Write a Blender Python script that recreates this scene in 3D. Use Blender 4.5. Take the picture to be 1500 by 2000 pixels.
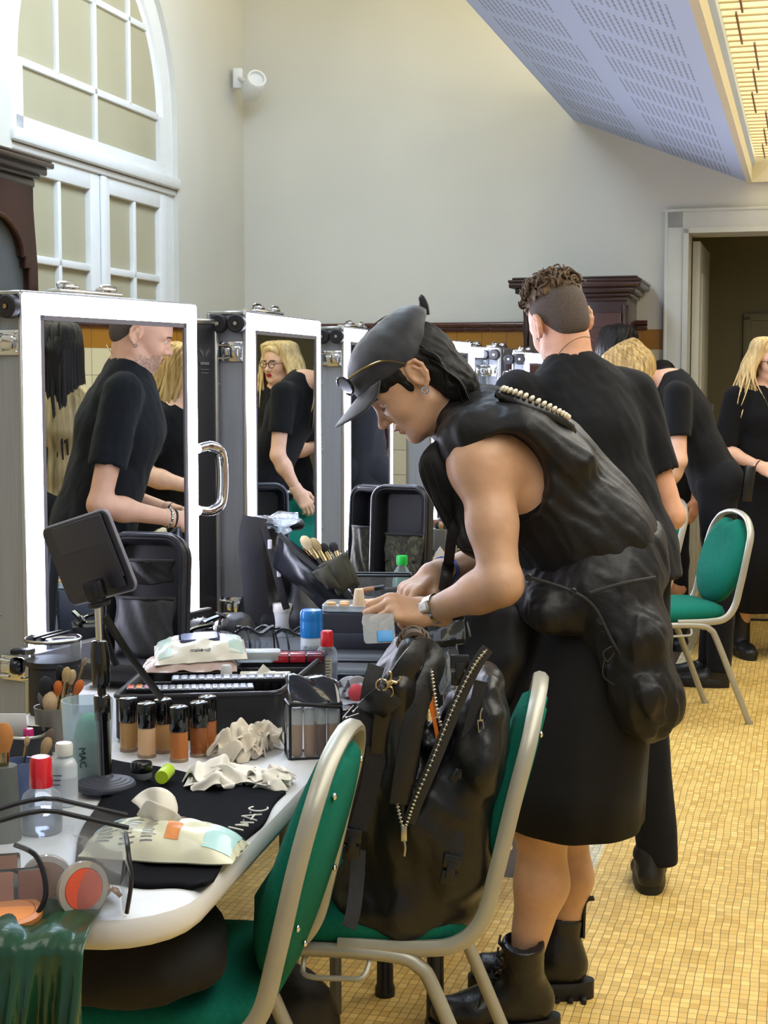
import bpy, bmesh, math, random
import numpy as np
from mathutils import Vector, Matrix, noise as mnoise
for _o in list(bpy.data.objects): bpy.data.objects.remove(_o)
SC = bpy.context.scene
COL = SC.collection
PI = math.pi
# ---------------------------------------------------------------- camera
FPX, PITCH, CZ = 3000.0, math.atan(250/3000), 1.45
cam = bpy.data.cameras.new('camera'); cam.sensor_fit = 'VERTICAL'; cam.sensor_height = 24; cam.lens = 36
cam.clip_start = .05; cam.clip_end = 60
camo = bpy.data.objects.new('camera', cam); COL.objects.link(camo)
camo.location = (0, 0, CZ); camo.rotation_euler = (PI/2-PITCH, 0, 0); SC.camera = camo
# ---------------------------------------------------------------- world, exposure
SC.view_settings.view_transform = 'Standard'; SC.view_settings.look = 'None'
SC.view_settings.exposure = 0.33; SC.view_settings.gamma = 1.0; SC.view_settings.use_curve_mapping = False
SC.cycles.use_denoising = True; SC.cycles.max_bounces = 10; SC.cycles.transparent_max_bounces = 24
SC.cycles.glossy_bounces = 6; SC.cycles.transmission_bounces = 8; SC.cycles.diffuse_bounces = 4
SC.cycles.sample_clamp_indirect = 6.0; SC.cycles.caustics_reflective = False; SC.cycles.caustics_refractive = False
W = bpy.data.worlds.new('world'); SC.world = W; W.use_nodes = True
W.node_tree.nodes['Background'].inputs[0].default_value = (.80, .88, 1.0, 1)
W.node_tree.nodes['Background'].inputs[1].default_value = 0.32
CORNER = Vector((-.864, 9.6, 0)); RROT = -math.radians(15.46)
def area(name, loc, rot, size, energy, color, spread=PI):
    l = bpy.data.lights.new(name, 'AREA'); l.shape = 'RECTANGLE'; l.size, l.size_y = size
    l.energy = energy; l.color = color; l.spread = spread
    o = bpy.data.objects.new(name, l); COL.objects.link(o); o.location = loc; o.rotation_euler = rot
    return o
def RW(x, y, z=0):
    c, s = math.cos(RROT), math.sin(RROT)
    return Vector((CORNER.x + c*x - s*y, CORNER.y + s*x + c*y, z))
# warm cove lamps lying on top of the sloped ceiling panel, shining at the upper walls
area('cove_light', RW(2.35, -4.2, 3.25), (PI, math.radians(-20), RROT), (.3, 8.0), 55, (1.0, .88, .60))
# fluorescent room lamp under the ceiling on the camera's side of the room
area('room_light', RW(2.0, -8.6, 3.9), (0, 0, RROT), (3.0, 2.0), 42, (.97, .98, 1.0))
area('wall_fill', RW(1.35, -3.7, 3.75), (0, math.radians(20), RROT), (.9, 4.6), 98, (.60, .78, 1.0))  # added cool fill to brighten the walls, no such lamp seen
area('louvre_light', RW(3.9, -5.0, 2.60), (0, math.radians(-8), RROT), (1.5, 7.6), 80, (.90, .95, 1.0))
# ---------------------------------------------------------------- pixel -> place
_cp, _sp = math.cos(PITCH), math.sin(PITCH)
def ray(px, py):
    a, b = (px-750)/FPX, (1000-py)/FPX
    d = Vector((a, _cp + b*_sp, -_sp + b*_cp))
    return d/d.y
def P(px, py, D): return Vector((0, 0, CZ)) + ray(px, py)*D
def G(px, py, z):
    r = ray(px, py); return Vector((0, 0, CZ)) + r*((z-CZ)/r.z)
# ---------------------------------------------------------------- materials
def lin(h):
    if isinstance(h, str):
        h = h.lstrip('#'); c = [int(h[i:i+2], 16)/255 for i in (0, 2, 4)]
    else: c = list(h)
    return tuple(x/12.92 if x <= .04045 else ((x+.055)/1.055)**2.4 for x in c) + (1,)
MATS = {}
class NT:
    def __init__(s, name):
        s.m = bpy.data.materials.new(name); s.m.use_nodes = True; s.t = s.m.node_tree; s.n = s.t.nodes
        s.b = s.n['Principled BSDF']; s.out = s.n['Material Output']
    def N(s, typ, **kw):
        n = s.n.new(typ)
        for k, v in kw.items():
            if k.startswith('i_'): n.inputs[k[2:].replace('_', ' ')].default_value = v
            elif k.startswith('n_'): n.inputs[int(k[2:])].default_value = v
            else: setattr(n, k, v)
        return n
    def L(s, a, b): s.t.links.new(a, b)
    def ramp(s, fac, stops):
        r = s.N('ShaderNodeValToRGB'); e = r.color_ramp.elements
        while len(e) < len(stops): e.new(.5)
        for i, (p, c) in enumerate(stops): e[i].position = p; e[i].color = c
        s.L(fac, r.inputs[0]); return r.outputs[0]
def mat(name, col, rough=.5, metal=0, var=.12, vscale=18, bump=0, bscale=200, stretch=None, sheen=0, coat=0, trans=0, alpha=1, sss=0, emit=None, estr=0, spec=.5, ior=1.45):
    if name in MATS: return MATS[name]
    t = NT(name); b = t.b; c = lin(col)
    tc = t.N('ShaderNodeTexCoord'); src = tc.outputs['Object']
    if stretch:
        mp = t.N('ShaderNodeMapping'); mp.inputs['Scale'].default_value = stretch; t.L(src, mp.inputs[0]); src = mp.outputs[0]
    if var:
        nz = t.N('ShaderNodeTexNoise'); nz.inputs['Scale'].default_value = vscale; nz.inputs['Detail'].default_value = 3; t.L(src, nz.inputs[0])
        lo = tuple(x*(1-var) for x in c[:3])+(1,); hi = tuple(min(1, x*(1+var)) for x in c[:3])+(1,)
        t.L(t.ramp(nz.outputs[0], [(.3, lo), (.7, hi)]), b.inputs['Base Color'])
    else: b.inputs['Base Color'].default_value = c
    b.inputs['Roughness'].default_value = rough; b.inputs['Metallic'].default_value = metal
    b.inputs['Sheen Weight'].default_value = sheen; b.inputs['Coat Weight'].default_value = coat
    b.inputs['Transmission Weight'].default_value = trans; b.inputs['Alpha'].default_value = alpha
    b.inputs['Specular IOR Level'].default_value = spec; b.inputs['IOR'].default_value = ior
    if sss:
        b.inputs['Subsurface Weight'].default_value = sss; b.inputs['Subsurface Radius'].default_value = (1, .35, .2); b.inputs['Subsurface Scale'].default_value = .006
    if bump:
        n2 = t.N('ShaderNodeTexNoise'); n2.inputs['Scale'].default_value = bscale; n2.inputs['Detail'].default_value = 4; t.L(src, n2.inputs[0])
        bp = t.N('ShaderNodeBump'); bp.inputs['Strength'].default_value = bump; bp.inputs['Distance'].default_value = .004
        t.L(n2.outputs[0], bp.inputs['Height']); t.L(bp.outputs[0], b.inputs['Normal'])
    if emit: b.inputs['Emission Color'].default_value = lin(emit); b.inputs['Emission Strength'].default_value = estr
    MATS[name] = t.m; return t.m
def clear(name, tint='#ffffff', opac=.10, rough=.06, spec=1.0):
    """thin clear plastic or glass: a see-through film with a glossy coat"""
    if name in MATS: return MATS[name]
    t = NT(name); c = lin(tint)
    tr = t.N('ShaderNodeBsdfTransparent'); tr.inputs[0].default_value = c
    fr = t.N('ShaderNodeLayerWeight'); fr.inputs[0].default_value = .35
    t.b.inputs['Base Color'].default_value = c; t.b.inputs['Roughness'].default_value = rough; t.b.inputs['Specular IOR Level'].default_value = spec
    nz = t.N('ShaderNodeTexNoise'); nz.inputs['Scale'].default_value = 14; bp = t.N('ShaderNodeBump'); bp.inputs['Strength'].default_value = .25; bp.inputs['Distance'].default_value = .01
    tc = t.N('ShaderNodeTexCoord'); t.L(tc.outputs['Object'], nz.inputs[0]); t.L(nz.outputs[0], bp.inputs['Height']); t.L(bp.outputs[0], t.b.inputs['Normal'])
    ad = t.N('ShaderNodeMath', operation='MULTIPLY_ADD'); ad.inputs[1].default_value = .55; ad.inputs[2].default_value = opac; t.L(fr.outputs['Fresnel'], ad.inputs[0])
    mx = t.N('ShaderNodeMixShader'); t.L(ad.outputs[0], mx.inputs[0]); t.L(tr.outputs[0], mx.inputs[1]); t.L(t.b.outputs[0], mx.inputs[2])
    t.L(mx.outputs[0], t.out.inputs[0]); MATS[name] = t.m; return t.m
def glow(name, col, s):
    if name in MATS: return MATS[name]
    t = NT(name); e = t.N('ShaderNodeEmission'); e.inputs[0].default_value = lin(col); e.inputs[1].default_value = s
    t.L(e.outputs[0], t.out.inputs[0]); MATS[name] = t.m; return t.m
# ---------------------------------------------------------------- meshes
def rotz(a): return Matrix.Rotation(a, 4, 'Z')
def frame(o, xa, za):
    """matrix with origin o, x axis xa, z axis close to za"""
    x = Vector(xa).normalized(); z = Vector(za); y = z.cross(x).normalized(); z = x.cross(y).normalized()
    m = Matrix((x, y, z)).transposed().to_4x4(); m.translation = Vector(o); return m
def along(a, b, up=(0, 0, 1)):
    """matrix with origin a and z axis towards b"""
    z = (Vector(b)-Vector(a)).normalized(); u = Vector(up)
    if abs(z.dot(u)) > .98: u = Vector((1, 0, 0)) if abs(z.x) < .9 else Vector((0, 1, 0))
    x = u.cross(z).normalized(); y = z.cross(x)
    m = Matrix((x, y, z)).transposed().to_4x4(); m.translation = Vector(a); return m
class MB:
    def __init__(s, M=None): s.v = []; s.f = []; s.M = M or Matrix()
    def add(s, vs, fs, M=None):
        m = s.M @ M if M is not None else s.M
        b = len(s.v); s.v += [m @ Vector(p) for p in vs]; s.f += [tuple(b+i for i in f) for f in fs]; return s
    def bm(s, bm, M=None):
        bm.verts.ensure_lookup_table(); bm.verts.index_update()
        s.add([v.co.copy() for v in bm.verts], [[v.index for v in f.verts] for f in bm.faces], M); bm.free(); return s
    def box(s, c, d, r=0, seg=2, M=None):
        b = bmesh.new(); bmesh.ops.create_cube(b, size=1)
        for v in b.verts: v.co = Vector((v.co.x*d[0], v.co.y*d[1], v.co.z*d[2]))
        if r > 0:
            bmesh.ops.bevel(b, geom=b.edges[:], offset=min(r, min(d)*.49), segments=seg, profile=.5, affect='EDGES')
        for v in b.verts: v.co += Vector(c)
        return s.bm(b, M)
    def loft(s, rings, closed=True, caps=True, loop=False, M=None):
        n = len(rings[0]); vs = [p for r in rings for p in r]; fs = []
        k = len(rings)
        for i in range(k if loop else k-1):
            a, b = i*n, ((i+1) % k)*n
            for j in range(n if closed else n-1):
                j2 = (j+1) % n; fs.append((a+j, a+j2, b+j2, b+j))
        if caps and closed and not loop:
            fs.append(tuple(range(n-1, -1, -1))); fs.append(tuple((k-1)*n+j for j in range(n)))
        return s.add(vs, fs, M)
    def lathe(s, prof, n=24, M=None, caps=True, sx=1, sy=1):
        return s.loft([[(r*math.cos(2*PI*j/n)*sx, r*math.sin(2*PI*j/n)*sy, z) for j in range(n)] for r, z in prof], caps=caps, M=M)
    def tube(s, path, r, n=8, closed=False, w=1, up=None, caps=True, M=None, sq=False):
        """sweep; r number or list; w = width factor of the cross-section along the side axis"""
        pts = [Vector(p) for p in path]; k = len(pts); rings = []
        R = r if isinstance(r, (list, tuple)) else [r]*k
        prev = None
        for i, p in enumerate(pts):
            if closed: t = pts[(i+1) % k]-pts[i-1]
            else: t = pts[min(i+1, k-1)]-pts[max(i-1, 0)]
            t = t.normalized() if t.length > 1e-9 else Vector((0, 0, 1))
            if up is not None: a = Vector(up)
            elif prev is None: a = Vector((0, 0, 1)) if abs(t.z) < .9 else Vector((1, 0, 0))
            else: a = prev
            side = t.cross(a)
            side = side.normalized() if side.length > 1e-6 else Vector((1, 0, 0))
            nn = side.cross(t).normalized(); prev = nn
            ring = []
            for j in range(n):
                an = 2*PI*(j+.5)/n; ca, sa = math.cos(an), math.sin(an)
                if sq: q = max(abs(ca), abs(sa)); ca, sa = ca/q, sa/q
                ring.append(p + side*(ca*R[i]*w) + nn*(sa*R[i]))
            rings.append(ring)
        return s.loft(rings, caps=caps, loop=closed, M=M)
    def cyl(s, a, b, r, r2=None, n=20):
        m = along(a, b); L = (Vector(b)-Vector(a)).length; r2 = r if r2 is None else r2
        return s.lathe([(r, 0), (r2, L)], n, M=m)
    def ell(s, c, r, n=16, m=10, M=None):
        rings = []
        for i in range(1, m):
            th = PI*i/m; rings.append([(c[0]+r[0]*math.sin(th)*math.cos(2*PI*j/n), c[1]+r[1]*math.sin(th)*math.sin(2*PI*j/n), c[2]-r[2]*math.cos(th)) for j in range(n)])
        vs = [p for q in rings for p in q]; b = len(vs); vs += [(c[0], c[1], c[2]-r[2]), (c[0], c[1], c[2]+r[2])]; fs = []
        for i in range(len(rings)-1):
            for j in range(n): j2 = (j+1) % n; fs.append((i*n+j, i*n+j2, (i+1)*n+j2, (i+1)*n+j))
        for j in range(n): j2 = (j+1) % n; fs.append((j2, j, b)); fs.append(((len(rings)-1)*n+j, (len(rings)-1)*n+j2, b+1))
        return s.add(vs, fs, M)
    def sheet(s, fn, nu, nv, M=None):
        vs = [fn(i/(nu-1), j/(nv-1)) for i in range(nu) for j in range(nv)]
        fs = [(i*nv+j, (i+1)*nv+j, (i+1)*nv+j+1, i*nv+j+1) for i in range(nu-1) for j in range(nv-1)]
        return s.add(vs, fs, M)
    def prism(s, poly, z0, z1, M=None):
        n = len(poly)
        return s.add([(x, y, z0) for x, y in poly]+[(x, y, z1) for x, y in poly],
                     [tuple(range(n-1, -1, -1)), tuple(range(n, 2*n))]+[(i, (i+1) % n, n+(i+1) % n, n+i) for i in range(n)], M)
    def build(s, name, m, parent=None, smooth=True, angle=40, solid=0, sub=0, bev=0, loc=None, rot=None, offs=0):
        me = bpy.data.meshes.new(name); me.from_pydata([tuple(v) for v in s.v], [], s.f); me.update()
        bmx = bmesh.new(); bmx.from_mesh(me); bmesh.ops.recalc_face_normals(bmx, faces=bmx.faces[:]); bmx.to_mesh(me); bmx.free()
        return link(name, me, m, parent, smooth, angle, solid, sub, bev, loc, rot, offs)
def link(name, me, m, parent=None, smooth=True, angle=40, solid=0, sub=0, bev=0, loc=None, rot=None, offs=0):
    o = bpy.data.objects.new(name, me); COL.objects.link(o)
    for mm in (m if isinstance(m, (list, tuple)) else [m]): me.materials.append(mm)
    if smooth:
        me.shade_smooth()
        if angle < 180: me.set_sharp_from_angle(angle=math.radians(angle))
    if parent is not None: o.parent = parent
    if loc is not None: o.location = loc
    if rot is not None: o.rotation_euler = rot if isinstance(rot, (tuple, list)) else (0, 0, rot)
    if solid: d = o.modifiers.new('s', 'SOLIDIFY'); d.thickness = solid; d.offset = offs
    if bev: d = o.modifiers.new('b', 'BEVEL'); d.width = bev; d.segments = 2; d.limit_method = 'ANGLE'
    if sub: d = o.modifiers.new('u', 'SUBSURF'); d.levels = sub; d.render_levels = sub
    return o
def tag(o, label, cat, group=None):
    o['label'] = label; o['category'] = cat
    if group: o['group'] = group
    return o
def thing(name, label, cat, loc=(0, 0, 0), rz=0, group=None, M=None):
    o = bpy.data.objects.new(name, None); COL.objects.link(o); o.empty_display_size = .05
    if M is not None: o.matrix_world = M
    else: o.location = loc; o.rotation_euler = (0, 0, rz)
    return tag(o, label, cat, group)
def struct(o): o['kind'] = 'structure'; return o
def dup(root, loc=None, rz=None, label=None, group=None, M=None):
    def cp(o, par):
        c = o.copy(); COL.objects.link(c)
        if par is not None: c.parent = par
        for ch in [q for q in ALL() if q.parent == o]: cp(ch, c)
        return c
    r = cp(root, None)
    if M is not None: r.matrix_world = M
    else:
        if loc is not None: r.location = loc
        if rz is not None: r.rotation_euler = (0, 0, rz)
    if label: r['label'] = label
    if group: r['group'] = group
    return r
def ALL(): return list(bpy.data.objects)
def text_mesh(txt, size, ext=.0006):
    c = bpy.data.curves.new('txt', 'FONT'); c.body = txt; c.size = size; c.extrude = ext; c.align_x = 'CENTER'; c.align_y = 'CENTER'; c.resolution_u = 3
    o = bpy.data.objects.new('txt', c); COL.objects.link(o); dg = bpy.context.evaluated_depsgraph_get(); dg.update()
    me = bpy.data.meshes.new_from_object(o.evaluated_get(dg)); vs = [v.co.copy() for v in me.vertices]; fs = [tuple(p.vertices) for p in me.polygons]
    bpy.data.objects.remove(o); bpy.data.curves.remove(c); bpy.data.meshes.remove(me); return vs, fs
def lerp(a, b, t): return a+(b-a)*t
def cr(pts, n=8, closed=False):
    """smooth curve through points (Catmull-Rom), n samples per span"""
    p = [Vector(q) for q in pts]; k = len(p); out = []
    for i in range(k if closed else k-1):
        a, b, c, d = (p[(i-1) % k], p[i], p[(i+1) % k], p[(i+2) % k]) if closed else (p[max(i-1, 0)], p[i], p[i+1], p[min(i+2, k-1)])
        for j in range(n):
            t = j/n; out.append(.5*((2*b)+(c-a)*t+(2*a-5*b+4*c-d)*t*t+(3*b-a-3*c+d)*t**3))
    if not closed: out.append(p[-1])
    return out
# ================================================================ THE ROOM
def room(name, mb, m, kind=True, **kw):
    o = mb.build(name, m, loc=CORNER, rot=RROT, **kw)
    if kind: o['kind'] = 'structure'
    return o
m_white = mat('white_paint', '#c9c6bb', .75, var=.03, vscale=1.3, bump=.04, bscale=60)
m_frame = mat('frame_paint', '#e2e4e6', .45, var=.02)
def wall_mat(name):
    """cream plaster above, dado of a dark rail, ochre course and cream square tiles below"""
    t = NT(name); tc = t.N('ShaderNodeTexCoord'); sp = t.N('ShaderNodeSeparateXYZ'); t.L(tc.outputs['Object'], sp.inputs[0])
    nz = t.N('ShaderNodeTexNoise'); nz.inputs['Scale'].default_value = 1.2; t.L(tc.outputs['Object'], nz.inputs[0])
    plaster = t.ramp(nz.outputs[0], [(.3, lin('#cbcac2')), (.7, lin('#d3d2ca'))])
    mp = t.N('ShaderNodeMapping'); mp.inputs['Rotation'].default_value = (PI/2, 0, 0); 
    ad = t.N('ShaderNodeMath', operation='ADD'); t.L(sp.outputs[0], ad.inputs[0]); t.L(sp.outputs[1], ad.inputs[1])
    cb = t.N('ShaderNodeCombineXYZ'); t.L(ad.outputs[0], cb.inputs[0]); t.L(sp.outputs[2], cb.inputs[1])
    br = t.N('ShaderNodeTexBrick'); br.offset = 0; br.inputs['Scale'].default_value = 1; br.inputs['Brick Width'].default_value = .15; br.inputs['Row Height'].default_value = .15
    br.inputs['Mortar Size'].default_value = .002; br.inputs['Color1'].default_value = lin('#d6cfb4'); br.inputs['Color2'].default_value = lin('#cbc4aa'); br.inputs['Mortar'].default_value = lin('#8a826c'); t.L(cb.outputs[0], br.inputs[0])
    b2 = t.N('ShaderNodeTexBrick'); b2.offset = 0; b2.inputs['Scale'].default_value = 1; b2.inputs['Brick Width'].default_value = .15; b2.inputs['Row Height'].default_value = .2
    b2.inputs['Mortar Size'].default_value = .002; b2.inputs['Color1'].default_value = lin('#a9762a'); b2.inputs['Color2'].default_value = lin('#9a6a22'); b2.inputs['Mortar'].default_value = lin('#6a5030'); t.L(cb.outputs[0], b2.inputs[0])
    def step(z):
        g = t.N('ShaderNodeMath', operation='GREATER_THAN'); g.inputs[1].default_value = z; t.L(sp.outputs[2], g.inputs[0]); return g.outputs[0]
    def mix(f, a, b):
        x = t.N('ShaderNodeMix', data_type='RGBA'); t.L(f, x.inputs[0]); t.L(a, x.inputs[6]); t.L(b, x.inputs[7]); return x.outputs[2]
    c = mix(step(1.65), br.outputs[0], b2.outputs[0]); c = mix(step(1.765), c, plaster)
    t.L(c, t.b.inputs['Base Color'])
    r = t.N('ShaderNodeMath', operation='MULTIPLY_ADD'); r.inputs[1].default_value = .5; r.inputs[2].default_value = .25; t.L(step(1.765), r.inputs[0]); t.L(r.outputs[0], t.b.inputs['Roughness'])
    return t.m
m_wall = wall_mat('plaster_and_tile_wall')
RX, RY, RZ = 5.6, -10.6, 4.7      # room: x 0..5.6 along the back wall, y 0..-10.6 towards the camera and past it
# ---- floor: small yellow mosaic with a dark band and a cream line
def floor_mat():
    t = NT('yellow_mosaic'); tc = t.N('ShaderNodeTexCoord'); sp = t.N('ShaderNodeSeparateXYZ')
    dn = t.N('ShaderNodeTexNoise'); dn.inputs['Scale'].default_value = 5; t.L(tc.outputs['Object'], dn.inputs[0])
    vm = t.N('ShaderNodeVectorMath', operation='MULTIPLY_ADD'); vm.inputs[1].default_value = (.016, .016, 0); t.L(dn.outputs[1], vm.inputs[0]); t.L(tc.outputs['Object'], vm.inputs[2])
    t.L(tc.outputs['Object'], sp.inputs[0])
    def brick(c1, c2, mo, bias=0):
        br = t.N('ShaderNodeTexBrick'); br.offset = 0; br.inputs['Scale'].default_value = 1; br.inputs['Brick Width'].default_value = .0215; br.inputs['Row Height'].default_value = .029
        br.inputs['Mortar Size'].default_value = .0011; br.inputs['Mortar Smooth'].default_value = .3; br.inputs['Bias'].default_value = bias
        br.inputs['Color1'].default_value = lin(c1); br.inputs['Color2'].default_value = lin(c2); br.inputs['Mortar'].default_value = lin(mo); t.L(vm.outputs[0], br.inputs[0]); return br
    y = brick('#e6c678', '#d3ac5c', '#7d6834'); d = brick('#5b4c42', '#4b4038', '#40362e'); w = brick('#d9d2b8', '#c9c2a6', '#8a8066')
    nz = t.N('ShaderNodeTexNoise'); nz.inputs['Scale'].default_value = 2.2; nz.inputs['Detail'].default_value = 5; t.L(tc.outputs['Object'], nz.inputs[0])
    v = t.N('ShaderNodeTexWhiteNoise'); v.noise_dimensions = '2D'; sn = t.N('ShaderNodeVectorMath', operation='SNAP'); sn.inputs[1].default_value = (.0215, .029, 1); t.L(vm.outputs[0], sn.inputs[0]); t.L(sn.outputs[0], v.inputs[0])
    def between(o, a, b):
        g = t.N('ShaderNodeMath', operation='GREATER_THAN'); g.inputs[1].default_value = a; t.L(o, g.inputs[0])
        l = t.N('ShaderNodeMath', operation='LESS_THAN'); l.inputs[1].default_value = b; t.L(o, l.inputs[0])
        q = t.N('ShaderNodeMath', operation='MULTIPLY'); t.L(g.outputs[0], q.inputs[0]); t.L(l.outputs[0], q.inputs[1]); return q.outputs[0]
    def mul(a, b):
        q = t.N('ShaderNodeMath', operation='MULTIPLY'); t.L(a, q.inputs[0]); t.L(b, q.inputs[1]); return q.outputs[0]
    def mix(f, a, b, blend='MIX', fv=None):
        x = t.N('ShaderNodeMix', data_type='RGBA', blend_type=blend)
        if fv is None: t.L(f, x.inputs[0])
        else: x.inputs[0].default_value = fv
        t.L(a, x.inputs[6]); t.L(b, x.inputs[7]); return x.outputs[2]
    far = between(sp.outputs[1], -4.66, 5)
    c = mix(mul(between(sp.outputs[0], 2.33, 2.75), far), y.outputs[0], d.outputs[0])
    c = mix(mul(between(sp.outputs[0], 2.75, 2.80), far), c, w.outputs[0])
    c = mix(None, c, t.ramp(v.outputs[0], [(0, (.80, .80, .80, 1)), (.55, (1, 1, 1, 1)), (1, (1.12, 1.14, 1.2, 1))]), 'MULTIPLY', .8)
    c = mix(None, c, t.ramp(nz.outputs[0], [(.3, (.86, .82, .76, 1)), (.6, (1, 1, 1, 1))]), 'MULTIPLY', .7)
    jl = between(sp.outputs[1], -4.668, -4.66)
    t.L(c, t.b.inputs['Base Color']); t.b.inputs['Roughness'].default_value = .42
    bp = t.N('ShaderNodeBump'); bp.inputs['Strength'].default_value = .3; bp.inputs['Distance'].default_value = .001; bp.invert = True; t.L(y.outputs[1], bp.inputs['Height']); t.L(bp.outputs[0], t.b.inputs['Normal'])
    return t.m
room('floor', MB().box(((RX-.3)/2, RY/2, -.05), (RX+1.2, -RY+5.0, .1)), floor_mat())
# ---- walls
def arch_poly(x0, x1, z0, zs, n=24):
    """outline in (y, z): a rectangle with a round top"""
    c, r = (x0+x1)/2, (x1-x0)/2
    return [(x0, z0)]+[(x1, z0)]+[(c+r*math.cos(PI*i/n), zs+r*math.sin(PI*i/n)) for i in range(n+1)]
def wall_with_arch():
    """left wall as a thick slab with the arched opening left out"""
    mb = MB(); y0, y1, zs, n = -2.87, -1.03, 2.89, 24; c, r = (y0+y1)/2, (y1-y0)/2; t = -.25
    mb.box((t/2, (RY+y0)/2, RZ/2), (.25, y0-RY, RZ)); mb.box((t/2, (y1+.25)/2, RZ/2), (.25, .25-y1, RZ))
    vs, fs = [], []
    for x in (0, t):
        for i in range(n+1):
            a = PI*i/n; vs.append((x, c+r*math.cos(a), zs+r*math.sin(a)))
        for i in range(n+1): vs.append((x, c+r*math.cos(PI*i/n), RZ))
    k = n+1
    for i in range(n):
        fs += [(i, i+1, k+i+1, k+i), (2*k+i+1, 2*k+i, 3*k+i, 3*k+i+1), (i+1, i, 2*k+i, 2*k+i+1)]
    mb.add(vs, fs); return mb
room('wall_left', wall_with_arch(), m_wall, angle=30)
DX0, DX1, DZ = 2.68, 4.45, 2.33       # doorway in the back wall
mb = MB(); mb.box((DX0/2-.125, .125, RZ/2), (DX0+.25, .25, RZ)); mb.box(((DX1+RX)/2, .125, RZ/2), (RX-DX1, .25, RZ)); mb.box(((DX0+DX1)/2, .125, (DZ+RZ)/2), (DX1-DX0, .25, RZ-DZ))
room('wall_back', mb, m_wall, smooth=False)
room('wall_right', MB().box((RX+.1, RY/2, RZ/2), (.2, -RY+.5, RZ)), m_wall, smooth=False)
room('ceiling', MB().box((RX/2, RY/2, RZ+.05), (RX+.4, -RY+.4, .1)), mat('ceiling_paint', '#d2cdb8', .8, var=.02), smooth=False)
# dado rail of dark glazed tiles along the walls
m_rail = mat('dark_rail_tile', '#4a2520', .22, var=.25, vscale=9, coat=.4)
def rail(L):
    mb = MB(); n = int(L/.155)
    for i in range(n):
        x = i*.155
        mb.tube([(x+.001, 0, 0), (x+.153, 0, 0)], .017, 10); mb.box((x+.077, .004, -.03), (.153, .018, .016), .004, 1)
    return mb
o = rail(2.62).build('trim_1', m_rail, loc=RW(0, -.012, 1.80), rot=RROT); struct(o)
o = rail(1.0).build('trim_2', m_rail, loc=RW(.012, -.99, 1.80), rot=RROT+PI/2); struct(o)
o = rail(7.0).build('trim_3', m_rail, loc=RW(.012, -10.2, 1.80), rot=RROT+PI/2); struct(o)
o = rail(9.5).build('trim_4', m_rail, loc=RW(RX-.012, -9.6, 1.80), rot=RROT+PI/2); struct(o)
# ---- arched French window in the left wall (local: y along the wall)
m_pane = mat('frosted_pane', '#aea88e', .35, var=.05, vscale=2, spec=.4)
def window():
    y0, y1, zs = -2.87, -1.03, 2.89; c, r = (y0+y1)/2, (y1-y0)/2
    fr = MB(); X = -.06
    # arched outer frame
    pts = [(X, c+(r-.07)*math.cos(PI*i/28), zs+(r-.07)*math.sin(PI*i/28)) for i in range(29)]
    rings = []
    for i in range(29):
        a = PI*i/28
        rings.append([(X+dx, c+(r-d)*math.cos(a), zs+(r-d)*math.sin(a)) for dx, d in ((-.03, 0), (.03, 0), (.03, .12), (.015, .13), (.0, .165), (-.03, .165))])
    fr.loft(rings)
    for y in (y0, y1):
        s = 1 if y == y0 else -1
        fr.box((X, y+s*.0825, (2.58+zs)/2), (.06, .165, zs-2.58)); fr.box((X, y+s*.04, 1.27), (.06, .08, 2.54))
    fr.box((X, c, 2.61), (.06, y1-y0-.2, .07))
    fr.box((X+.03, c, 2.548), (.10, y1-y0+.02, .06), .012); fr.box((X+.015, c, 2.50), (.07, y1-y0, .03), .008)
    w = .018
    ri = r-.16
    fr.box((X+.005, c, (2.63+zs+ri)/2), (.035, .036, zs+ri-2.63), .006)
    fr.box((X+.005, c, zs), (.035, 2*ri, .036), .006); fr.box((X+.005, c, 3.33), (.035, 2*math.sqrt(ri*ri-.44**2), .034), .006)
    for s in (-1, 1):
        y = c+s*.40; top = zs+math.sqrt(ri*ri-.16); fr.box((X+.005, y, (zs+top)/2), (.035, .03, top-zs), .006)
    root = fr.build('window_1', m_frame, loc=CORNER, rot=RROT, angle=30); struct(root)
    g = MB().prism(arch_poly(y0+.1, y1-.1, 2.6, zs), -.004, .004, M=Matrix(((0, 0, 1, X), (1, 0, 0, 0), (0, 1, 0, 0), (0, 0, 0, 1))))
    g.build('pane', m_pane, root)
    for s in (-1, 1):                      # two glazed leaves
        lf = MB(); a, b = (y0+.085, c-.004) if s < 0 else (c+.004, y1-.085)
        st = .105
        for (p, q) in ((a, a+st), (b-st, b)): lf.box((X+.01, (p+q)/2, 1.25), (.05, q-p, 2.46), .006)
        for z0, z1 in ((2.40, 2.485), (.02, .75)): lf.box((X+.01, (a+b)/2, (z0+z1)/2), (.048, b-a-.02, z1-z0), .005)
        lf.box((X+.012, (a+b)/2, 1.6), (.035, .034, 1.7), .006)
        for z in (2.02, 1.63, 1.2): lf.box((X+.012, (a+b)/2, z), (.035, b-a-.15, .036), .006)
        if s > 0: lf.box((X+.04, a+.02, 1.25), (.02, .055, 2.46), .006)
        l = lf.build('window_leaf', m_frame, root)
        MB().box((X, (a+b)/2, 1.58), (.008, b-a-.12, 1.72)).build('pane', m_pane, l)
window()
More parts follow.
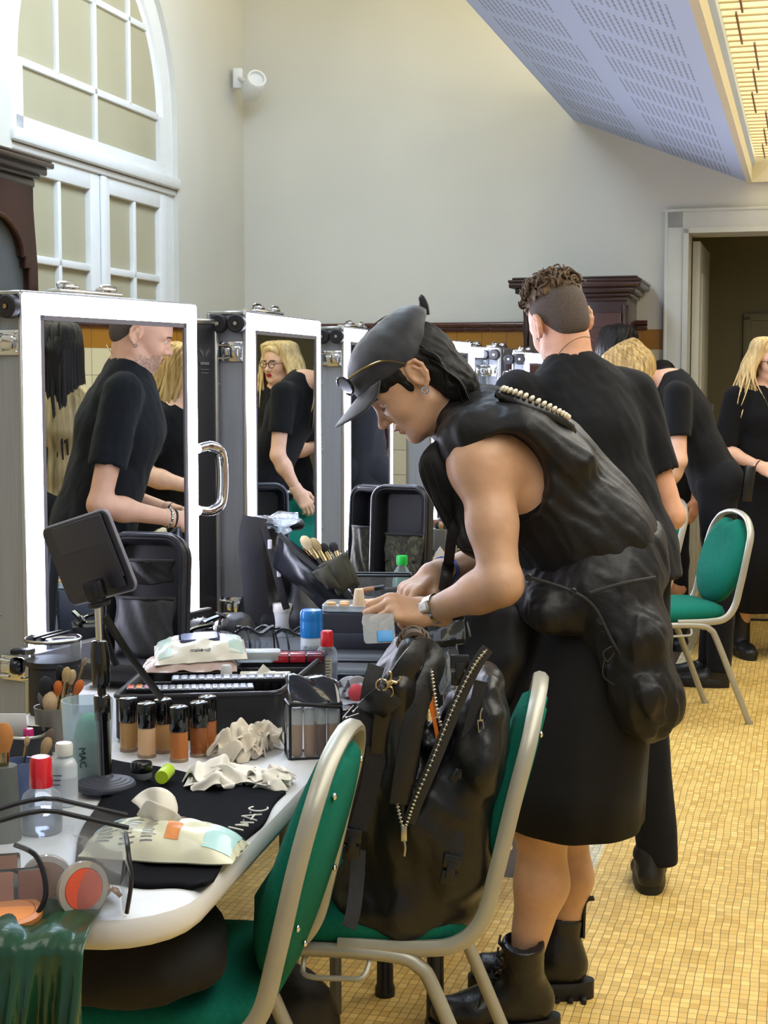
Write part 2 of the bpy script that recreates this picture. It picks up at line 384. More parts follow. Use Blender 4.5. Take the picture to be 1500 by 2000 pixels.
# ---- sloped ceiling panel with rows of slots
def slot_mat():
    t = NT('perforated_plaster'); tc = t.N('ShaderNodeTexCoord'); sp = t.N('ShaderNodeSeparateXYZ'); t.L(tc.outputs['Object'], sp.inputs[0])
    def M_(op, a, b=None, c=None):
        n = t.N('ShaderNodeMath', operation=op)
        for i, q in enumerate((a, b, c)):
            if q is None: continue
            if isinstance(q, (int, float)): n.inputs[i].default_value = q
            else: t.L(q, n.inputs[i])
        return n.outputs[0]
    x, y = sp.outputs[0], sp.outputs[1]
    fx = M_('FRACT', M_('MULTIPLY', x, 1/.026)); slot = M_('LESS_THAN', fx, .36)
    fy = M_('FRACT', M_('MULTIPLY', y, 1/.46)); by = M_('MULTIPLY', M_('GREATER_THAN', fy, .10), M_('LESS_THAN', fy, .86))
    dash = M_('LESS_THAN', M_('FRACT', M_('MULTIPLY', y, 1/.058)), .82)
    bx = M_('ADD', M_('MULTIPLY', M_('GREATER_THAN', x, .07), M_('LESS_THAN', x, .46)), M_('MULTIPLY', M_('GREATER_THAN', x, .56), M_('LESS_THAN', x, .97)))
    k = M_('MULTIPLY', M_('MULTIPLY', slot, by), M_('MULTIPLY', bx, dash))
    mx = t.N('ShaderNodeMix', data_type='RGBA'); t.L(k, mx.inputs[0]); mx.inputs[6].default_value = lin('#b0c0e0'); mx.inputs[7].default_value = lin('#868da6')  # blue of the mirrors' cool light is put into the panel colour
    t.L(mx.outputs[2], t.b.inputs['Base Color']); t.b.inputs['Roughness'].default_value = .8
    bp = t.N('ShaderNodeBump'); bp.invert = True; bp.inputs['Strength'].default_value = .6; bp.inputs['Distance'].default_value = .004; t.L(k, bp.inputs['Height']); t.L(bp.outputs[0], t.b.inputs['Normal'])
    return t.m
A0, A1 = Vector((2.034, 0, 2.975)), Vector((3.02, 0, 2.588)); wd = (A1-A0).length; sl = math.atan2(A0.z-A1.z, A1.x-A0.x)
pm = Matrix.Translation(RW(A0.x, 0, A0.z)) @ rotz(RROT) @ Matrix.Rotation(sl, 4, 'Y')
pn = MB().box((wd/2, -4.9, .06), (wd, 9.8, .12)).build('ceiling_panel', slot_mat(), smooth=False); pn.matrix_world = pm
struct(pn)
# ---- luminous louvre between the panels
def louvre():
    x0, x1, L = 3.05, 4.75, 8.6
    t = thing('louvred_ceiling_light', 'long recessed ceiling light of warm glowing panes behind a thin slatted grid', 'ceiling light', RW(0, 0, 0), RROT)
    m_f = mat('warm_white_metal', '#dcd5be', .5, var=.02)
    fr = MB()
    fr.box((x0-.015, -L/2, 2.66), (.03, L, .16)); fr.box((x1+.015, -L/2, 2.66), (.03, L, .16)); fr.box(((x0+x1)/2, -.02, 2.66), (x1-x0, .03, .16))
    fr.build('frame', m_f, t)
    MB().box(((x0+x1)/2, -L/2, 2.86), (x1-x0-.02, L-.02, .02)).build('diffuser', glow('warm_diffuser', '#fff3d2', 2.9), t)
    sl = MB()
    k = int(L/.1)
    for i in range(k): sl.box(((x0+x1)/2, -.09-i*.1, 2.735), (x1-x0-.04, .005, .045))
    lp = MB()
    for i in range(k): lp.box(((x0+x1)/2, -.092-i*.1, 2.7115), (x1-x0-.04, .008, .005))
    lp.build('slat_lips', mat('tan_slat_lip', '#bda67c', .5, var=.05), t, smooth=False)
    sl.build('slats', mat('ivory_slat', '#f0e9cc', .5, var=.03), t, smooth=False)
    dv = MB(); m_d = mat('bronze_divider', '#9a7a70', .5, var=.05)
    for i in range(int(L/.5)):
        for j in range(int((x1-x0)/.125)): dv.box((x0+.07+j*.125+(i % 3)*.022, -.05-.5*i-.25, 2.710), (.007, .49, .010))
    dv.build('dividers', m_d, t, smooth=False)
louvre()
o = MB().box((4.85+.4, -4.9, 2.70), (.75, 9.8, .12)).build('ceiling_panel_2', mat('panel_paint', '#c3c6d2', .8, var=.02), loc=CORNER, rot=RROT, smooth=False); o.name = 'ceiling_flat'; struct(o)
# ---- doorway, the dim room beyond, and its open white leaf
dr = MB(); m_cas = mat('casing_paint', '#c9cbc6', .5, var=.02)
for x in (DX0, DX1): 
    s = -1 if x == DX0 else 1
    dr.box((x+s*.055, -.015, (DZ+.10)/2), (.11, .05, DZ+.10), .008); dr.box((x+s*.10, -.03, (DZ+.11)/2), (.02, .03, DZ+.11), .006)
    dr.box((x-s*.012, .1, DZ/2), (.03, .3, DZ))
dr.box(((DX0+DX1)/2, -.015, DZ+.05), (DX1-DX0+.2, .05, .1), .008); dr.box(((DX0+DX1)/2, -.03, DZ+.105), (DX1-DX0+.24, .03, .02), .006)
dr.box(((DX0+DX1)/2, .1, DZ-.01), (DX1-DX0, .3, .03))
d = room('door_1', dr, m_cas, angle=30)
lf = MB(); lf.box((DX0+.055, .62, DZ/2-.02), (.045, .86, DZ-.06), .006)
for z0, z1 in ((.2, .95), (1.1, 2.1)): lf.box((DX0+.08, .62, (z0+z1)/2), (.012, .6, z1-z0), .005)
lfo = lf.build('door_leaf', m_cas, d, angle=30)
hd = MB(); hd.tube([(DX0+.08, .97, 1.32), (DX0+.12, .97, 1.32), (DX0+.12, .97, 1.20), (DX0+.08, .97, 1.20)], .006); hd.build('handle', mat('steel', '#c4c6c8', .25, 1, var=.03), lfo)
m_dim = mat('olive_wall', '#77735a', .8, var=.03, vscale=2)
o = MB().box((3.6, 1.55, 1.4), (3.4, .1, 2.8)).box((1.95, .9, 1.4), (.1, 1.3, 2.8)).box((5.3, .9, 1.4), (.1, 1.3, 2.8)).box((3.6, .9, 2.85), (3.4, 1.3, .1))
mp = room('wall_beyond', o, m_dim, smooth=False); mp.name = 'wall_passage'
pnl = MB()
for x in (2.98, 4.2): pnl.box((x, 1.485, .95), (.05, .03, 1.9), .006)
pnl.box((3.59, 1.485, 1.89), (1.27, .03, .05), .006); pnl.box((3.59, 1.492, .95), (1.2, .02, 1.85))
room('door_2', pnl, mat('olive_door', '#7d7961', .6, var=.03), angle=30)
bb = MB().box((3.75, .85, 2.55), (.9, .05, .5), M=Matrix.Translation((.75, 0, .1)) @ Matrix.Translation((3.75, 0, 2.55)) @ Matrix.Rotation(math.radians(42), 4, 'Y') @ Matrix.Translation((-3.75, 0, -2.55)))
room('ceiling_slope', bb, m_white, smooth=False)
# baseboards
o = MB().box((1.3, -.012, .06), (2.4, .024, .12), .006); room('baseboard_back', o, m_rail)
# ---- little white wall fitting high in the corner
fp = P(497, 172, 9.35)
t = thing('wall_spotlight', 'small white swivelling spotlight high on the plaster near the corner', 'spotlight', fp)
b = MB(); b.box((-.10, .03, .06), (.06, .06, .12), .01); b.tube([(-.09, 0, .06), (-.06, -.04, .04), (-.02, -.06, .0)], .012); b.build('bracket', m_frame, t)
b = MB(); b.lathe([(.0, -.085), (.052, -.085), (.062, -.07), (.062, .075), (.055, .085), (.045, .085), (.042, .06), (0, .055)], 24, M=Matrix.Translation((.0, -.07, 0)) @ Matrix.Rotation(math.radians(40), 4, 'Y') @ Matrix.Rotation(math.radians(60), 4, 'X')); b.build('lamp_head', m_frame, t)
# ================================================================ FURNITURE
m_alu = mat('aluminium_panel', '#969ca6', .45, .15, var=.10, vscale=6, stretch=(40, 40, .6))
m_aluedge = mat('aluminium_edge', '#b9bcbe', .3, .9, var=.03)
m_chrome = mat('chrome', '#d8dade', .12, 1, var=.04)
m_black = mat('black_plastic', '#16171b', .35, var=.1)
m_rubber = mat('black_rubber', '#1b1b1f', .6, var=.1)
m_blackpanel = mat('black_laminate', '#1d1f28', .45, var=.06)
m_led = glow('led_strip', '#e6e8ff', 26)
m_mirror = mat('mirror_glass', '#d4dcda', .008, 1, var=0)
def latch(parent, M, flip=1):
    b = MB(M); b.box((0, 0, .003), (.075, .06, .006), .004); b.box((.012, 0, .012), (.034, .034, .016), .006); b.box((-.012, 0, .014), (.03, .022, .012), .004)
    for x in (-.03, .03):
        for y in (-.023, .023): b.ell((x, y, .006), (.005, .005, .003), 8, 5)
    o = b.build('latch', m_chrome, parent)
    lp = MB(M); lp.tube(cr([(.0, .018, .017), (-.05, .02, .017), (-.068, .012, .015), (-.068, -.012, .015), (-.05, -.02, .017), (0, -.018, .017)], 5), .0035, 8); lp.build('wire_loop', m_chrome, o)
def station(name, label, pxl, D, theta, w, top=1.662, lit=True, lid=False, depth=.115, bottom=.80, detail=True, z0=.70):
    x = (pxl-750)/FPX*D
    t = thing(name, label, 'make-up mirror case', (x, D, 0), PI/2-theta, 'lit make-up mirror cases along the tables')
    b = MB()
    b.box((w/2, depth/2+.012, (z0+top)/2), (w, depth, top-z0), .004, 1)
    b.build('case_body', m_alu, t)
    e = MB()
    for xx in (0, w):
        for yy in (.012, depth+.012): e.box((xx, yy, (z0+top)/2), (.012, .012, top-z0), .003, 1)
    for zz in (z0, top):
        for yy in (.012, depth+.012): e.box((w/2, yy, zz), (w, .012, .012), .003, 1)
        for xx in (0, w): e.box((xx, depth/2+.012, zz), (.012, depth, .012), .003, 1)
    e.build('edge_trim', m_aluedge, t)
    s = .05; k = MB()
    for (c, d) in (((s/2, .006, (bottom+top)/2), (s, .014, top-bottom)), ((w-s/2, .006, (bottom+top)/2), (s, .014, top-bottom)), ((w/2, .006, top-s/2), (w-2*s, .014, s))):
        k.box(c, d, .004, 1)
    k.build('led_frame' if lit else 'mirror_frame', m_led if lit else m_aluedge, t)
    g = MB(); i = s+.0; r = .012
    g.box((i+r/2, .004, (bottom+top-s)/2), (r, .014, top-s-bottom)); g.box((w-i-r/2, .004, (bottom+top-s)/2), (r, .014, top-s-bottom)); g.box((w/2, .004, top-s-r/2), (w-2*i, .014, r))
    g.box((w/2, -.002, bottom-.01), (w, .03, .05), .003)
    g.build('inner_bezel', mat('grey_bezel', '#8e90a4', .4, .3, var=.03), t)
    MB().box((w/2, .004, (bottom+top-s)/2), (w-2*i-.02, .008, top-s-bottom)).build('mirror', m_mirror, t, smooth=False)
    for yy in (.030, .088):
        wh = MB(Matrix.Translation((-.006, yy, top-.032)) @ Matrix.Rotation(-PI/2, 4, 'Y')); wh.lathe([(0, 0), (.022, 0), (.028, .004), (.028, .022), (.024, .026), (.009, .026), (.009, .024), (0, .024)], 24)
        wo = wh.build('caster_wheel', m_rubber, t)
        MB(Matrix.Translation((-.006, yy, top-.032)) @ Matrix.Rotation(-PI/2, 4, 'Y')).lathe([(0, .024), (.007, .024), (.006, .028), (0, .028)], 12).build('hub', m_chrome, wo)
    Ms = lambda z: Matrix(((0, 0, -1, -.002), (-1, 0, 0, .052), (0, 1, 0, z), (0, 0, 0, 1)))
    latch(t, Ms(top-.115)); latch(t, Ms(.775))
    h = MB()
    h.box((w*.42, .06, top+.012), (.24, .055, .016), .005); h.box((w*.42-.07, .05, top+.024), (.05, .03, .014), .005); h.box((w*.42+.07, .05, top+.024), (.05, .03, .014), .005)
    for q in (-.08, .08): h.tube(cr([(w*.42+q-.025, .05, top+.02), (w*.42+q-.025, .05, top+.034), (w*.42+q+.025, .05, top+.034), (w*.42+q+.025, .05, top+.02)], 4), .004, 6)
    h.build('top_hinge', m_chrome, t)
    if detail:
        for z in (.9, 1.2, 1.45): MB().ell((-.002, .095, z), (.003, .0035, .0035), 8, 5).build('rivet', m_aluedge, t)
    for xx in (.03, w-.03):
        for yy in (.03, depth-.01): MB().cyl((xx, yy, 0), (xx, yy, z0), .014, n=10).build('leg', m_aluedge, t)
    return t
st = station('makeup_mirror_case', 'big lit mirror case nearest the camera, reflecting a man in a dark T-shirt', 53, 3.60, math.radians(29.6), .67, z0=.08)
# chrome carrying handle on the far side of the first case, and its text plate
hb = MB(); hb.tube(cr([(.672, .004, 1.275), (.72, .002, 1.28), (.765, 0, 1.265), (.78, 0, 1.225), (.78, 0, 1.155), (.765, 0, 1.115), (.72, .002, 1.10), (.672, .004, 1.105)], 6), [.014]*6+[.016]*30+[.014]*7, 12)
hb.v = hb.v; hb.build('carry_handle', m_chrome, st)
pl = MB().box((.585, -.028, .805), (.17, .012, .062), .003).build('name_plate', m_blackpanel, st)
v, f = text_mesh('BossMak', .036); tm = Matrix.Translation((.585, -.0345, .808)) @ Matrix.Rotation(PI/2, 4, 'X'); MB().add(v, f, tm).build('lettering', mat('white_print', '#e6e6ea', .5, var=.02), pl, smooth=False)
MB().box((.585, -.029, .838), (.178, .016, .006), .002).box((.585, -.029, .772), (.178, .016, .006), .002).build('plate_edge', m_aluedge, pl)
s2 = station('makeup_mirror_case', 'lit mirror case reflecting a blonde woman in glasses', 487, 4.62, math.radians(16.1), .68)
s3 = station('makeup_mirror_case', 'lit mirror case partly hidden behind the dark cap', 676, 5.87, math.radians(15.8), .67)
s4 = station('makeup_mirror_case', 'lit mirror case just behind the nape of the person in the cap', 846, 7.2, math.radians(20), .6, top=1.655)
s5 = station('makeup_mirror_case', 'narrow lit mirror case with dark glass above the black vest', 920, 7.9, math.radians(20), .45, top=1.638, detail=False, depth=.06)
s6 = station('makeup_mirror_case', 'unlit grey framed mirror case between two lit ones', 977, 8.1, math.radians(20), .34, top=1.635, lit=False, detail=False, depth=.06)
s7 = station('makeup_mirror_case', 'lit mirror case beside the neck of the curly-haired man', 1027, 8.0, math.radians(20), .40, top=1.61, detail=False, depth=.06)
# black lid panel leaning behind the first case
a, b = P(352, 750, 4.50), P(425, 750, 4.62); ang = math.atan2(b.y-a.y, b.x-a.x); Lw = math.hypot(b.x-a.x, b.y-a.y)+.0
t = thing('case_lid', 'tall black case lid with silver edge and winged emblem behind the nearest mirror', 'case lid', (a.x-.12*math.cos(ang), a.y-.12*math.sin(ang), 0), ang)
L2 = Lw+.12
MB().box((L2/2, .02, .83), (L2, .03, 1.60), .004).build('panel', m_blackpanel, t)
e = MB(); e.box((L2, .02, .83), (.016, .04, 1.62), .004); e.box((L2/2, .02, 1.635), (L2, .04, .016), .004); e.build('edge_trim', m_aluedge, t)
em = MB(Matrix.Translation((L2-.05, .003, 1.545)) @ Matrix.Rotation(PI/2, 4, 'X'))
for s in (-1, 1):
    for k in range(3): em.add([(s*.004, -.012+k*.006, 0), (s*(.024-k*.005), .012+k*.001, 0), (s*(.02-k*.005), .004+k*.002, 0), (s*.004, -.016+k*.006, 0)], [(0, 1, 2, 3)])
em.box((0, -.034, 0), (.036, .008, .001)).box((0, -.052, 0), (.036, .002, .001)).box((0, -.062, 0), (.03, .002, .001))
em.build('emblem', mat('silver_print', '#7d808c', .4, .5, var=.02), t, smooth=False)
# ---- tables
TDIR = math.radians(11.07)
m_tab = mat('white_plastic_table', '#cbccd0', .38, var=.04, vscale=8, bump=.05, bscale=500)
m_leg = mat('grey_tube', '#6c6e70', .4, .7, var=.05)
def round_rect(x0, y0, x1, y1, r, n=6):
    out = []
    for cx, cy, a in ((x1-r, y0+r, -PI/2), (x1-r, y1-r, 0), (x0+r, y1-r, PI/2), (x0+r, y0+r, PI)):
        out += [(cx+r*math.cos(a+PI/2*i/n), cy+r*math.sin(a+PI/2*i/n)) for i in range(n+1)]
    return out
TW, TL, TH = .74, 1.83, .74
def table(name, label, cx, cy, L=TL, mtop=m_tab, TW=TW):
    """origin: corner nearest camera on the chair side; local +y along the table, -x across it"""
    t = thing(name, label, 'table', (cx, cy, 0), -TDIR, 'folding tables in a row')
    prof = [(.012, TH-.046), (.004, TH-.040), (0, TH-.03), (0, TH-.012), (.004, TH-.003), (.014, TH)]
    b = MB(); b.loft([[(x, y, z) for x, y in round_rect(-TW+d, d, -d, L-d, .13-d)] for d, z in prof])
    b.build('tabletop', mtop, t, angle=35)
    for y in (.35, L-.35):
        lg = MB()
        for x in (-.12, -TW+.12): lg.tube([(x, y, TH-.05), (x, y, .02), (x, y-.0, 0)], .014, 10)
        lg.tube([(-.12, y, .18), (-TW+.12, y, .18)], .010, 8); lg.build('leg_frame', m_leg, t)
    return t
c1 = Vector((-.041, 3.18, 0)) - Vector((math.sin(TDIR), math.cos(TDIR), 0))*1.235
T1 = table('folding_table', 'long white plastic folding table with rounded corner covered in make-up', c1.x, c1.y)
c2 = c1 + Vector((math.sin(TDIR), math.cos(TDIR), 0))*(TL+.01)
T2 = table('folding_table', 'second folding table in the row, under dark trays behind the forearms', c2.x, c2.y, TW=.55, mtop=mat('dark_tabletop', '#5d5e62', .5, var=.05))
c3 = c2 + Vector((math.sin(TDIR), math.cos(TDIR), 0))*(TL+.01)
T3 = table('folding_table', 'farthest folding table in the row, behind the man with curly hair', c3.x, c3.y, TW=.46, mtop=mat('dark_tabletop', '#5d5e62', .5, var=.05))
# ---- banquet chairs
m_cf = mat('silver_chair_frame', '#a3a196', .36, .3, var=.06, vscale=12)
m_teal = mat('teal_upholstery', '#0f6252', .9, var=.10, vscale=120, bump=.25, bscale=900, spec=.15)
def chair(label):
    t = thing('banquet_chair', label, 'chair', group='silver framed banquet chairs with teal upholstery')
    fr = MB()
    hoop = []
    zr, R = .445, 0
    side = lambda s: cr([(s*.205, -.06, zr), (s*.205, .08, zr), (s*.205, .155, zr+.012), (s*.203, .20, zr+.06), (s*.203, .225, zr+.15), (s*.200, .255, zr+.28), (s*.186, .277, zr+.367), (s*.13, .289, zr+.424), (s*.06, .294, zr+.446)], 5)
    path = side(1)+[Vector((0, .295, zr+.451))]+side(-1)[::-1]
    fr.tube(path, .0145, 8, w=.72, sq=True)
    h = fr.build('back_frame', m_cf, t, angle=50)
    for s in (-1, 1):
        lg = MB(); lg.tube(cr([(s*.222, -.245, 0), (s*.215, -.215, .30), (s*.21, -.20, .40), (s*.207, -.165, .432), (s*.207, -.10, .436), (s*.207, .03, .432), (s*.209, .085, .415), (s*.212, .125, .35), (s*.222, .27, 0)], 6), .0125, 8, sq=True)
        lg.tube([(s*.222, -.2455, 0), (s*.222, -.2455, .012)], .016, 8); lg.tube([(s*.222, .27, 0), (s*.222, .27, .012)], .016, 8)
        lg.build('leg', m_cf, t, angle=50)
    br = MB(); br.tube([(-.207, -.12, .425), (.207, -.12, .425)], .009, 8); br.tube([(-.207, .06, .42), (.207, .06, .42)], .009, 8)
    br.tube(cr([(.20, .0, .43), (.235, -.01, .40), (.235, -.05, .395), (.235, -.10, .395), (.225, -.12, .40), (.2, -.12, .425)], 4), .005, 6)
    br.build('crossbar', m_cf, t)
    # seat cushion
    st_ = MB(); rings = []
    for d, z in ((.012, .445), (.0, .455), (-.004, .475), (.004, .495), (.03, .508), (.09, .515)):
        rings.append([(x*(1-.06*max(0, (y+.0)/.4)), y, z+.004*math.sin(y*9)) for x, y in round_rect(-.205+d, -.225+d, .205-d, .185-d, .09-d*.5)])
    st_.loft(rings); st_.build('seat', m_teal, t, angle=60)
    # backrest pad, an egg outline inside the hoop with a small notch at the top
    def outline(k):
        a = 2*PI*k/48; c, s_ = math.cos(a), math.sin(a)
        x = .186*c*(1-.06*s_*abs(s_)); z = .688+.188*s_
        if s_ > .955: z -= .030*(s_-.955)/.045
        return x, z
    yb = lambda z: .222+(z-.595)*.26 if z > .5 else .2
    pad = MB(); rings = []
    for sc, dy in ((.93, .016), (1.0, .006), (1.02, -.012), (.97, -.032), (.80, -.046), (.4, -.052)):
        rings.append([((x*sc), yb(z)+dy, .70+(z-.70)*sc) for x, z in (outline(k) for k in range(48))])
    pad.loft(rings); pad.build('backrest', m_teal, t, angle=70)
    for x, z in ((-.15, .62), (.15, .62), (-.12, .82), (.12, .82), (0, .54)): MB().ell((x, yb(z)+.018, z), (.006, .004, .006), 10, 6).build('screw', m_chrome, t)
    return t
CH1 = chair('teal banquet chair tucked against the white table, its backrest seen from behind')
CH1.location = (-.352, 2.475, 0); CH1.rotation_euler = (0, 0, math.radians(-99))
CH2 = dup(CH1, (.0015, 2.884, 0), math.radians(-97), 'teal banquet chair carrying the open black backpack on its seat')
CH3 = dup(CH1, (1.25, 6.63, 0), math.radians(-77), 'empty teal banquet chair standing beside the bending blonde woman')
CH4 = dup(CH1, (1.12, 7.32, 0), math.radians(-88), 'teal banquet chair mostly hidden behind the curly-haired man')
# ---- dark glazed cabinet against the left wall (local: x along its front, front faces -y)
m_wood = mat('mahogany', '#3a2018', .3, var=.35, vscale=5, stretch=(1, 1, .12), coat=.3)
m_wood2 = mat('dark_mahogany', '#2c1710', .3, var=.3, vscale=6, stretch=(.2, 1, 1), coat=.3)
m_glass = clear('cabinet_glass', '#c8cdd0', .06)
cw, cd_, chh = 1.5, .46, 2.30
p0 = RW(.5, -3.62, 0)
t = thing('glazed_cabinet', 'old mahogany cabinet with arched glass door beside the arched window', 'cabinet', p0, RROT+PI/2)
# local x runs along +room y (away from camera); so the body spans x -cw..0, front faces -y (into the room)
b = MB(); b.box((-cw/2, cd_-.01, 1.13), (cw, .02, 2.2)); b.box((-.012, cd_/2, 1.13), (.024, cd_, 2.2)); b.box((-cw+.012, cd_/2, 1.13), (.024, cd_, 2.2)); b.box((-cw/2, cd_/2, .45), (cw, cd_, .9)); b.box((-cw/2, cd_/2, 2.2), (cw, cd_, .03))
b.build('body', m_wood2, t)
b = MB()
for d, z, h in ((.00, 2.215, .03), (.015, 2.24, .02), (.035, 2.262, .03), (.055, 2.285, .022), (.05, 2.303, .014)): b.box((-cw/2, cd_/2-.01, z), (cw+2*d, cd_+2*d, h), .006)
b.build('cornice', m_wood2, t)
for i, (xa, xb) in enumerate(((-.75, -.0), (-1.5, -.75))):
    fr = MB(); x0, x1 = xa+.01, xb-.01; ar = []
    xc, r, zs = (x0+x1)/2, (x1-x0)/2-.10, 1.95
    # door frame with an arched, stepped head cut out
    inner = [(x0+.075, .95), (x0+.075, zs-.06), (x0+.105, zs-.06), (x0+.105, zs-.02)]
    n = 14; r = (x1-x0)/2-.125
    arc = [(xc-r*math.cos(PI*k/n), zs-.02+r*.62*math.sin(PI*k/n)) for k in range(n+1)]
    inner += arc + [(x1-.105, zs-.02), (x1-.105, zs-.06), (x1-.075, zs-.06), (x1-.075, .95)]
    outer = []
    for (x, z) in inner:
        if z < zs-.03: outer.append((x0 if x < xc else x1, z))
        else: outer.append((x0+(x-inner[0][0])/(inner[-1][0]-inner[0][0])*(x1-x0), 2.2))
    k = len(inner); vs = []
    for y in (-.02, .005):
        vs += [(x, y, z) for x, z in inner]+[(x, y, z) for x, z in outer]
    fs = []
    for j in range(k-1):
        fs += [(j, j+1, k+j+1, k+j), (2*k+j+1, 2*k+j, 3*k+j, 3*k+j+1), (j+1, j, 2*k+j, 2*k+j+1)]
    fr.add(vs, fs); fr.box(((x0+x1)/2, -.0075, .925), (x1-x0, .025, .06))
    fr.tube([(x, -.024, z) for x, z in inner], .010, 8, caps=True)
    dr_ = fr.build('door', m_wood, t, angle=35)
    MB().box((xc, .0, 1.5), (x1-x0-.12, .004, 1.2)).build('glass_pane', m_glass, dr_)
b = MB(); 
for z in (1.80, 1.40): b.box((-cw/2, cd_/2, z), (cw-.05, cd_-.06, .022), .003)
b.build('shelf', mat('shelf_wood', '#9a7a48', .5, var=.2, stretch=(.2, 1, 1)), t)
m_cer = mat('blue_grey_ceramic', '#8fa6b4', .18, var=.08, coat=.5)
tp = RW(.33, -3.92, 1.811)
t = thing('teapot', 'pale blue ceramic teapot on the shelf inside the glazed cabinet', 'teapot', tp, RROT+PI/2)
MB().lathe([(0, 0), (.035, 0), (.038, .006), (.062, .03), (.068, .055), (.055, .082), (.034, .094), (0, .094)], 24).build('body', m_cer, t)
b = MB(); b.lathe([(.036, .094), (.03, .104), (.008, .11), (.006, .116), (.011, .124), (0, .132)], 20); b.build('lid', m_cer, t)
b = MB(); b.tube(cr([(.055, 0, .075), (.092, 0, .085), (.10, 0, .055), (.085, 0, .03), (.062, 0, .032)], 5), .006, 8); b.build('handle', m_cer, t)
b = MB(); b.tube(cr([(-.055, 0, .035), (-.085, 0, .05), (-.10, 0, .085), (-.112, 0, .095)], 5), [.014]*6+[.009]*10, 8); b.build('spout', m_cer, t)
# ---- wardrobe against the back wall
ww, wdp, wh = .57, .48, 2.03
t = thing('wardrobe', 'dark wooden wardrobe with heavy cornice against the back wall', 'wardrobe', RW(1.846+ww/2, -.5, 0), RROT)
b = MB(); b.box((0, wdp/2, .97), (ww, wdp, 1.9), .004); b.build('body', m_wood2, t)
b = MB()
for d, z, h in ((.0, 1.915, .03), (.02, 1.938, .024), (.045, 1.965, .034), (.075, 1.993, .03), (.08, 2.015, .016), (.06, 2.03, .014)): b.box((0, wdp/2-d/2-.005, z), (ww+2*d, wdp+d, h), .007)
b.build('cornice', m_wood2, t)
b = MB(); b.box((0, -.008, 1.03), (ww-.06, .02, 1.62), .004); b.box((0, -.022, 1.45), (ww-.22, .014, .62), .012); b.box((0, -.022, .65), (ww-.22, .014, .7), .012)
d = b.build('door', m_wood, t, angle=30)
b = MB(); b.ell((ww/2-.05, -.035, 1.1), (.014, .018, .014), 12, 8); b.build('knob', mat('brass', '#a5813f', .3, 1, var=.08), d)
b = MB()
for s in (-1, 1): b.lathe([(.012, .9), (.02, .93), (.013, .98), (.016, 1.3), (.013, 1.7), (.022, 1.76), (.014, 1.8), (.02, 1.88)], 14, M=Matrix.Translation((s*(ww/2-.012), -.006, 0)))
b.build('turned_columns', m_wood2, t)
b = MB(); b.box((0, wdp/2, .04), (ww+.03, wdp+.02, .08), .008); b.build('plinth', m_wood2, t)
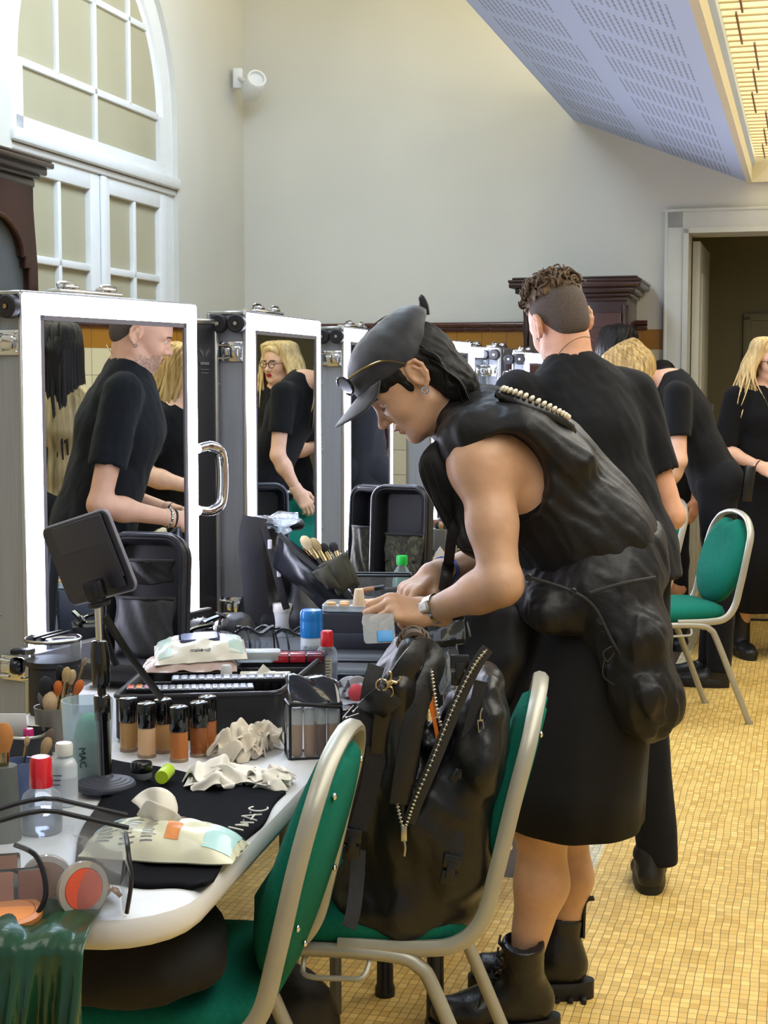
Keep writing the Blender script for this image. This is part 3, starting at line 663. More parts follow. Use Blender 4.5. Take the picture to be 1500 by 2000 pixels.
# ================================================================ SOFT BODIES: smooth blended solids -> one continuous surface
class Field:
    """list of soft solids blended in order; every entry: bounding box, distance function, blend radius, operation"""
    def __init__(s): s.p = []; s.wr = None
    def _add(s, lo, hi, fn, k, op): s.p.append((np.array(lo, float), np.array(hi, float), fn, k, op)); return s
    def cap(s, a, b, ra, rb=None, k=.02, op='u'):
        a, b = np.array(a, float), np.array(b, float); rb = ra if rb is None else rb; ba = b-a; L = max(ba@ba, 1e-12); R = max(ra, rb)
        def fn(p):
            q = p-a; h = np.clip(q@ba/L, 0, 1); return np.sqrt(((q-h[:, None]*ba)**2).sum(1))-(ra+(rb-ra)*h)
        return s._add(np.minimum(a, b)-R, np.maximum(a, b)+R, fn, k, op)
    def chain(s, pts, rs, k=.02, op='u'):
        for i in range(len(pts)-1): s.cap(pts[i], pts[i+1], rs[i], rs[i+1], k, op)
        return s
    def ell(s, c, r, M=None, k=.02, op='u'):
        """M: 3x3 whose columns are the axes"""
        c = np.array(c, float); r = np.array(r, float); A = np.eye(3) if M is None else np.array(M, float)[:3, :3]
        ext = np.abs(A)@r
        def fn(p):
            q = (p-c)@A; k0 = np.sqrt(((q/r)**2).sum(1)); k1 = np.sqrt(((q/(r*r))**2).sum(1)); return k0*(k0-1)/np.maximum(k1, 1e-9)
        return s._add(c-ext, c+ext, fn, k, op)
    def seg(s, a, b, wa, wb, side, k=.03, op='u'):
        """elliptic limb from a to b; wa, wb = (half width along side, half depth)"""
        a, b = np.array(a, float), np.array(b, float); ba = b-a; L = max(ba@ba, 1e-12); t = ba/math.sqrt(L)
        sd = np.array(side, float); sd = sd-t*(sd@t); sd /= np.linalg.norm(sd); dp = np.cross(t, sd); R = max(*wa, *wb)
        def fn(p):
            q = p-a; h = np.clip(q@ba/L, 0, 1); e = q-h[:, None]*ba
            rs, rd = wa[0]+(wb[0]-wa[0])*h, wa[1]+(wb[1]-wa[1])*h; rm = np.minimum(rs, rd)
            return (np.sqrt((e@sd/rs)**2+(e@dp/rd)**2+(e@t/rm)**2)-1)*rm
        return s._add(np.minimum(a, b)-R, np.maximum(a, b)+R, fn, k, op)
    def plane(s, o, n, k=.004):
        """cut away the side the normal points to"""
        o, n = np.array(o, float), np.array(n, float); n = n/np.linalg.norm(n)
        return s._add([-99]*3, [99]*3, lambda p: -((p-o)@n), k, 's')
    def eval(s, P, pad):
        d = np.full(len(P), .5)
        for lo, hi, fn, k, op in s.p:
            m = np.all((P > lo-pad-k) & (P < hi+pad+k), axis=1)
            ix = np.nonzero(m)[0]
            if not len(ix): continue
            e = fn(P[ix]); c = d[ix]
            if op == 'u':
                h = np.maximum(k-np.abs(c-e), 0)/k; d[ix] = np.minimum(c, e)-h*h*k*.25
            else:
                if op == 'i': e2 = e
                else: e2 = -e
                h = np.maximum(k-np.abs(c-e2), 0)/k; d[ix] = np.maximum(c, e2)+h*h*k*.25
        if s.wr is not None:
            ix = np.nonzero(np.abs(d) < .05)[0]
            if len(ix): d[ix] += s.wr(P[ix])
        return d
    def bounds(s):
        u = [q for q in s.p if q[4] == 'u']
        return np.min([q[0] for q in u], 0), np.max([q[1] for q in u], 0)
    def mesh(s, h, lo=None, hi=None):
        L, H = s.bounds(); L = L-.03; H = H+.03
        if lo is not None: L = np.maximum(L, lo)
        if hi is not None: H = np.minimum(H, hi)
        nb = np.maximum(np.ceil((H-L)/(4*h)).astype(int), 1)
        ax = [L[i]+(np.arange(nb[i])*4+2)*h for i in range(3)]
        C = np.stack(np.meshgrid(*ax, indexing='ij'), -1).reshape(-1, 3)
        dc = s.eval(C, 8*h+.02).reshape(nb); act = np.abs(dc) < 4*h*1.5
        n = nb*4+1
        F = np.full(n, 1.0); 
        F[:-1, :-1, :-1] = np.where(dc > 0, 1.0, -1.0).repeat(4, 0).repeat(4, 1).repeat(4, 2)
        F[-1] = 1; F[:, -1] = 1; F[:, :, -1] = 1
        m = np.zeros(n, bool)
        for i, j, k in np.argwhere(act): m[4*i:4*i+5, 4*j:4*j+5, 4*k:4*k+5] = True
        ix = np.argwhere(m); F[m] = s.eval(L+ix*h, .03)
        if lo is None: 
            for a in (F[0], F[:, 0], F[:, :, 0], F[-1], F[:, -1], F[:, :, -1]): np.maximum(a, 1e-3, out=a)
        return nets(F, L, h)
def nets(F, L, h):
    S = F < 0; n = np.array(F.shape)-1
    cnt = np.zeros(n, np.int8)
    offs = [(i, j, k) for i in (0, 1) for j in (0, 1) for k in (0, 1)]
    sl = lambda o: tuple(slice(o[a], o[a]+n[a]) for a in range(3))
    for o in offs: cnt += S[sl(o)]
    cells = np.argwhere((cnt > 0) & (cnt < 8)); idm = np.full(n, -1, np.int64); idm[tuple(cells.T)] = np.arange(len(cells))
    acc = np.zeros((len(cells), 3)); w = np.zeros(len(cells))
    for o in offs:
        for a in range(3):
            if o[a]: continue
            o2 = list(o); o2[a] = 1; c0 = cells+np.array(o); c1 = cells+np.array(o2)
            f0, f1 = F[tuple(c0.T)], F[tuple(c1.T)]; m = (f0 < 0) != (f1 < 0)
            t = np.where(m, f0/np.where(m, f0-f1, 1), 0)
            pt = np.array(o)+np.zeros((len(cells), 3)); pt[:, a] = t
            acc[m] += pt[m]; w[m] += 1
    V = L+(cells+acc/np.maximum(w, 1)[:, None])*h
    faces = []
    for a in range(3):
        b, c = (a+1) % 3, (a+2) % 3
        s0 = [slice(None)]*3; s1 = [slice(None)]*3; s0[a] = slice(0, -1); s1[a] = slice(1, None)
        e = np.argwhere(S[tuple(s0)] != S[tuple(s1)])
        e = e[(e[:, b] > 0) & (e[:, c] > 0) & (e[:, b] < n[b]) & (e[:, c] < n[c])]
        if not len(e): continue
        ins = S[tuple(e.T)]
        def cid(db, dc):
            q = e.copy(); q[:, b] += db; q[:, c] += dc; return idm[tuple(q.T)]
        q = np.stack([cid(-1, -1), cid(0, -1), cid(0, 0), cid(-1, 0)], 1)
        q[~ins] = q[~ins][:, ::-1]
        faces.append(q[(q >= 0).all(1)])
    return V, np.concatenate(faces)
def soft(name, field, h, m, parent=None, extra=(), regions=None, lo=None, hi=None, M=None, smooth_iter=0):
    """field -> mesh object; extra = further (field, h, lo, hi) pieces joined into the same mesh; regions(center) -> material slot"""
    vs, fs, b = [], [], 0
    for fl, hh, l, u in [(field, h, lo, hi)]+list(extra):
        V, Q = fl.mesh(hh, l, u); vs.append(V); fs.append(Q+b); b += len(V)
    V, Q = np.concatenate(vs), np.concatenate(fs)
    if M is not None:
        A = np.array(M); V = V@A[:3, :3].T+A[:3, 3]
    me = bpy.data.meshes.new(name); me.from_pydata(V.tolist(), [], Q.tolist()); me.update()
    o = link(name, me, m, parent, True, 180)
    fixp(o)
    if regions is not None:
        cen = V[Q].mean(1); me.polygons.foreach_set('material_index', np.asarray(regions(cen), dtype=np.int32)); me.update()
    return o
def vnoise(P, s, seed=0):
    """cheap smooth pseudo-noise, about -1..1"""
    r = np.random.RandomState(seed); o = np.zeros(len(P))
    for i in range(5):
        d = r.normal(size=3); d /= np.linalg.norm(d); f = s*(.6+.5*i); q = P@d*f+r.rand()*6
        e = r.normal(size=3); e /= np.linalg.norm(e); o += np.sin(q+1.7*np.sin(P@e*f*.7+r.rand()*6))/(1+.5*i)
    return o/2.6
def folds(amp, s, seed, dirn=None, ridge=.6):
    """cloth creases: ridged waves stretched along dirn"""
    d = None if dirn is None else np.array(dirn, float)/np.linalg.norm(dirn)
    def w(P):
        Q = P if d is None else P-np.outer(P@d, d)*.72
        a = vnoise(Q, s, seed); b = vnoise(Q, s*2.3, seed+1)
        return amp*(ridge*(np.abs(a)*2-1)+(1-ridge)*b)
    return w
# ---------------------------------------------------------------- people kit (head: x = face direction, y = the person's left, z = up)
def skin(name, col, rough=.42):
    return mat(name, col, rough, var=.07, vscale=30, bump=.06, bscale=700, sss=.25)
def T3(M): 
    A = np.array(M); return lambda *p: tuple(A[:3, :3]@np.array(p, float)+A[:3, 3])
def head_M(o, f, up, s=1.0):
    f = Vector(f).normalized(); u = Vector(up); u = (u-f*u.dot(f)).normalized(); l = u.cross(f)
    m = Matrix((f*s, l*s, u*s)).transposed().to_4x4(); m.translation = Vector(o); return m
def head_field(F, M, s=1.0, ears=True, open_eye=False, jaw=1.0, nose=1.0, skull=1.0, neck_to=None, neck_r=.052):
    t = T3(M); A = np.array(M)[:3, :3]/s
    def E(c, r, k=.02, op='u', R=None): F.ell(t(*c), np.array(r)*s, A if R is None else A@R, k*s, op)
    def C(a, b, ra, rb=None, k=.015, op='u'): F.cap(t(*a), t(*b), ra*s, None if rb is None else rb*s, k*s, op)
    E((-.012, 0, .036), (.097*skull, .076*skull, .088)); E((.025, 0, .02), (.07, .064, .07), .03)
    E((.034, 0, -.035), (.056, .056, .08), .03); E((.03, 0, -.068), (.056*jaw, .053*jaw, .036), .02)
    E((.072, 0, -.097), (.019, .021, .017), .018)
    for y in (1, -1):
        E((.056, y*.038, -.026), (.030, .023, .026), .02); C((.0, y*.056, -.055), (.055, y*.034, -.088), .014, .012, .025)
        C((.084, y*.012, .022), (.070, y*.046, .020), .010, .009, .016)
    C((.086, 0, .012), (.104*1, 0, -.022), .0065, .0095, .012); E((.103+.006*nose, 0, -.030), (.0125*nose, .0115, .0105), .008)
    for y in (1, -1): E((.096, y*.0125, -.033), (.0105, .0075, .0085), .006)
    for y in (1, -1): E((.094, y*.0325, .004), (.017, .0165, .0115), .010, 's')
    for y in (1, -1):
        E((.0755, y*.0325, .004), (.0125, .0135, .0125), .003)
    C((.091, -.014, -.057), (.091, .014, -.057), .0068, k=.006); C((.0885, -.013, -.0665), (.0885, .013, -.0665), .0078, k=.005)
    C((.0955, 0, -.0575), (.0955, 0, -.0575), .006, k=.006)
    E((.102, 0, -.0618), (.012, .023, .0013), .003, 's')
    for y in (1, -1): E((.1045, y*.006, -.0405), (.005, .0032, .004), .002, 's')
    if ears:
        for y in (1, -1):
            hx = [(.006, -.004), (.008, .010), (.004, .026), (-.008, .034), (-.021, .029), (-.027, .013), (-.024, -.006), (-.015, -.020), (-.004, -.028)]
            pt = [(x-.010, y*(.077+.010*(-(x-.01)/.035)), z) for x, z in hx]
            E((-.018, y*.079, .003), (.020, .005, .030), .006)
            for i in range(len(pt)-1): C(pt[i], pt[i+1], .0042 if i < 6 else .0052, k=.003)
            an = [(-.020, .020), (-.028, .006), (-.025, -.008)]
            for i in range(2): C((an[i][0], y*.086, an[i][1]), (an[i+1][0], y*.086, an[i+1][1]), .003, k=.004)
            E((-.013, y*.088, -.002), (.008, .008, .011), .005, 's'); C((-.003, y*.079, -.006), (-.003, y*.080, -.002), .0045, k=.004)
    if neck_to is not None:
        a = t(-.022, 0, -.055); F.cap(a, neck_to, neck_r*s, neck_r*1.08*s, .035*s)
def eyes(parent, M, s=1.0, col='#3a2a20', lids=False):
    mw = mat('eye_white', '#d9d4cc', .2, var=.02); mi = mat('iris_'+col, col, .15, var=.1)
    for y in (1, -1):
        b = MB(M); b.ell((.0775, y*.0325, .0035), (.0115, .0118, .0112), 16, 10); e = b.build('eyeball', mw, parent); fixp(e)
        b = MB(M); b.ell((.0862, y*.0322, .0025), (.0035, .0052, .0052), 14, 8); fixp(b.build('iris', mi, e))
def fixp(o):
    if o.parent is not None: o.matrix_parent_inverse = wm(o.parent).inverted()
    return o
def wm(o):
    m = Matrix.LocRotScale(o.location, o.rotation_euler, o.scale)
    return m if o.parent is None else wm(o.parent) @ o.matrix_parent_inverse @ m
FING = {'index': (.028, .090, (.043, .025, .021), .0088), 'middle': (.009, .094, (.048, .029, .022), .0090), 'ring': (-.0105, .090, (.044, .027, .022), .0085), 'little': (-.028, .080, (.034, .020, .019), .0075)}
def hand_M(o, fing, back):
    x = Vector(fing).normalized(); z = Vector(back); z = (z-x*z.dot(x)).normalized(); y = z.cross(x)
    m = Matrix((x, y, z)).transposed().to_4x4(); m.translation = Vector(o); return m
def hand_field(F, M, curls, thumb=((.018, .026, -.006), (.048, .050, -.016), (.078, .056, -.026), (.100, .050, -.034)), mir=1, s=.96, spread=.0):
    """x = fingers, z = back of the hand, thumb on +y (mir=-1: on -y); curls per finger (knuckle, middle, tip) in degrees"""
    t0 = T3(M); t = lambda x, y, z: t0(x*s, y*mir*s, z*s)
    C = lambda a, b, ra, rb, k=.008: F.cap(t(*a), t(*b), ra*s, rb*s, k)
    C((-.03, .012, 0), (.01, .015, 0), .021, .019, .02); C((-.03, -.012, 0), (.01, -.014, 0), .021, .018, .02)
    tips = {}
    for i, (nm, (y, x, ls, r)) in enumerate(FING.items()):
        C((.008, y*.55, 0), (x-.008, y, -.001), .0145, r*1.28, .014)
        a1, a2, a3 = curls[i] if isinstance(curls[0], (list, tuple)) else curls
        p = (x, y, 0); ang = 0
        C((x-.012, y, .002), p, r*1.2, r*1.18, .008)
        for j, (a, L) in enumerate(zip((a1, a2, a3), ls)):
            ang += math.radians(a); q = (p[0]+L*math.cos(ang), p[1]+spread*(i-1.5)*-L, p[2]-L*math.sin(ang))
            C(p, q, r*(1.08-.07*j), r*(1.0-.09*j), .0035); p = q
        tips[nm] = (t(*p), ang)
    C((.02, .02, -.010), (.06, .02, -.012), .016, .013, .012); C((.02, -.02, -.010), (.055, -.022, -.010), .015, .012, .012)
    C(thumb[0], thumb[1], .0155, .0125, .012); C(thumb[1], thumb[2], .0112, .0105, .005); C(thumb[2], thumb[3], .0104, .0085, .004)
    return tips
def locks(mb, roots, tips, mids, r0=.010, r1=.002, n=6, w=1.8, jit=.0):
    """hair: tapered flat locks from root to tip through a middle point"""
    for a, m, b in zip(roots, mids, tips):
        pts = cr([a, m, b], n); k = len(pts); mb.tube(pts, [lerp(r0, r1, (i/(k-1))**1.4)*(.55 if i == 0 else 1) for i in range(k)], 5, w=w)
def hair_mat(name, a, b, rough=.38):
    if name in MATS: return MATS[name]
    t = NT(name); tc = t.N('ShaderNodeTexCoord'); nz = t.N('ShaderNodeTexNoise'); nz.inputs['Scale'].default_value = 60; nz.inputs['Detail'].default_value = 4
    mp = t.N('ShaderNodeMapping'); mp.inputs['Scale'].default_value = (1.4, 1.4, .12); t.L(tc.outputs['Object'], mp.inputs[0]); t.L(mp.outputs[0], nz.inputs[0])
    t.L(t.ramp(nz.outputs[0], [(.32, lin(a)), (.68, lin(b))]), t.b.inputs['Base Color']); t.b.inputs['Roughness'].default_value = rough; t.b.inputs['Specular IOR Level'].default_value = .25
    bp = t.N('ShaderNodeBump'); bp.inputs['Strength'].default_value = .5; bp.inputs['Distance'].default_value = .004; t.L(nz.outputs[0], bp.inputs['Height']); t.L(bp.outputs[0], t.b.inputs['Normal'])
    MATS[name] = t.m; return t.m
m_cot = mat('black_cotton', '#0b0c10', .85, var=.15, vscale=40, bump=.25, bscale=600, sheen=.05, spec=.25)
m_nyl = mat('black_nylon', '#101013', .5, var=.2, vscale=22, bump=.55, bscale=38, sheen=.03, spec=.35)
m_lea = mat('black_leather', '#141416', .32, var=.2, vscale=25, bump=.15, bscale=160)
m_denim = mat('black_denim', '#0d0e13', .85, var=.15, vscale=50, bump=.2, bscale=700, sheen=.04, spec=.25)
# ================================================================ PERSON IN THE CAP, bent over the table
def A_(v): return np.array(tuple(v))
MD = 3.42
NX = Vector((0, -1, 0))                      # towards the camera = this person's left side
m_sk1 = skin('tan_skin', '#c29a7e')
hd = math.radians(42)
hM = head_M(P(803, 744, 3.385), (-math.cos(hd), -.03, -math.sin(hd)), (-math.sin(hd), 0, math.cos(hd)))
MP = thing('person', 'person in black cap and sleeveless black vest bending over the table with busy hands', 'person', (.40, 3.42, 0))
body = Field()
neckb = P(900, 806, 3.42)
head_field(body, hM, neck_to=A_(neckb), neck_r=.050, jaw=.98)
# torso skin under the vest
tp = [P(900, 815, 3.42), P(960, 870, 3.42), P(1040, 960, 3.42), P(1115, 1070, 3.42), P(1150, 1170, 3.42)]
tw = [(.06, .06), (.145, .085), (.15, .105), (.135, .10), (.15, .11)]
for i in range(4): body.seg(A_(tp[i]), A_(tp[i+1]), tw[i], tw[i+1], (0, 1, 0), .05)
# near (left) arm
shN, elN, wrN = P(945, 905, 3.255), P(978, 1140, 3.19), P(843, 1193, 3.30)
body.ell(A_(P(940, 905, 3.265)), (.068, .062, .072), k=.04)
body.cap(A_(P(1010, 905, 3.33)), A_(P(945, 910, 3.27)), .07, .062, .05)
body.cap(A_(shN), A_(lerp(shN, elN, .5)), .057, .050, .03); body.cap(A_(lerp(shN, elN, .5)), A_(elN), .050, .042, .03)
body.cap(A_(elN), A_(elN), .044, k=.02)
body.cap(A_(elN), A_(lerp(elN, wrN, .3)), .042, .041, .02); body.cap(A_(lerp(elN, wrN, .3)), A_(wrN), .041, .027, .03)
# far (right) arm
shF, elF, wrF = P(930, 915, 3.60), P(948, 1110, 3.66), P(842, 1120, 3.48)
body.cap(A_(shF), A_(elF), .055, .042, .03); body.cap(A_(elF), A_(lerp(elF, wrF, .35)), .042, .040, .02); body.cap(A_(lerp(elF, wrF, .35)), A_(wrF), .040, .026, .03)
# legs
hipN, knN, anN = P(1140, 1300, 3.34), P(1060, 1600, 3.31), P(1018, 1925, 3.33)
hipF, knF, anF = P(1160, 1300, 3.56), P(1102, 1600, 3.58), P(1086, 1900, 3.55)
for hp, kn, an in ((hipN, knN, anN), (hipF, knF, anF)):
    body.cap(A_(hp), A_(kn), .074, .056, .03); body.ell(A_(kn+Vector((-.012, 0, -.01))), (.048, .050, .055), k=.03)
    cf = lerp(kn, an, .38)+Vector((.016, 0, 0)); body.cap(A_(kn), A_(cf), .054, .056, .03); body.cap(A_(cf), A_(lerp(kn, an, .85)), .056, .036, .03); body.cap(A_(lerp(kn, an, .85)), A_(an), .036, .036, .02)
# hands
hnM = hand_M(P(838, 1195, 3.30), P(752, 1185, 3.27)-P(838, 1195, 3.30), Vector((-.25, -.62, .72)))
hfM = hand_M(P(848, 1122, 3.485), P(768, 1172, 3.40)-P(848, 1122, 3.485), Vector((-.35, -.35, .87)))
hnd = Field()
tipsN = hand_field(hnd, hnM, ((38, 52, 30), (44, 55, 32), (50, 58, 34), (52, 60, 34)), mir=-1, s=1.0, thumb=((.018, .026, -.010), (.050, .044, -.026), (.078, .040, -.042), (.102, .028, -.052)))
tipsF = hand_field(hnd, hfM, ((30, 45, 25), (34, 48, 28), (40, 50, 30), (44, 52, 30)), mir=1, s=1.0, thumb=((.018, .026, -.010), (.050, .046, -.022), (.080, .046, -.036), (.104, .036, -.046)))
hnd.cap(A_(lerp(elN, wrN, .72)), A_(wrN), .0325, .027, .01); hnd.cap(A_(lerp(elF, wrF, .72)), A_(wrF), .032, .026, .01)
hf = Field(); hf.p = [q for q in body.p]
lip1 = T3(hM)
hMi = np.array(hM.inverted())
def face_regions(hMi, stubble=False):
    def r(c):
        q = c@hMi[:3, :3].T+hMi[:3, 3]; x, y, z = q.T
        lips = (x > .082) & (np.abs(y) < .021-.35*np.abs(z+.0615)) & (z < -.0515) & (z > -.0735) & ~((z > -.0535) & (np.abs(y) < .003))
        brow = (x > .06) & (np.abs(y) > .014) & (np.abs(y) < .050) & (np.abs(z-(.0235-.9*(np.abs(y)-.032)**2*10-.0)) < .0042-.05*np.maximum(np.abs(y)-.03, 0))
        out = np.zeros(len(c), np.int32); out[lips] = 1; out[brow] = 2
        if stubble:
            e = np.minimum(np.minimum((-.038-.35*np.maximum(0, .075-x)-z)/.022, (x-.002)/.03), (z+.125)/.03); e = np.minimum(e, 1)*.8
            out[(np.random.RandomState(1).rand(len(c)) < e) & ~lips] = 3
        return out
    return r
m_lip = skin('lip', '#8e5549', .35); m_brow = mat('dark_brow', '#2a2220', .7, var=.2, vscale=300)
hlo, hhi = A_(P(700, 900, 3.4))-.10, A_(P(900, 620, 3.4))+.16
bo = soft('body', body, .0065, [m_sk1, m_lip, m_brow], MP, extra=[(hnd, .0024, None, None)], regions=None)
# the head again at finer steps, welded into the same mesh
def add_fine(o, F, h, lo, hi, regions, drop):
    """replace the part of a body mesh inside a box by a finer surface of the same solid"""
    V, Q = F.mesh(h, lo, hi); me = o.data
    ov = np.empty(len(me.vertices)*3); me.vertices.foreach_get('co', ov); ov = ov.reshape(-1, 3)
    oq = np.array([tuple(p.vertices) for p in me.polygons]); cen = ov[oq].mean(1); keep = ~np.all((cen > lo+drop) & (cen < hi-drop), axis=1)
    oi = np.zeros(len(me.polygons), np.int32); me.polygons.foreach_get('material_index', oi)
    nv = np.concatenate([ov, V]); nq = np.concatenate([oq[keep], Q+len(ov)]); mi = np.concatenate([oi[keep], np.zeros(len(Q), np.int32) if regions is None else regions(V[Q].mean(1))])
    n2 = bpy.data.meshes.new(me.name)
    n2.from_pydata(nv.tolist(), [], nq.tolist()); n2.update()
    for m in me.materials: n2.materials.append(m)
    n2.polygons.foreach_set('material_index', mi.astype(np.int32)); n2.shade_smooth(); o.data = n2
    b = bmesh.new(); b.from_mesh(n2); bmesh.ops.delete(b, geom=[v for v in b.verts if not v.link_faces], context='VERTS'); b.to_mesh(n2); b.free()
hc = A_(hM.translation)
add_fine(bo, body, .0024, hc-np.array((.16, .11, .16)), hc+np.array((.12, .11, .14)), face_regions(hMi), .004)
# eyelashes line on the lowered lid
b = MB(hM)
for y in (1, -1): b.tube(cr([(.083, y*.020, -.0035), (.0885, y*.030, -.006), (.085, y*.040, -.0055), (.078, y*.046, -.003)], 4), .0013, 5)
fixp(b.build('eyelashes', m_brow, MP))
# hair: dark mullet under the cap
m_dark = hair_mat('black_hair', '#060607', '#0f0e0f', .6)
hr = Field(); th = T3(hM)
hr.ell(th(-.035, 0, .03), (.088, .082, .082), np.array(hM)[:3, :3], .02); hr.ell(th(-.076, 0, -.030), (.038, .062, .07), np.array(hM)[:3, :3], .03)
hr.ell(th(-.084, 0, -.072), (.028, .054, .05), np.array(hM)[:3, :3], .03); hr.ell(th(-.055, .055, -.045), (.03, .026, .055), np.array(hM)[:3, :3], .02); hr.ell(th(-.055, -.055, -.045), (.03, .026, .055), np.array(hM)[:3, :3], .02)
for y in (1, -1): hr.ell(th(.034, y*.060, .036), (.040, .018, .022), np.array(hM)[:3, :3], .012); hr.ell(th(.014, y*.070, .010), (.009, .007, .026), np.array(hM)[:3, :3], .012)
for y in (1, -1): hr.ell(th(-.016, y*.088, .000), (.022, .018, .034), np.array(hM)[:3, :3], .008, 's')
hr.wr = folds(.0035, 130, 5, A_(hM.to_3x3() @ Vector((-.5, 0, -.85))))
ho = soft('hair', hr, .003, m_dark, MP)
b = MB(hM); rnd = random.Random(4)
R_, T_, Mi_ = [], [], []
for i in range(90):
    y = rnd.uniform(-.078, .078); z = rnd.uniform(-.02, .06); x = -.075-rnd.uniform(0, .03) if abs(y) < .05 else -.04-rnd.uniform(0, .03)
    e = math.sqrt(max(0, 1-(y/.085)**2)); x = -.036-.048*e*rnd.uniform(.75, 1.05)
    L = rnd.uniform(.06, .12); R_.append((x, y, z)); Mi_.append((x-.018*rnd.random(), y*1.04, z-L*.5)); T_.append((x+.012*rnd.uniform(-.5, 1.6), y*.98+rnd.uniform(-.01, .01), max(z-L, -.135)))
locks(b, R_, T_, Mi_, .007, .0012)
fixp(b.build('hair_locks', m_dark, MP))
# cap
m_cap = mat('charcoal_nylon_cap', '#20222a', .55, var=.1, vscale=14, bump=.12, bscale=60, sheen=.3)
cp = Field(); RA = np.array(hM)[:3, :3]
cp.ell(th(-.022, 0, .056), (.110, .086, .086), RA, .02); cp.ell(th(.030, 0, .062), (.079, .074, .066), RA, .04); cp.ell(th(-.075, 0, .085), (.048, .06, .045), RA, .03)
n_ = hM.to_3x3() @ Vector((.13, 0, -1)); cp.plane(th(.02, 0, .038), A_(n_), .004)
n2_ = hM.to_3x3() @ Vector((-.75, 0, -1)); cp.plane(th(-.05, 0, .034), A_(n2_), .006)
cp.wr = folds(.0022, 45, 9)
CAPT = soft('cap', cp, .0035, m_cap, MP); CAPT['label'] = 'charcoal nylon cap with curved brim'
def brim(u, v):
    a = (v-.5)*2.5; y = .083*math.sin(a)/math.sin(1.25); xi = .094-.062*(1-math.cos(a)); L = .098*math.cos(a*.78)**.8
    x = xi+L*u; z = .052-.006*(y/.083)**2-.017*(y/.083)**2*min(1, u*2.5)*(1-.3*u)-.010*u-.006*u*u
    return (x, y, z)
b = MB(hM); b.sheet(brim, 12, 26); fixp(b.build('brim', m_cap, CAPT, solid=.004, angle=180))
b = MB(hM)
for q in (-.6, 0, .6):
    pts = []
    for i in range(14):
        a = lerp(.25, 2.5, i/13); pts.append((-.022+.112*math.cos(a)*math.cos(q*.9), .088*math.cos(a)*math.sin(q*.9) if abs(q) > .1 else 0, .056+.090*math.sin(a)))
    b.tube(pts, .0012, 5)
b.tube(cr([(-.118, 0, .088), (-.128, 0, .112), (-.136, .004, .120), (-.132, .008, .104), (-.120, .006, .085)], 5), .0045, 6, w=2.2)
fixp(b.build('seams_and_strap', m_cap, CAPT))
# sunglasses pushed up on the cap
b = MB(hM); b.tube(cr([(.123, -.008, .096), (.126, 0, .100), (.123, .008, .096)], 4), .0022, 6)
for y in (1, -1): b.tube([(.124-.38*abs(.034+y*.031*math.cos(2*PI*k/18)-.012), y*.034+.031*math.cos(2*PI*k/18), .088+.022*math.sin(2*PI*k/18)) for k in range(18)], .003, 6, closed=True)
SG = fixp(b.build('sunglasses', mat('dark_metal', '#2b2b30', .2, .8, var=.05), MP)); SG['label'] = 'dark sunglasses with gold temples on the cap'
for y in (1, -1):
    b = MB(hM); b.tube(cr([(.100, y*.068, .094), (.062, y*.088, .088), (.020, y*.094, .072), (-.012, y*.093, .036)], 6), [.0028]*13+[.0016]*6, 6)
    fixp(b.build('temple', mat('gold_wire', '#8d7a52', .25, 1, var=.05), SG))
for y in (1, -1):
    b = MB(hM); b.loft([[(.122+dx-.38*abs(.034+y*.030*math.cos(2*PI*k/18)-.012), y*.034+.030*math.cos(2*PI*k/18), .088+.022*math.sin(2*PI*k/18)*(1 if math.sin(2*PI*k/18) < 0 else .9)) for k in range(18)] for dx in (-.002, .003)])
    fixp(b.build('lens', mat('dark_lens', '#15161c', .08, var=.05, coat=.6), SG))
# hoop earring and nose ring
b = MB(hM); b.tube([(-.006+.0065*math.cos(2*PI*k/16), .084, -.034+.0065*math.sin(2*PI*k/16)) for k in range(16)], .0021, 8, closed=True)
fixp(b.build('earring', m_chrome, MP))
b = MB(hM); b.tube([(.108, .004*math.cos(2*PI*k/12), -.042+.004*math.sin(2*PI*k/12)) for k in range(12)], .0007, 6, closed=True)
fixp(b.build('nose_ring', m_chrome, MP))
# ---- vest
v = Field()
sp = [P(898, 812, 3.42), P(955, 850, 3.42), P(1035, 925, 3.42), P(1125, 1030, 3.42), P(1165, 1120, 3.42)]
sw = [(.085, .070), (.188, .100), (.196, .138), (.182, .142), (.178, .138)]
for i in range(4): v.seg(A_(sp[i]), A_(sp[i+1]), sw[i], sw[i+1], (0, 1, 0), .05)
v.seg(A_(P(925, 838, 3.26)), A_(P(1010, 850, 3.25)), (.05, .045), (.06, .05), (0, 1, 0), .04)
v.seg(A_(P(905, 860, 3.30)), A_(P(925, 1030, 3.34)), (.06, .05), (.07, .05), (0, 1, 0), .04)
v.ell(A_(P(1215, 1045, 3.40)), (.06, .14, .07), k=.05)
v.seg(A_(P(1020, 835, 3.25)), A_(P(1130, 900, 3.26)), (.05, .035), (.05, .03), (0, 1, 0), .03)
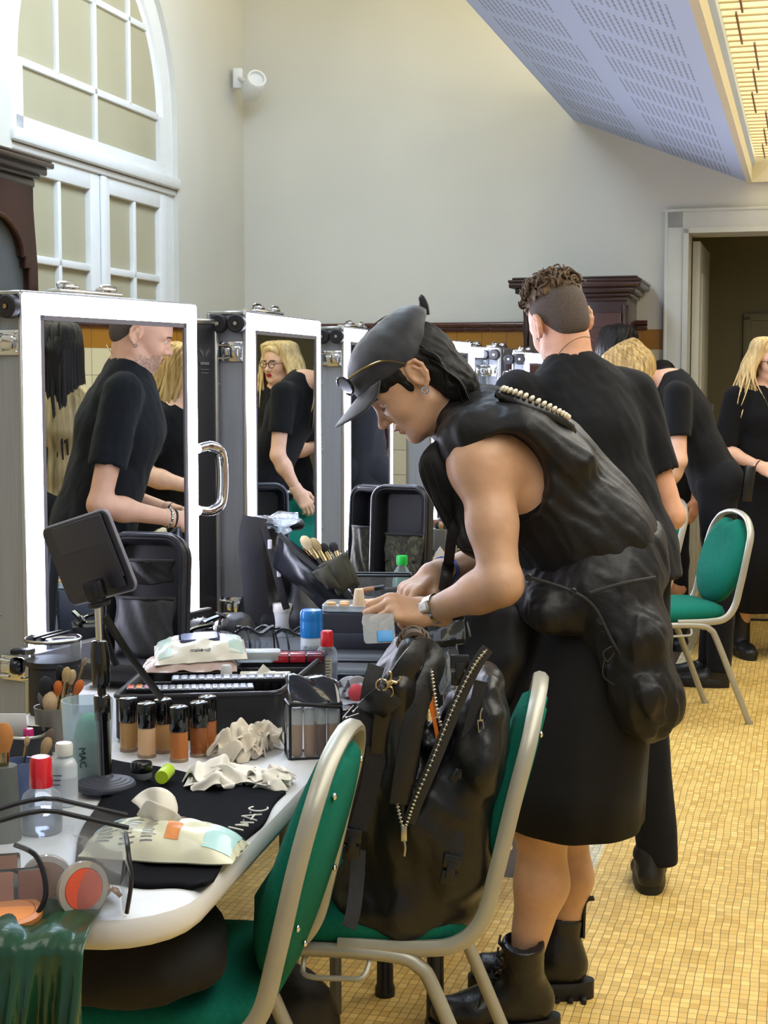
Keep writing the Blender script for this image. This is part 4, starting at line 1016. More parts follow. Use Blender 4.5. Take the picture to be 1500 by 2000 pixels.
# armhole and the open neck
hole = A_(P(985, 948, 3.20)); ax = hM
v.ell(hole, (.098, .13, .112), k=.010, op='s')
v.ell(A_(P(985, 948, 3.64)), (.09, .13, .10), k=.010, op='s')
v.cap(A_(P(870, 770, 3.42)), A_(P(905, 812, 3.42)), .064, .066, .012, 's')
v.plane(A_(P(1190, 1150, 3.42)), (.25, 0, -1), .01)
f1, f2 = folds(.006, 22, 11, (.75, 0, -.65), .7), folds(.0042, 58, 12, (.6, .2, -.75), .8)
v.wr = lambda q: f1(q)+f2(q)
soft('vest', v, .0055, m_nyl, MP)
tk = Field()
for i in range(1, 4): tk.seg(A_(tp[i]), A_(tp[i+1]), (tw[i][0]+.007, tw[i][1]+.007), (tw[i+1][0]+.007, tw[i+1][1]+.007), (0, 1, 0), .05)
tk.ell(A_(P(975, 918, 3.20)), (.122, .16, .125), k=.01, op='s'); tk.ell(A_(P(975, 918, 3.64)), (.12, .16, .125), k=.01, op='s')
soft('tank_top', tk, .007, m_cot, MP)
# standing collar
b = MB(); ring = []
cz = (neckb-P(800, 744, 3.42)).normalized(); cs = Vector((0, 1, 0)); cd = cz.cross(cs)
for t_, r_, x_ in ((-.03, .070, 0), (.0, .071, .0), (.04, .075, .0), (.10, .095, .0), (.10, .088, .0), (.03, .068, 0), (-.03, .063, 0)):
    o = neckb - cz*.045 + cz*t_; rr = []
    for k in range(29):
        a = math.radians(-158+316*k/28); rr.append(o+cd*(-r_*math.cos(a)*-1.05)*1+cs*(r_*.98*math.sin(a))+cz*(.02*math.cos(a*2)-.012*math.cos(a)))
    ring.append(rr)
b.loft(ring, closed=False); fixp(b.build('collar', m_nyl, MP, angle=180))
# hanging open front edges of the vest
def flap(edge, inner, name):
    b = MB(); e, n_ = cr(edge, 6), cr(inner, 6); k = min(len(e), len(n_)); rnd = random.Random(2)
    b.sheet(lambda u, w: lerp(n_[int(u*(k-1))], e[int(u*(k-1))], w)+Vector((0, .010*math.sin(w*5+u*9), .004*math.sin(u*15))), k, 8)
    fixp(b.build(name, m_nyl, MP, solid=.005, angle=180))
flap([P(858, 858, 3.32), P(818, 905, 3.28), P(845, 985, 3.29), P(895, 1065, 3.32), P(935, 1100, 3.36)], [P(900, 850, 3.33), P(905, 900, 3.30), P(918, 960, 3.29), P(945, 1030, 3.31), P(985, 1090, 3.34)], 'vest_front')
flap([P(862, 862, 3.52), P(836, 910, 3.54), P(862, 990, 3.54), P(905, 1060, 3.53), P(940, 1095, 3.50)], [P(900, 850, 3.5), P(915, 900, 3.53), P(930, 960, 3.54), P(955, 1030, 3.53), P(990, 1090, 3.5)], 'vest_front')
b = MB()
for q in (0, 1):
    e = cr([P(826, 905, 3.272), P(852, 985, 3.282), P(900, 1062, 3.312), P(936, 1094, 3.352)], 6); b.tube([x+Vector((q*.016, 0, .004*q)) for x in e], .0011, 5)
fixp(b.build('seam', mat('dark_thread', '#0d0d10', .7, var=.1), MP))
# ---- skirt
def ringxy(cx, D, y, rx, ry, n=72, fold=0, ph=0, tilt=0):
    c = P(cx, y, D); out = []
    for k in range(n):
        a = 2*PI*k/n; q = 1+fold*(math.sin(a*7+ph)+.6*math.sin(a*12+ph*2.3))
        out.append((c.x+rx*q*math.cos(a), c.y+ry*q*math.sin(a), c.z+tilt*math.cos(a)))
    return out
b = MB(); rings = []
for y, cx, rx, ry, f in ((1140, 1152, .140, .165, .0), (1200, 1160, .152, .180, .004), (1300, 1136, .160, .215, .008), (1400, 1124, .166, .232, .010), (1500, 1113, .170, .246, .013), (1586, 1106, .172, .254, .015)):
    rings.append(ringxy(cx, 3.42, y, rx, ry, fold=f, ph=.8+y*.0004, tilt=-.004))
inner = [[(lerp(p[0], sum(q[0] for q in r)/len(r), .03), lerp(p[1], sum(q[1] for q in r)/len(r), .03), p[2]) for p in r] for r in reversed(rings)]
b.loft(rings+inner, caps=False); fixp(b.build('skirt', mat('black_twill', '#101012', .8, var=.12, vscale=40, bump=.15, bscale=500, sheen=.04, spec=.25), MP, angle=180))
# ---- jacket tied around the waist
j = Field()
def wr_(y, cx, rx, ry, n=22): 
    c = P(cx, y, 3.42); return [np.array((c.x+rx*math.cos(2*PI*k/n), c.y+ry*math.sin(2*PI*k/n), c.z+.045*math.cos(2*PI*k/n))) for k in range(n)]
for y, cx, rx, ry, r in ((1085, 1150, .135, .172, .020), (1115, 1150, .140, .178, .024), (1145, 1152, .140, .180, .024)):
    w_ = wr_(y, cx, rx, ry)
    for k in range(len(w_)): j.cap(w_[k], w_[(k+1) % len(w_)], r, None, .03)
j.seg(A_(P(1255, 1068, 3.36)), A_(P(1215, 1110, 3.27)), (.022, .03), (.03, .04), (0, 1, 0), .03)
j.cap(A_(P(1240, 1055, 3.34)), A_(P(1285, 1085, 3.36)), .014, .012, .02)
# rear hanging part and pouch
pr = [(P(1215, 1150, 3.32), (.14, .060)), (P(1232, 1240, 3.30), (.155, .070)), (P(1245, 1330, 3.30), (.15, .066)), (P(1262, 1400, 3.30), (.12, .045))]
for i in range(3): j.seg(A_(pr[i][0]), A_(pr[i+1][0]), (pr[i][1][0]*.9, pr[i][1][1]), (pr[i+1][1][0]*.9, pr[i+1][1][1]), (0, 1, 0), .04)
j.seg(A_(P(1150, 1160, 3.24)), A_(P(1240, 1365, 3.22)), (.04, .045), (.05, .05), (0, 1, 0), .03)
j.seg(A_(P(1225, 1345, 3.24)), A_(P(1300, 1352, 3.25)), (.05, .040), (.05, .034), (0, 1, 0), .02)
j.seg(A_(P(1245, 1390, 3.24)), A_(P(1300, 1385, 3.25)), (.05, .034), (.045, .03), (0, 1, 0), .03)
j.cap(A_(P(1215, 1360, 3.235)), A_(P(1310, 1362, 3.24)), .052, .05, .008, 's') if False else None
j.ell(A_(P(1092, 1196, 3.24)), (.062, .05, .046), k=.02); j.ell(A_(P(1062, 1185, 3.25)), (.03, .04, .035), k=.03)
g1, g2 = folds(.009, 26, 21, (.35, 0, -.9), .75), folds(.0052, 62, 23, (.3, .2, -.9), .8)
j.wr = lambda q: g1(q)+g2(q)
soft('tied_jacket', j, .0055, m_nyl, MP)
b = MB()
b.tube(cr([P(1035, 1128, 3.19), P(1110, 1152, 3.17), P(1160, 1185, 3.17), P(1200, 1260, 3.165), P(1240, 1310, 3.165)], 6), .0035, 6)
b.tube(cr([P(1152, 1158, 3.165), P(1215, 1140, 3.17), P(1280, 1128, 3.19)], 6), .004, 6)
b.tube(cr([P(1195, 1262, 3.162), P(1178, 1275, 3.16), P(1186, 1292, 3.16), P(1200, 1275, 3.16)], 5), .0016, 5); b.tube(cr([P(1180, 1290, 3.16), P(1178, 1320, 3.155), P(1200, 1338, 3.158)], 5), .0013, 5)
fixp(b.build('drawcord', mat('dark_cord', '#222226', .7, var=.1), MP))
for px, py in ((1032, 1127), (1119, 1155), (1172, 1213)):
    b = MB(along(P(px, py, 3.17), P(px, py, 2.8))); b.lathe([(0, 0), (.008, 0), (.008, .003), (.005, .005), (.004, .003), (0, .003)], 16); fixp(b.build('snap_button', m_black, MP))
# ---- boots
m_sole = mat('rubber_sole', '#121214', .55, var=.15, vscale=60, bump=.3, bscale=120)
def boot(root, an, toe_dir, shaft_top, r_top, name, fl, L=.285):
    """an: ankle joint; toe_dir: horizontal direction of the toe"""
    td = Vector(toe_dir).normalized(); sd = Vector((0, 0, 1)).cross(td)
    hl = Vector((an.x, an.y, fl))-td*.065; F_ = Field(); a = A_
    F_.cap(a(Vector((an.x, an.y, fl+.10))), a(shaft_top), .049, r_top, .03)
    F_.seg(a(hl+td*.03+Vector((0, 0, .075))), a(hl+td*.17+Vector((0, 0, .062))), (.040, .045), (.046, .036), sd, .04)
    F_.seg(a(hl+td*.17+Vector((0, 0, .062))), a(hl+td*.235+Vector((0, 0, .060))), (.046, .036), (.042, .034), sd, .03)
    F_.cap(a(hl+td*.07+Vector((0, 0, .11))), a(hl+td*.13+Vector((0, 0, .085))), .045, .038, .03)
    F_.plane(a(hl+Vector((0, 0, .032))), (0, 0, -1), .004); F_.plane(a(Vector(shaft_top)), (shaft_top-Vector((an.x, an.y, fl+.1))), .004)
    F_.cap(a(lerp(Vector((an.x, an.y, fl+.10)), shaft_top, .62)), a(shaft_top+Vector((0, 0, .1))), r_top-.013, r_top-.012, .004, 's')
    F_.wr = folds(.0014, 40, 3)
    o = soft(name, F_, .0045, m_lea, root)
    b = MB(frame(hl, td, (0, 0, 1))); out = []
    for k in range(40):
        an_ = 2*PI*k/40; x = .125+.150*math.cos(an_); y = (.050+.006*math.cos(an_))*math.copysign(abs(math.sin(an_))**.75, math.sin(an_)); out.append((x, y))
    b.loft([[(x*1.0, y*sc, z) for x, y in out] for z, sc in ((0, .96), (.006, 1), (.030, 1.03), (.034, 1.0), (.042, .93))])
    for k in range(9): b.box((.0+k*.031, 0, .006), (.012, .108, .012), .003)
    fixp(b.build('sole', m_sole, o))
    lc = MB(); base = Vector((an.x, an.y, fl+.10))
    for k in range(7):
        t_ = k/6; c = lerp(hl+td*.15+Vector((0, 0, .105)), base+td*.055+Vector((0, 0, .03)), min(t_*1.6, 1)) if t_ < .6 else lerp(base+td*.055+Vector((0, 0, .03)), shaft_top+td*(r_top-.002), (t_-.55)/.5)
        for s_ in (1, -1): lc.tube([c+sd*.024*s_, c+td*.008+Vector((0, 0, .006)), c-sd*.024*s_+Vector((0, 0, .014))], .0028, 6)
    lc.tube(cr([hl+td*.12+Vector((0, 0, .14)), hl+td*.15+sd*.05+Vector((0, 0, .15)), hl+td*.17+sd*.06+Vector((0, 0, .10)), hl+td*.14+sd*.02+Vector((0, 0, .13))], 6), .0026, 6)
    fixp(lc.build('laces', mat('black_lace', '#0e0e10', .8, var=.1), o))
    return o
bt = boot(MP, Vector((anN.x, anN.y, .11)), (-1, -.12, 0), P(1022, 1838, 3.285), .047, 'boot', .0)
bt2 = boot(MP, Vector((anF.x, anF.y, .11)), (-1, .10, 0), P(1094, 1790, 3.565), .057, 'boot', .0)
b = MB(); b.tube(cr([P(1139, 1830, 3.55), P(1141, 1778, 3.55), P(1145, 1758, 3.55), P(1160, 1754, 3.55)], 5), .005, 6, w=2.6); fixp(b.build('pull_tab', m_lea, bt2))
# ---- watch, wristband, strap
def band(a, b, t0, t1, r, mtl, name, par, n=22, th=.0025):
    p = lerp(Vector(a), Vector(b), t0); q = lerp(Vector(a), Vector(b), t1); m = along(p, q); L = (q-p).length
    bb = MB(m); bb.loft([[((r+d)*math.cos(2*PI*k/n), (r+d)*math.sin(2*PI*k/n), z) for k in range(n)] for d, z in ((0, 0), (th, 0), (th, L), (0, L))], loop=True)
    return fixp(bb.build(name, mtl, par))
p, q = lerp(elN, wrN, .90), lerp(elN, wrN, 1.02); m = along(p, q, (0, -1, .4)); L = (q-p).length; bb = MB(m)
bb.loft([[((.0325+d)*math.cos(2*PI*k/24), (.0325+d)*math.sin(2*PI*k/24), z) for k in range(24)] for d, z in ((-.006, 0), (.001, 0), (.001, L), (-.006, L))], loop=True)
m_steel = mat('brushed_steel', '#b5b6b4', .25, 1, var=.08, vscale=60)
wo = fixp(bb.build('wristwatch', m_steel, MP)); wo['label'] = 'silver square-faced wristwatch'
bb = MB(m); mm = Matrix.Rotation(math.radians(95), 4, 'Z'); bb.box((.036, 0, L/2), (.008, .026, .030), .003, M=mm); c_ = fixp(bb.build('case', m_steel, wo))
bb = MB(m); bb.box((.0405, 0, L/2), (.002, .016, .020), .001, M=mm); bb.box((.042, .002, L/2), (.0006, .001, .008), M=mm); fixp(bb.build('dial', mat('watch_dial', '#dfe2ea', .2, var=.03), wo))
bo2 = band(elF, wrF, .72, .80, .0345, mat('blue_paper_band', '#1f56c8', .45, var=.05), 'wristband', MP); bo2['label'] = 'blue paper wristband'
# ================================================================ THE OTHER PEOPLE
m_sk2 = skin('fair_skin', '#d3a083'); m_sk3 = skin('pale_skin', '#dcb096'); m_sk4 = skin('olive_skin', '#b98462')
m_lip2 = skin('rose_lip', '#b4635c', .35); m_lipr = mat('red_lipstick', '#a3202c', .3, var=.05); m_stub = skin('stubble_skin', '#9c7b68', .6)
m_brow2 = mat('brown_brow', '#5a4432', .7, var=.2, vscale=300); m_shoe = mat('black_shoe', '#151517', .45, var=.2, vscale=40, bump=.1)
def figure(label, loc, yaw, H=1.72, lean=0, sway=0, hd=(0, 0, 0), elb=None, wri=None, sh=.185, chest=.125, waist=.14, feet=((.0, .11), (.0, -.11)), knee=.03,
           skinm=None, lipm=None, browm=None, topm=None, legm=None, sleeve=.52, sleeve_long=False, skirt=None, h=.009, hf=.0034, hair=None, hand=((25, 35, 20),)*4, jaw=1.0, fold=.006, neck=.052, boots=False, stubble=False, fine=True, sleeveless=False, dress=False, headfwd=.035, headpos=None, hdrop=0, shz=0, ncr=.068):
    """a whole person, local x = facing; returns (root, matrix, head matrix)"""
    s = H/1.75; M = Matrix.Translation(loc) @ rotz(yaw); t = lambda x, y, z: np.array((x, y, z), float)
    root = thing('person', label, 'person', loc, yaw)
    hip = t(0, 0, .95*s); cl, sl_ = math.cos(lean), math.sin(lean)
    def up(d, y=0, f=0): return hip+t(d*sl_+f*cl, y+sway*d/.5, d*cl-f*sl_)
    b = Field(); skinm = skinm or m_sk2
    nk = up(.50*s, f=-.005); hp, hy, hr_ = hd; yaw_sway = sway
    base = nk+t(headfwd+.05*sl_, sway*.25, .0); 
    hdM0 = Matrix.Rotation(hy, 3, 'Z') @ Matrix.Rotation(hr_, 3, 'X') @ Matrix.Rotation(hp, 3, 'Y')
    lr = Matrix.Rotation(lean*.35, 3, 'Y') @ hdM0
    ho = Vector(base)+Vector((0, 0, .125*s-hdrop)) if headpos is None else Vector(headpos)
    hm = (Matrix.Translation(ho) @ lr.to_4x4()) @ Matrix.Scale(.98*s, 4)
    head_field(b, hm, s=.98*s, neck_to=nk, neck_r=neck, jaw=jaw)
    b.seg(up(.50*s), up(.44*s), (.07, .06), (.15, .08), (0, 1, 0), .04); b.seg(up(.44*s), up(.2*s), (sh*.8, .09), (.12, .085), (0, 1, 0), .04)
    tp_ = Field(); tips = []
    dsp = [(.490+shz, (.082, .070), -.01), (.435+shz, (sh-.015, .092), 0), (.33, (sh*.88, chest), .01), (.15, (waist, chest*.86), .005), (0.0, (waist*1.12, chest*.95), 0), (-.09, (waist*1.15, chest*.98), -.005)]
    for (a, wa, fa), (c, wb, fb) in zip(dsp[:-1], dsp[1:]): tp_.seg(up(a*s, f=fa), up(c*s, f=fb), (wa[0]*s, wa[1]*s), (wb[0]*s, wb[1]*s), (0, 1, 0), .04)
    hn = Field()
    for i, sd in ((0, 1), (1, -1)):
        S = up((.435+shz)*s, sd*sh*s, -.005); E_ = np.array(elb[i])*1.0 if elb else S+t(.0, sd*.05, -.29*s); W_ = np.array(wri[i])*1.0 if wri else E_+t(.10, -sd*.02, -.22*s)
        b.cap(S, E_, .047, .037, .03); b.cap(E_, E_*.7+W_*.3, .038, .037, .02); b.cap(E_*.7+W_*.3, W_, .037, .024, .03)
        d = W_-E_; d /= np.linalg.norm(d); side = t(0, -sd, 0); 
        bk = np.array(Vector(d).cross(Vector(side))); bk = bk if bk[2] > 0 else -bk
        hM_ = hand_M(W_, d*.9+t(.1, -sd*.12, -.12), bk*.5+t(0, sd*.8, .25))
        ml = Vector(hM_.col[1][:3]); mir = 1 if ml.dot(Vector((.35, -sd*.2, .9))) > 0 else -1
        hand_field(hn, hM_, hand, mir=mir, s=.94*s); hn.cap(W_*.85+E_*.15, W_, .027, .0245, .01)
        if sleeve_long: tp_.cap(S, E_, .062, .05, .03); tp_.cap(E_, W_*.95+E_*.05, .05, .036, .02)
        elif not sleeveless:
            e2 = S+(E_-S)*sleeve; tp_.cap(S, e2, .064, .060, .03); tp_.plane(e2+(E_-S)*.01, E_-S, .004) if False else None
            dd = (E_-S)/np.linalg.norm(E_-S); q = e2+dd*.075
            tp_._add(q-.1, q+.1, (lambda p, e2=e2, dd=dd, q=q: np.maximum(-((p-e2)@dd), np.sqrt(((p-q)**2).sum(1))-.085)), .003, 's')
        else:
            q = S+t(0, sd*.03, .0); tp_.ell(q, (.075, .05, .10), k=.01, op='s')
    tp_.plane(up(-.10*s), -(up(1)-hip), .006) if not dress else None
    nc = nk+t(.012, 0, .045); tp_.ell(nc, (ncr, ncr, .05), k=.008, op='s')
    f1, f2 = folds(fold, 17, int(abs(loc[0])*100)+3, (0, .3, 1), .6), folds(fold*.4, 55, 7, (.2, .5, .8), .7); tp_.wr = lambda p: f1(p)+f2(p)
    lg = Field()
    for i, sd in ((0, 1), (1, -1)):
        fx, fy = feet[i]; an = t(fx, fy, .09); hj = hip+t(-.005, sd*.085*s, -.02); kn = (hj+an)/2+t(knee, 0, .01)
        if skirt is None:
            lg.cap(hj, kn, .092*s, .066*s, .04); lg.cap(kn, an+t(-.01, 0, .0), .066*s, .055*s, .03); lg.cap(hip, hip+t(-.02, sd*.07, 0), .115*s, .11*s, .03)
        b.cap(hj, kn, .07, .05, .03); b.cap(kn, kn*.6+an*.4, .048, .05, .03); b.cap(kn*.6+an*.4, an, .05, .033, .03)
        sf = Field(); sf.seg(an+t(-.035, 0, -.045), an+t(.08, 0, -.05), (.037, .042), (.044, .034), (0, 1, 0), .03); sf.seg(an+t(.08, 0, -.05), an+t(.16, 0, -.056), (.044, .034), (.038, .028), (0, 1, 0), .03)
        sf.cap(an, an+t(-.005, 0, .24 if boots else .01), .046, .05, .03); sf.plane(t(0, 0, .022), (0, 0, -1), .003)
        so = soft('shoe', sf, .006, m_shoe, root, M=M)
        mb = MB(M @ Matrix.Translation((fx, fy, 0))); o_ = [(.062+.125*math.cos(2*PI*k/28), .047*math.copysign(abs(math.sin(2*PI*k/28))**.7, math.sin(2*PI*k/28))) for k in range(28)]
        mb.loft([[(x*1.0+.0, y*q, z) for x, y in o_] for z, q in ((0, .95), (.01, 1.02), (.035, 1.0), (.044, .9))]); fixp(mb.build('sole', m_sole, so))
    mats = [skinm, lipm or m_lip2, browm or m_brow2, m_stub]
    rg = face_regions(np.array(hm.inverted())*1.0, stubble)
    bo_ = soft('body', b, h, mats, root, extra=[(hn, .0035 if fine else .005, None, None)], M=M)
    V = A_(hm.translation); Mi = M.inverted(); old = bo_.data
    # finer head in the same mesh
    Vf, Qf = b.mesh(hf, V-np.array((.15, .13, .155))*s, V+np.array((.15, .13, .16))*s); mi = rg(Vf[Qf].mean(1)); A = np.array(M); Vw = Vf@A[:3, :3].T+A[:3, 3]
    ov = np.empty(len(old.vertices)*3); old.vertices.foreach_get('co', ov); ov = ov.reshape(-1, 3); oq = np.array([tuple(p.vertices) for p in old.polygons]); Ai = np.array(Mi); cl_ = ov[oq].mean(1)@Ai[:3, :3].T+Ai[:3, 3]
    keep = ~np.all(np.abs(cl_-V) < np.array((.145, .125, .15))*s, axis=1)
    n2 = bpy.data.meshes.new('body'); n2.from_pydata(np.concatenate([ov, Vw]).tolist(), [], np.concatenate([oq[keep], Qf+len(ov)]).tolist()); n2.update()
    for m in mats: n2.materials.append(m)
    n2.polygons.foreach_set('material_index', np.concatenate([np.zeros(keep.sum(), np.int32), mi]).astype(np.int32)); n2.shade_smooth(); bo_.data = n2
    bx = bmesh.new(); bx.from_mesh(n2); bmesh.ops.delete(bx, geom=[v for v in bx.verts if not v.link_faces], context='VERTS'); bx.to_mesh(n2); bx.free()
    soft('top' if not dress else 'dress', tp_, h*.8, topm or m_cot, root, M=M)
    if skirt is None:
        g = folds(.006, 24, 31, (0, 0, 1), .6); lg.wr = g; lg.plane(t(0, 0, .075), (0, 0, -1), .004); soft('trousers', lg, h, legm or m_denim, root, M=M)
    else:
        mb = MB(M); n = 60; R0 = []
        for q in (0, .2, .5, 1):
            z = lerp(.98*s, skirt[0], q); r1, r2 = lerp(waist*1.1*s, skirt[1], q), lerp(chest*s, skirt[1]*.8, q)
            R0.append([((r2)*(1+.06*q*math.sin(9*2*PI*k/n))*math.cos(2*PI*k/n), r1*(1+.06*q*math.sin(9*2*PI*k/n))*math.sin(2*PI*k/n), z) for k in range(n)])
        mb.loft(R0+[[(x*.97, y*.97, z) for x, y, z in r] for r in R0[::-1]], caps=False); fixp(mb.build('skirt', legm or m_cot, root, angle=180))
    HM = M @ hm; eyes(root, HM)
    return root, M, HM
def hair_cap(root, HM, m, drop=-.02, back=-.06, front=.05, amp=.004, puff=1.0, seed=1, name='hair', wr=True, hs=.0045, temple=True):
    f = Field(); th = T3(HM); R = np.array(HM.to_3x3().normalized()); sc = HM.to_scale()[0]
    E = lambda c, r, k=.02, op='u': f.ell(th(*c), np.array(r)*sc, R, k, op)
    E((-.018, 0, .044), (.104*puff, .085*puff, .092*puff)); E((-.05, 0, back+.04), (.068, .078, .07), .03)
    E((.045, 0, .085), (.055, .062, .035*puff), .03)
    E((.100, 0, -.028), (.078, .078, .092), .02, 's'); E((.135, 0, .05), (.06, .075, .05), .02, 's')
    for y in (1, -1): E((-.012, y*.095, -.004), (.026, .03, .038), .01, 's')
    f.plane(th(-.05, 0, drop-.05), -R[:, 2], .012)
    f.wr = folds(amp, 90, seed, R[:, 2]) if wr else None
    return soft(name, f, hs, m, root)
def long_hair(root, HM, m, n=120, L=(.25, .38), seed=2, spread=.02, front=True, wave=.0, grav=None, part=.0, back_only=False, r0=.011, name='long_hair', fwd=.0, puff=1.0):
    """locks that leave the scalp at the parting, run over the head and fall"""
    b = MB(HM); rnd = random.Random(seed); g = Vector((0, 0, -1)) if grav is None else HM.to_3x3().normalized().inverted() @ Vector(grav).normalized()
    for i in range(n):
        a = rnd.uniform(-1, 1)*(2.75 if not back_only else 1.5); ph = PI-a if False else a
        # direction around the head, 0 = back
        dx, dy = -math.cos(ph), math.sin(ph)
        if not front and dx > .35: continue
        if dx > .80: continue
        x0 = rnd.uniform(-.05, .075); root_p = Vector((x0, part+rnd.uniform(-.004, .004)+.01*(1 if dy > 0 else -1), .128-.9*max(0, x0-.03)**1.3-.25*max(0, -x0)))
        sidep = Vector((-.016+.108*dx*(1 if dx < 0 else .72), .088*dy*puff, .04+rnd.uniform(-.01, .015)))
        ear = Vector((-.016+.112*dx*(1 if dx < 0 else .62), .094*dy*puff*puff, -.03))
        le = rnd.uniform(*L); w1 = Vector((rnd.uniform(-1, 1), rnd.uniform(-1, 1), 0))*spread
        m1 = ear+g*le*.45+Vector((fwd*.4, dy*.012, 0))+w1*.5; tip = ear+g*le+Vector((fwd, dy*.006, 0))+w1*1.6
        pts = cr([root_p, lerp(root_p, sidep, .5)+Vector((dx*.018, dy*.022, .03)), sidep, ear, m1, tip], 5); k = len(pts); out = []
        p0 = rnd.uniform(0, 6)
        for j, p in enumerate(pts):
            q = j/(k-1); out.append(p+Vector((math.cos(p0+q*11), math.sin(p0+q*9), 0))*wave*max(0, q-.45))
        b.tube(out, [r0*(.7+.5*math.sin(PI*min(1, q_*1.15+.15)))*(1-.75*max(0, q_-.6)/.4) for q_ in (j/(k-1) for j in range(k))], 5, w=1.7)
    return fixp(b.build(name, m, root, angle=180))
# ---- man with curly hair, seen from behind, working at the second table
m_curl = hair_mat('light_brown_curls', '#281e16', '#6f583e', .5); m_fade = mat('cropped_brown', '#4d423a', .8, var=.3, vscale=260, bump=.3, bscale=600)
X2, Y2 = .635, 4.30
yaw2 = math.radians(90+21)
R2, M2_, H2 = figure('curly-haired man in black T-shirt seen from behind, working beside the person in the cap', (X2, Y2, 0), yaw2, H=1.80, lean=.24, sway=.06, hd=(.26, .02, -.16), sh=.180, hdrop=-.012, shz=.012, chest=.14, waist=.165, feet=((.14, .13), (-.03, -.15)),
    elb=((.02, .275, 1.06), (.04, -.225, 1.07)), wri=((.27, .17, 1.0), (.28, -.10, 1.0)), skinm=m_sk2, topm=m_cot, stubble=True, fold=.0075, neck=.058, browm=m_brow2, jaw=1.06, sleeve=.62)
for so in [q for q in ALL() if q.parent == R2 and q.name.startswith('shoe')]:
    c_ = sum((v.co for v in so.data.vertices), Vector())/len(so.data.vertices); so.matrix_basis = Matrix.Translation(c_) @ rotz(-.50) @ Matrix.Translation(-c_)
f = Field(); th = T3(H2); RA = np.array(H2.to_3x3().normalized())
f.ell(th(-.013, 0, .040), (.0995, .0785, .0895), RA, .02); f.ell(th(-.062, 0, -.015), (.040, .052, .050), RA, .03)
f.ell(th(.10, 0, -.02), (.085, .08, .085), RA, .015, 's'); f.plane(th(-.05, 0, -.052), A_(H2.to_3x3() @ Vector((.25, 0, -1))), .012)
for y in (1, -1): f.ell(th(-.010, y*.092, -.002), (.030, .026, .040), RA, .008, 's')
soft('cropped_hair', f, .004, m_fade, R2)
f = Field(); f.ell(th(-.010, 0, .082), (.090, .074, .058), RA, .02); f.ell(th(.05, 0, .085), (.05, .055, .05), RA, .03); f.plane(th(0, 0, .070), -RA[:, 2], .01); f.wr = folds(.010, 95, 6); soft('curl_mass', f, .004, m_curl, R2)
b = MB(H2); rnd = random.Random(8)
for i in range(420):
    a = rnd.uniform(0, 2*PI); rr = math.sqrt(rnd.random())*1.04; x = -.006+.090*rr*math.cos(a); y = .076*rr*math.sin(a); z = .080+.062*math.sqrt(max(.02, 1-.92*rr*rr))
    c = Vector((x, y, z)); r = rnd.uniform(.008, .018); ax = Vector((rnd.uniform(-1, 1), rnd.uniform(-1, 1), rnd.uniform(-.3, .5))).normalized(); p1 = ax.orthogonal().normalized(); p2 = ax.cross(p1); n_ = (c-Vector((0, 0, .05))).normalized(); f0 = rnd.uniform(0, 6)
    ks = rnd.randint(7, 12); b.tube([c+(p1*math.cos(q*.5+f0)+p2*math.sin(q*.5+f0))*r+n_*(.0016*q-.004) for q in range(ks)], [.0030*(1-.75*abs(q/(ks-1)-.4)) for q in range(ks)], 5, w=1.5)
fixp(b.build('curls', m_curl, R2, angle=180))
b = MB(H2); b.tube([(-.028+.066*math.cos(2*PI*k/28), .064*math.sin(2*PI*k/28), -.108-.034*math.cos(2*PI*k/28)) for k in range(28)], .0012, 5, closed=True); fixp(b.build('necklace', mat('fine_chain', '#9a8a70', .3, 1, var=.1), R2))
b = MB(H2); b.tube([(-.006+.005*math.cos(2*PI*k/14), .085, -.033+.005*math.sin(2*PI*k/14)) for k in range(14)], .0016, 6, closed=True); fixp(b.build('earring', m_chrome, R2))
def wrist_ring(root, M, E_, W_, t0, r, m, name, beads=0, tr=.0035):
    e, w = M @ Vector(E_), M @ Vector(W_); c = lerp(e, w, t0); A = along(c, w); b = MB(A)
    if beads:
        for k in range(beads): b.ell((r*math.cos(2*PI*k/beads), r*math.sin(2*PI*k/beads), 0), (tr*1.5,)*3, 8, 6)
    b.tube([(r*math.cos(2*PI*k/24), r*math.sin(2*PI*k/24), 0) for k in range(24)], tr, 6, closed=True); return fixp(b.build(name, m, root))
wrist_ring(R2, M2_, (.02, .275, 1.06), (.27, .17, 1.0), .90, .030, m_steel, 'chain_bracelet', 12, .004)
wrist_ring(R2, M2_, (.02, .275, 1.06), (.27, .17, 1.0), .97, .029, m_black, 'bracelet', 0, .004); wrist_ring(R2, M2_, (.04, -.225, 1.07), (.28, -.10, 1.0), .93, .030, m_black, 'bracelet', 0, .004)
# ---- blonde woman bending, face hidden, by the empty teal chair
m_blond = hair_mat('dark_blonde_hair', '#8a6a3c', '#d2b478'); m_blond2 = hair_mat('light_blonde_hair', '#c2a063', '#efdcae'); m_bru = hair_mat('dark_brown_hair', '#080707', '#1a1412', .5)
hx, hy = P(1405, 960, 7.4).x, 7.4
R3, M3_, H3 = figure('woman with long dark-blonde hair bending forward, face hidden, black T-shirt and jeans', (hx-.02, hy, 0), math.radians(180-12), H=1.82, lean=.43, headpos=(.425, 0, 1.51), hd=(.42, 0, 0), sh=.175, ncr=.05, chest=.12, waist=.14, feet=((-.02, .11), (.02, -.11)), knee=-.03,
    elb=((.17, .225, 1.09), (.30, -.19, 1.10)), wri=((.25, .15, .90), (.34, -.10, .90)), skinm=m_sk3, h=.010, hf=.006, sleeve=.6, fold=.005, neck=.046, fine=False)
hair_cap(R3, H3, m_blond, drop=-.04, amp=.003, name='hair', hs=.006)
long_hair(R3, H3, m_blond, 190, (.20, .36), seed=5, grav=(-.06, -.03, -1), spread=.025, wave=.006, r0=.009, puff=1.1)
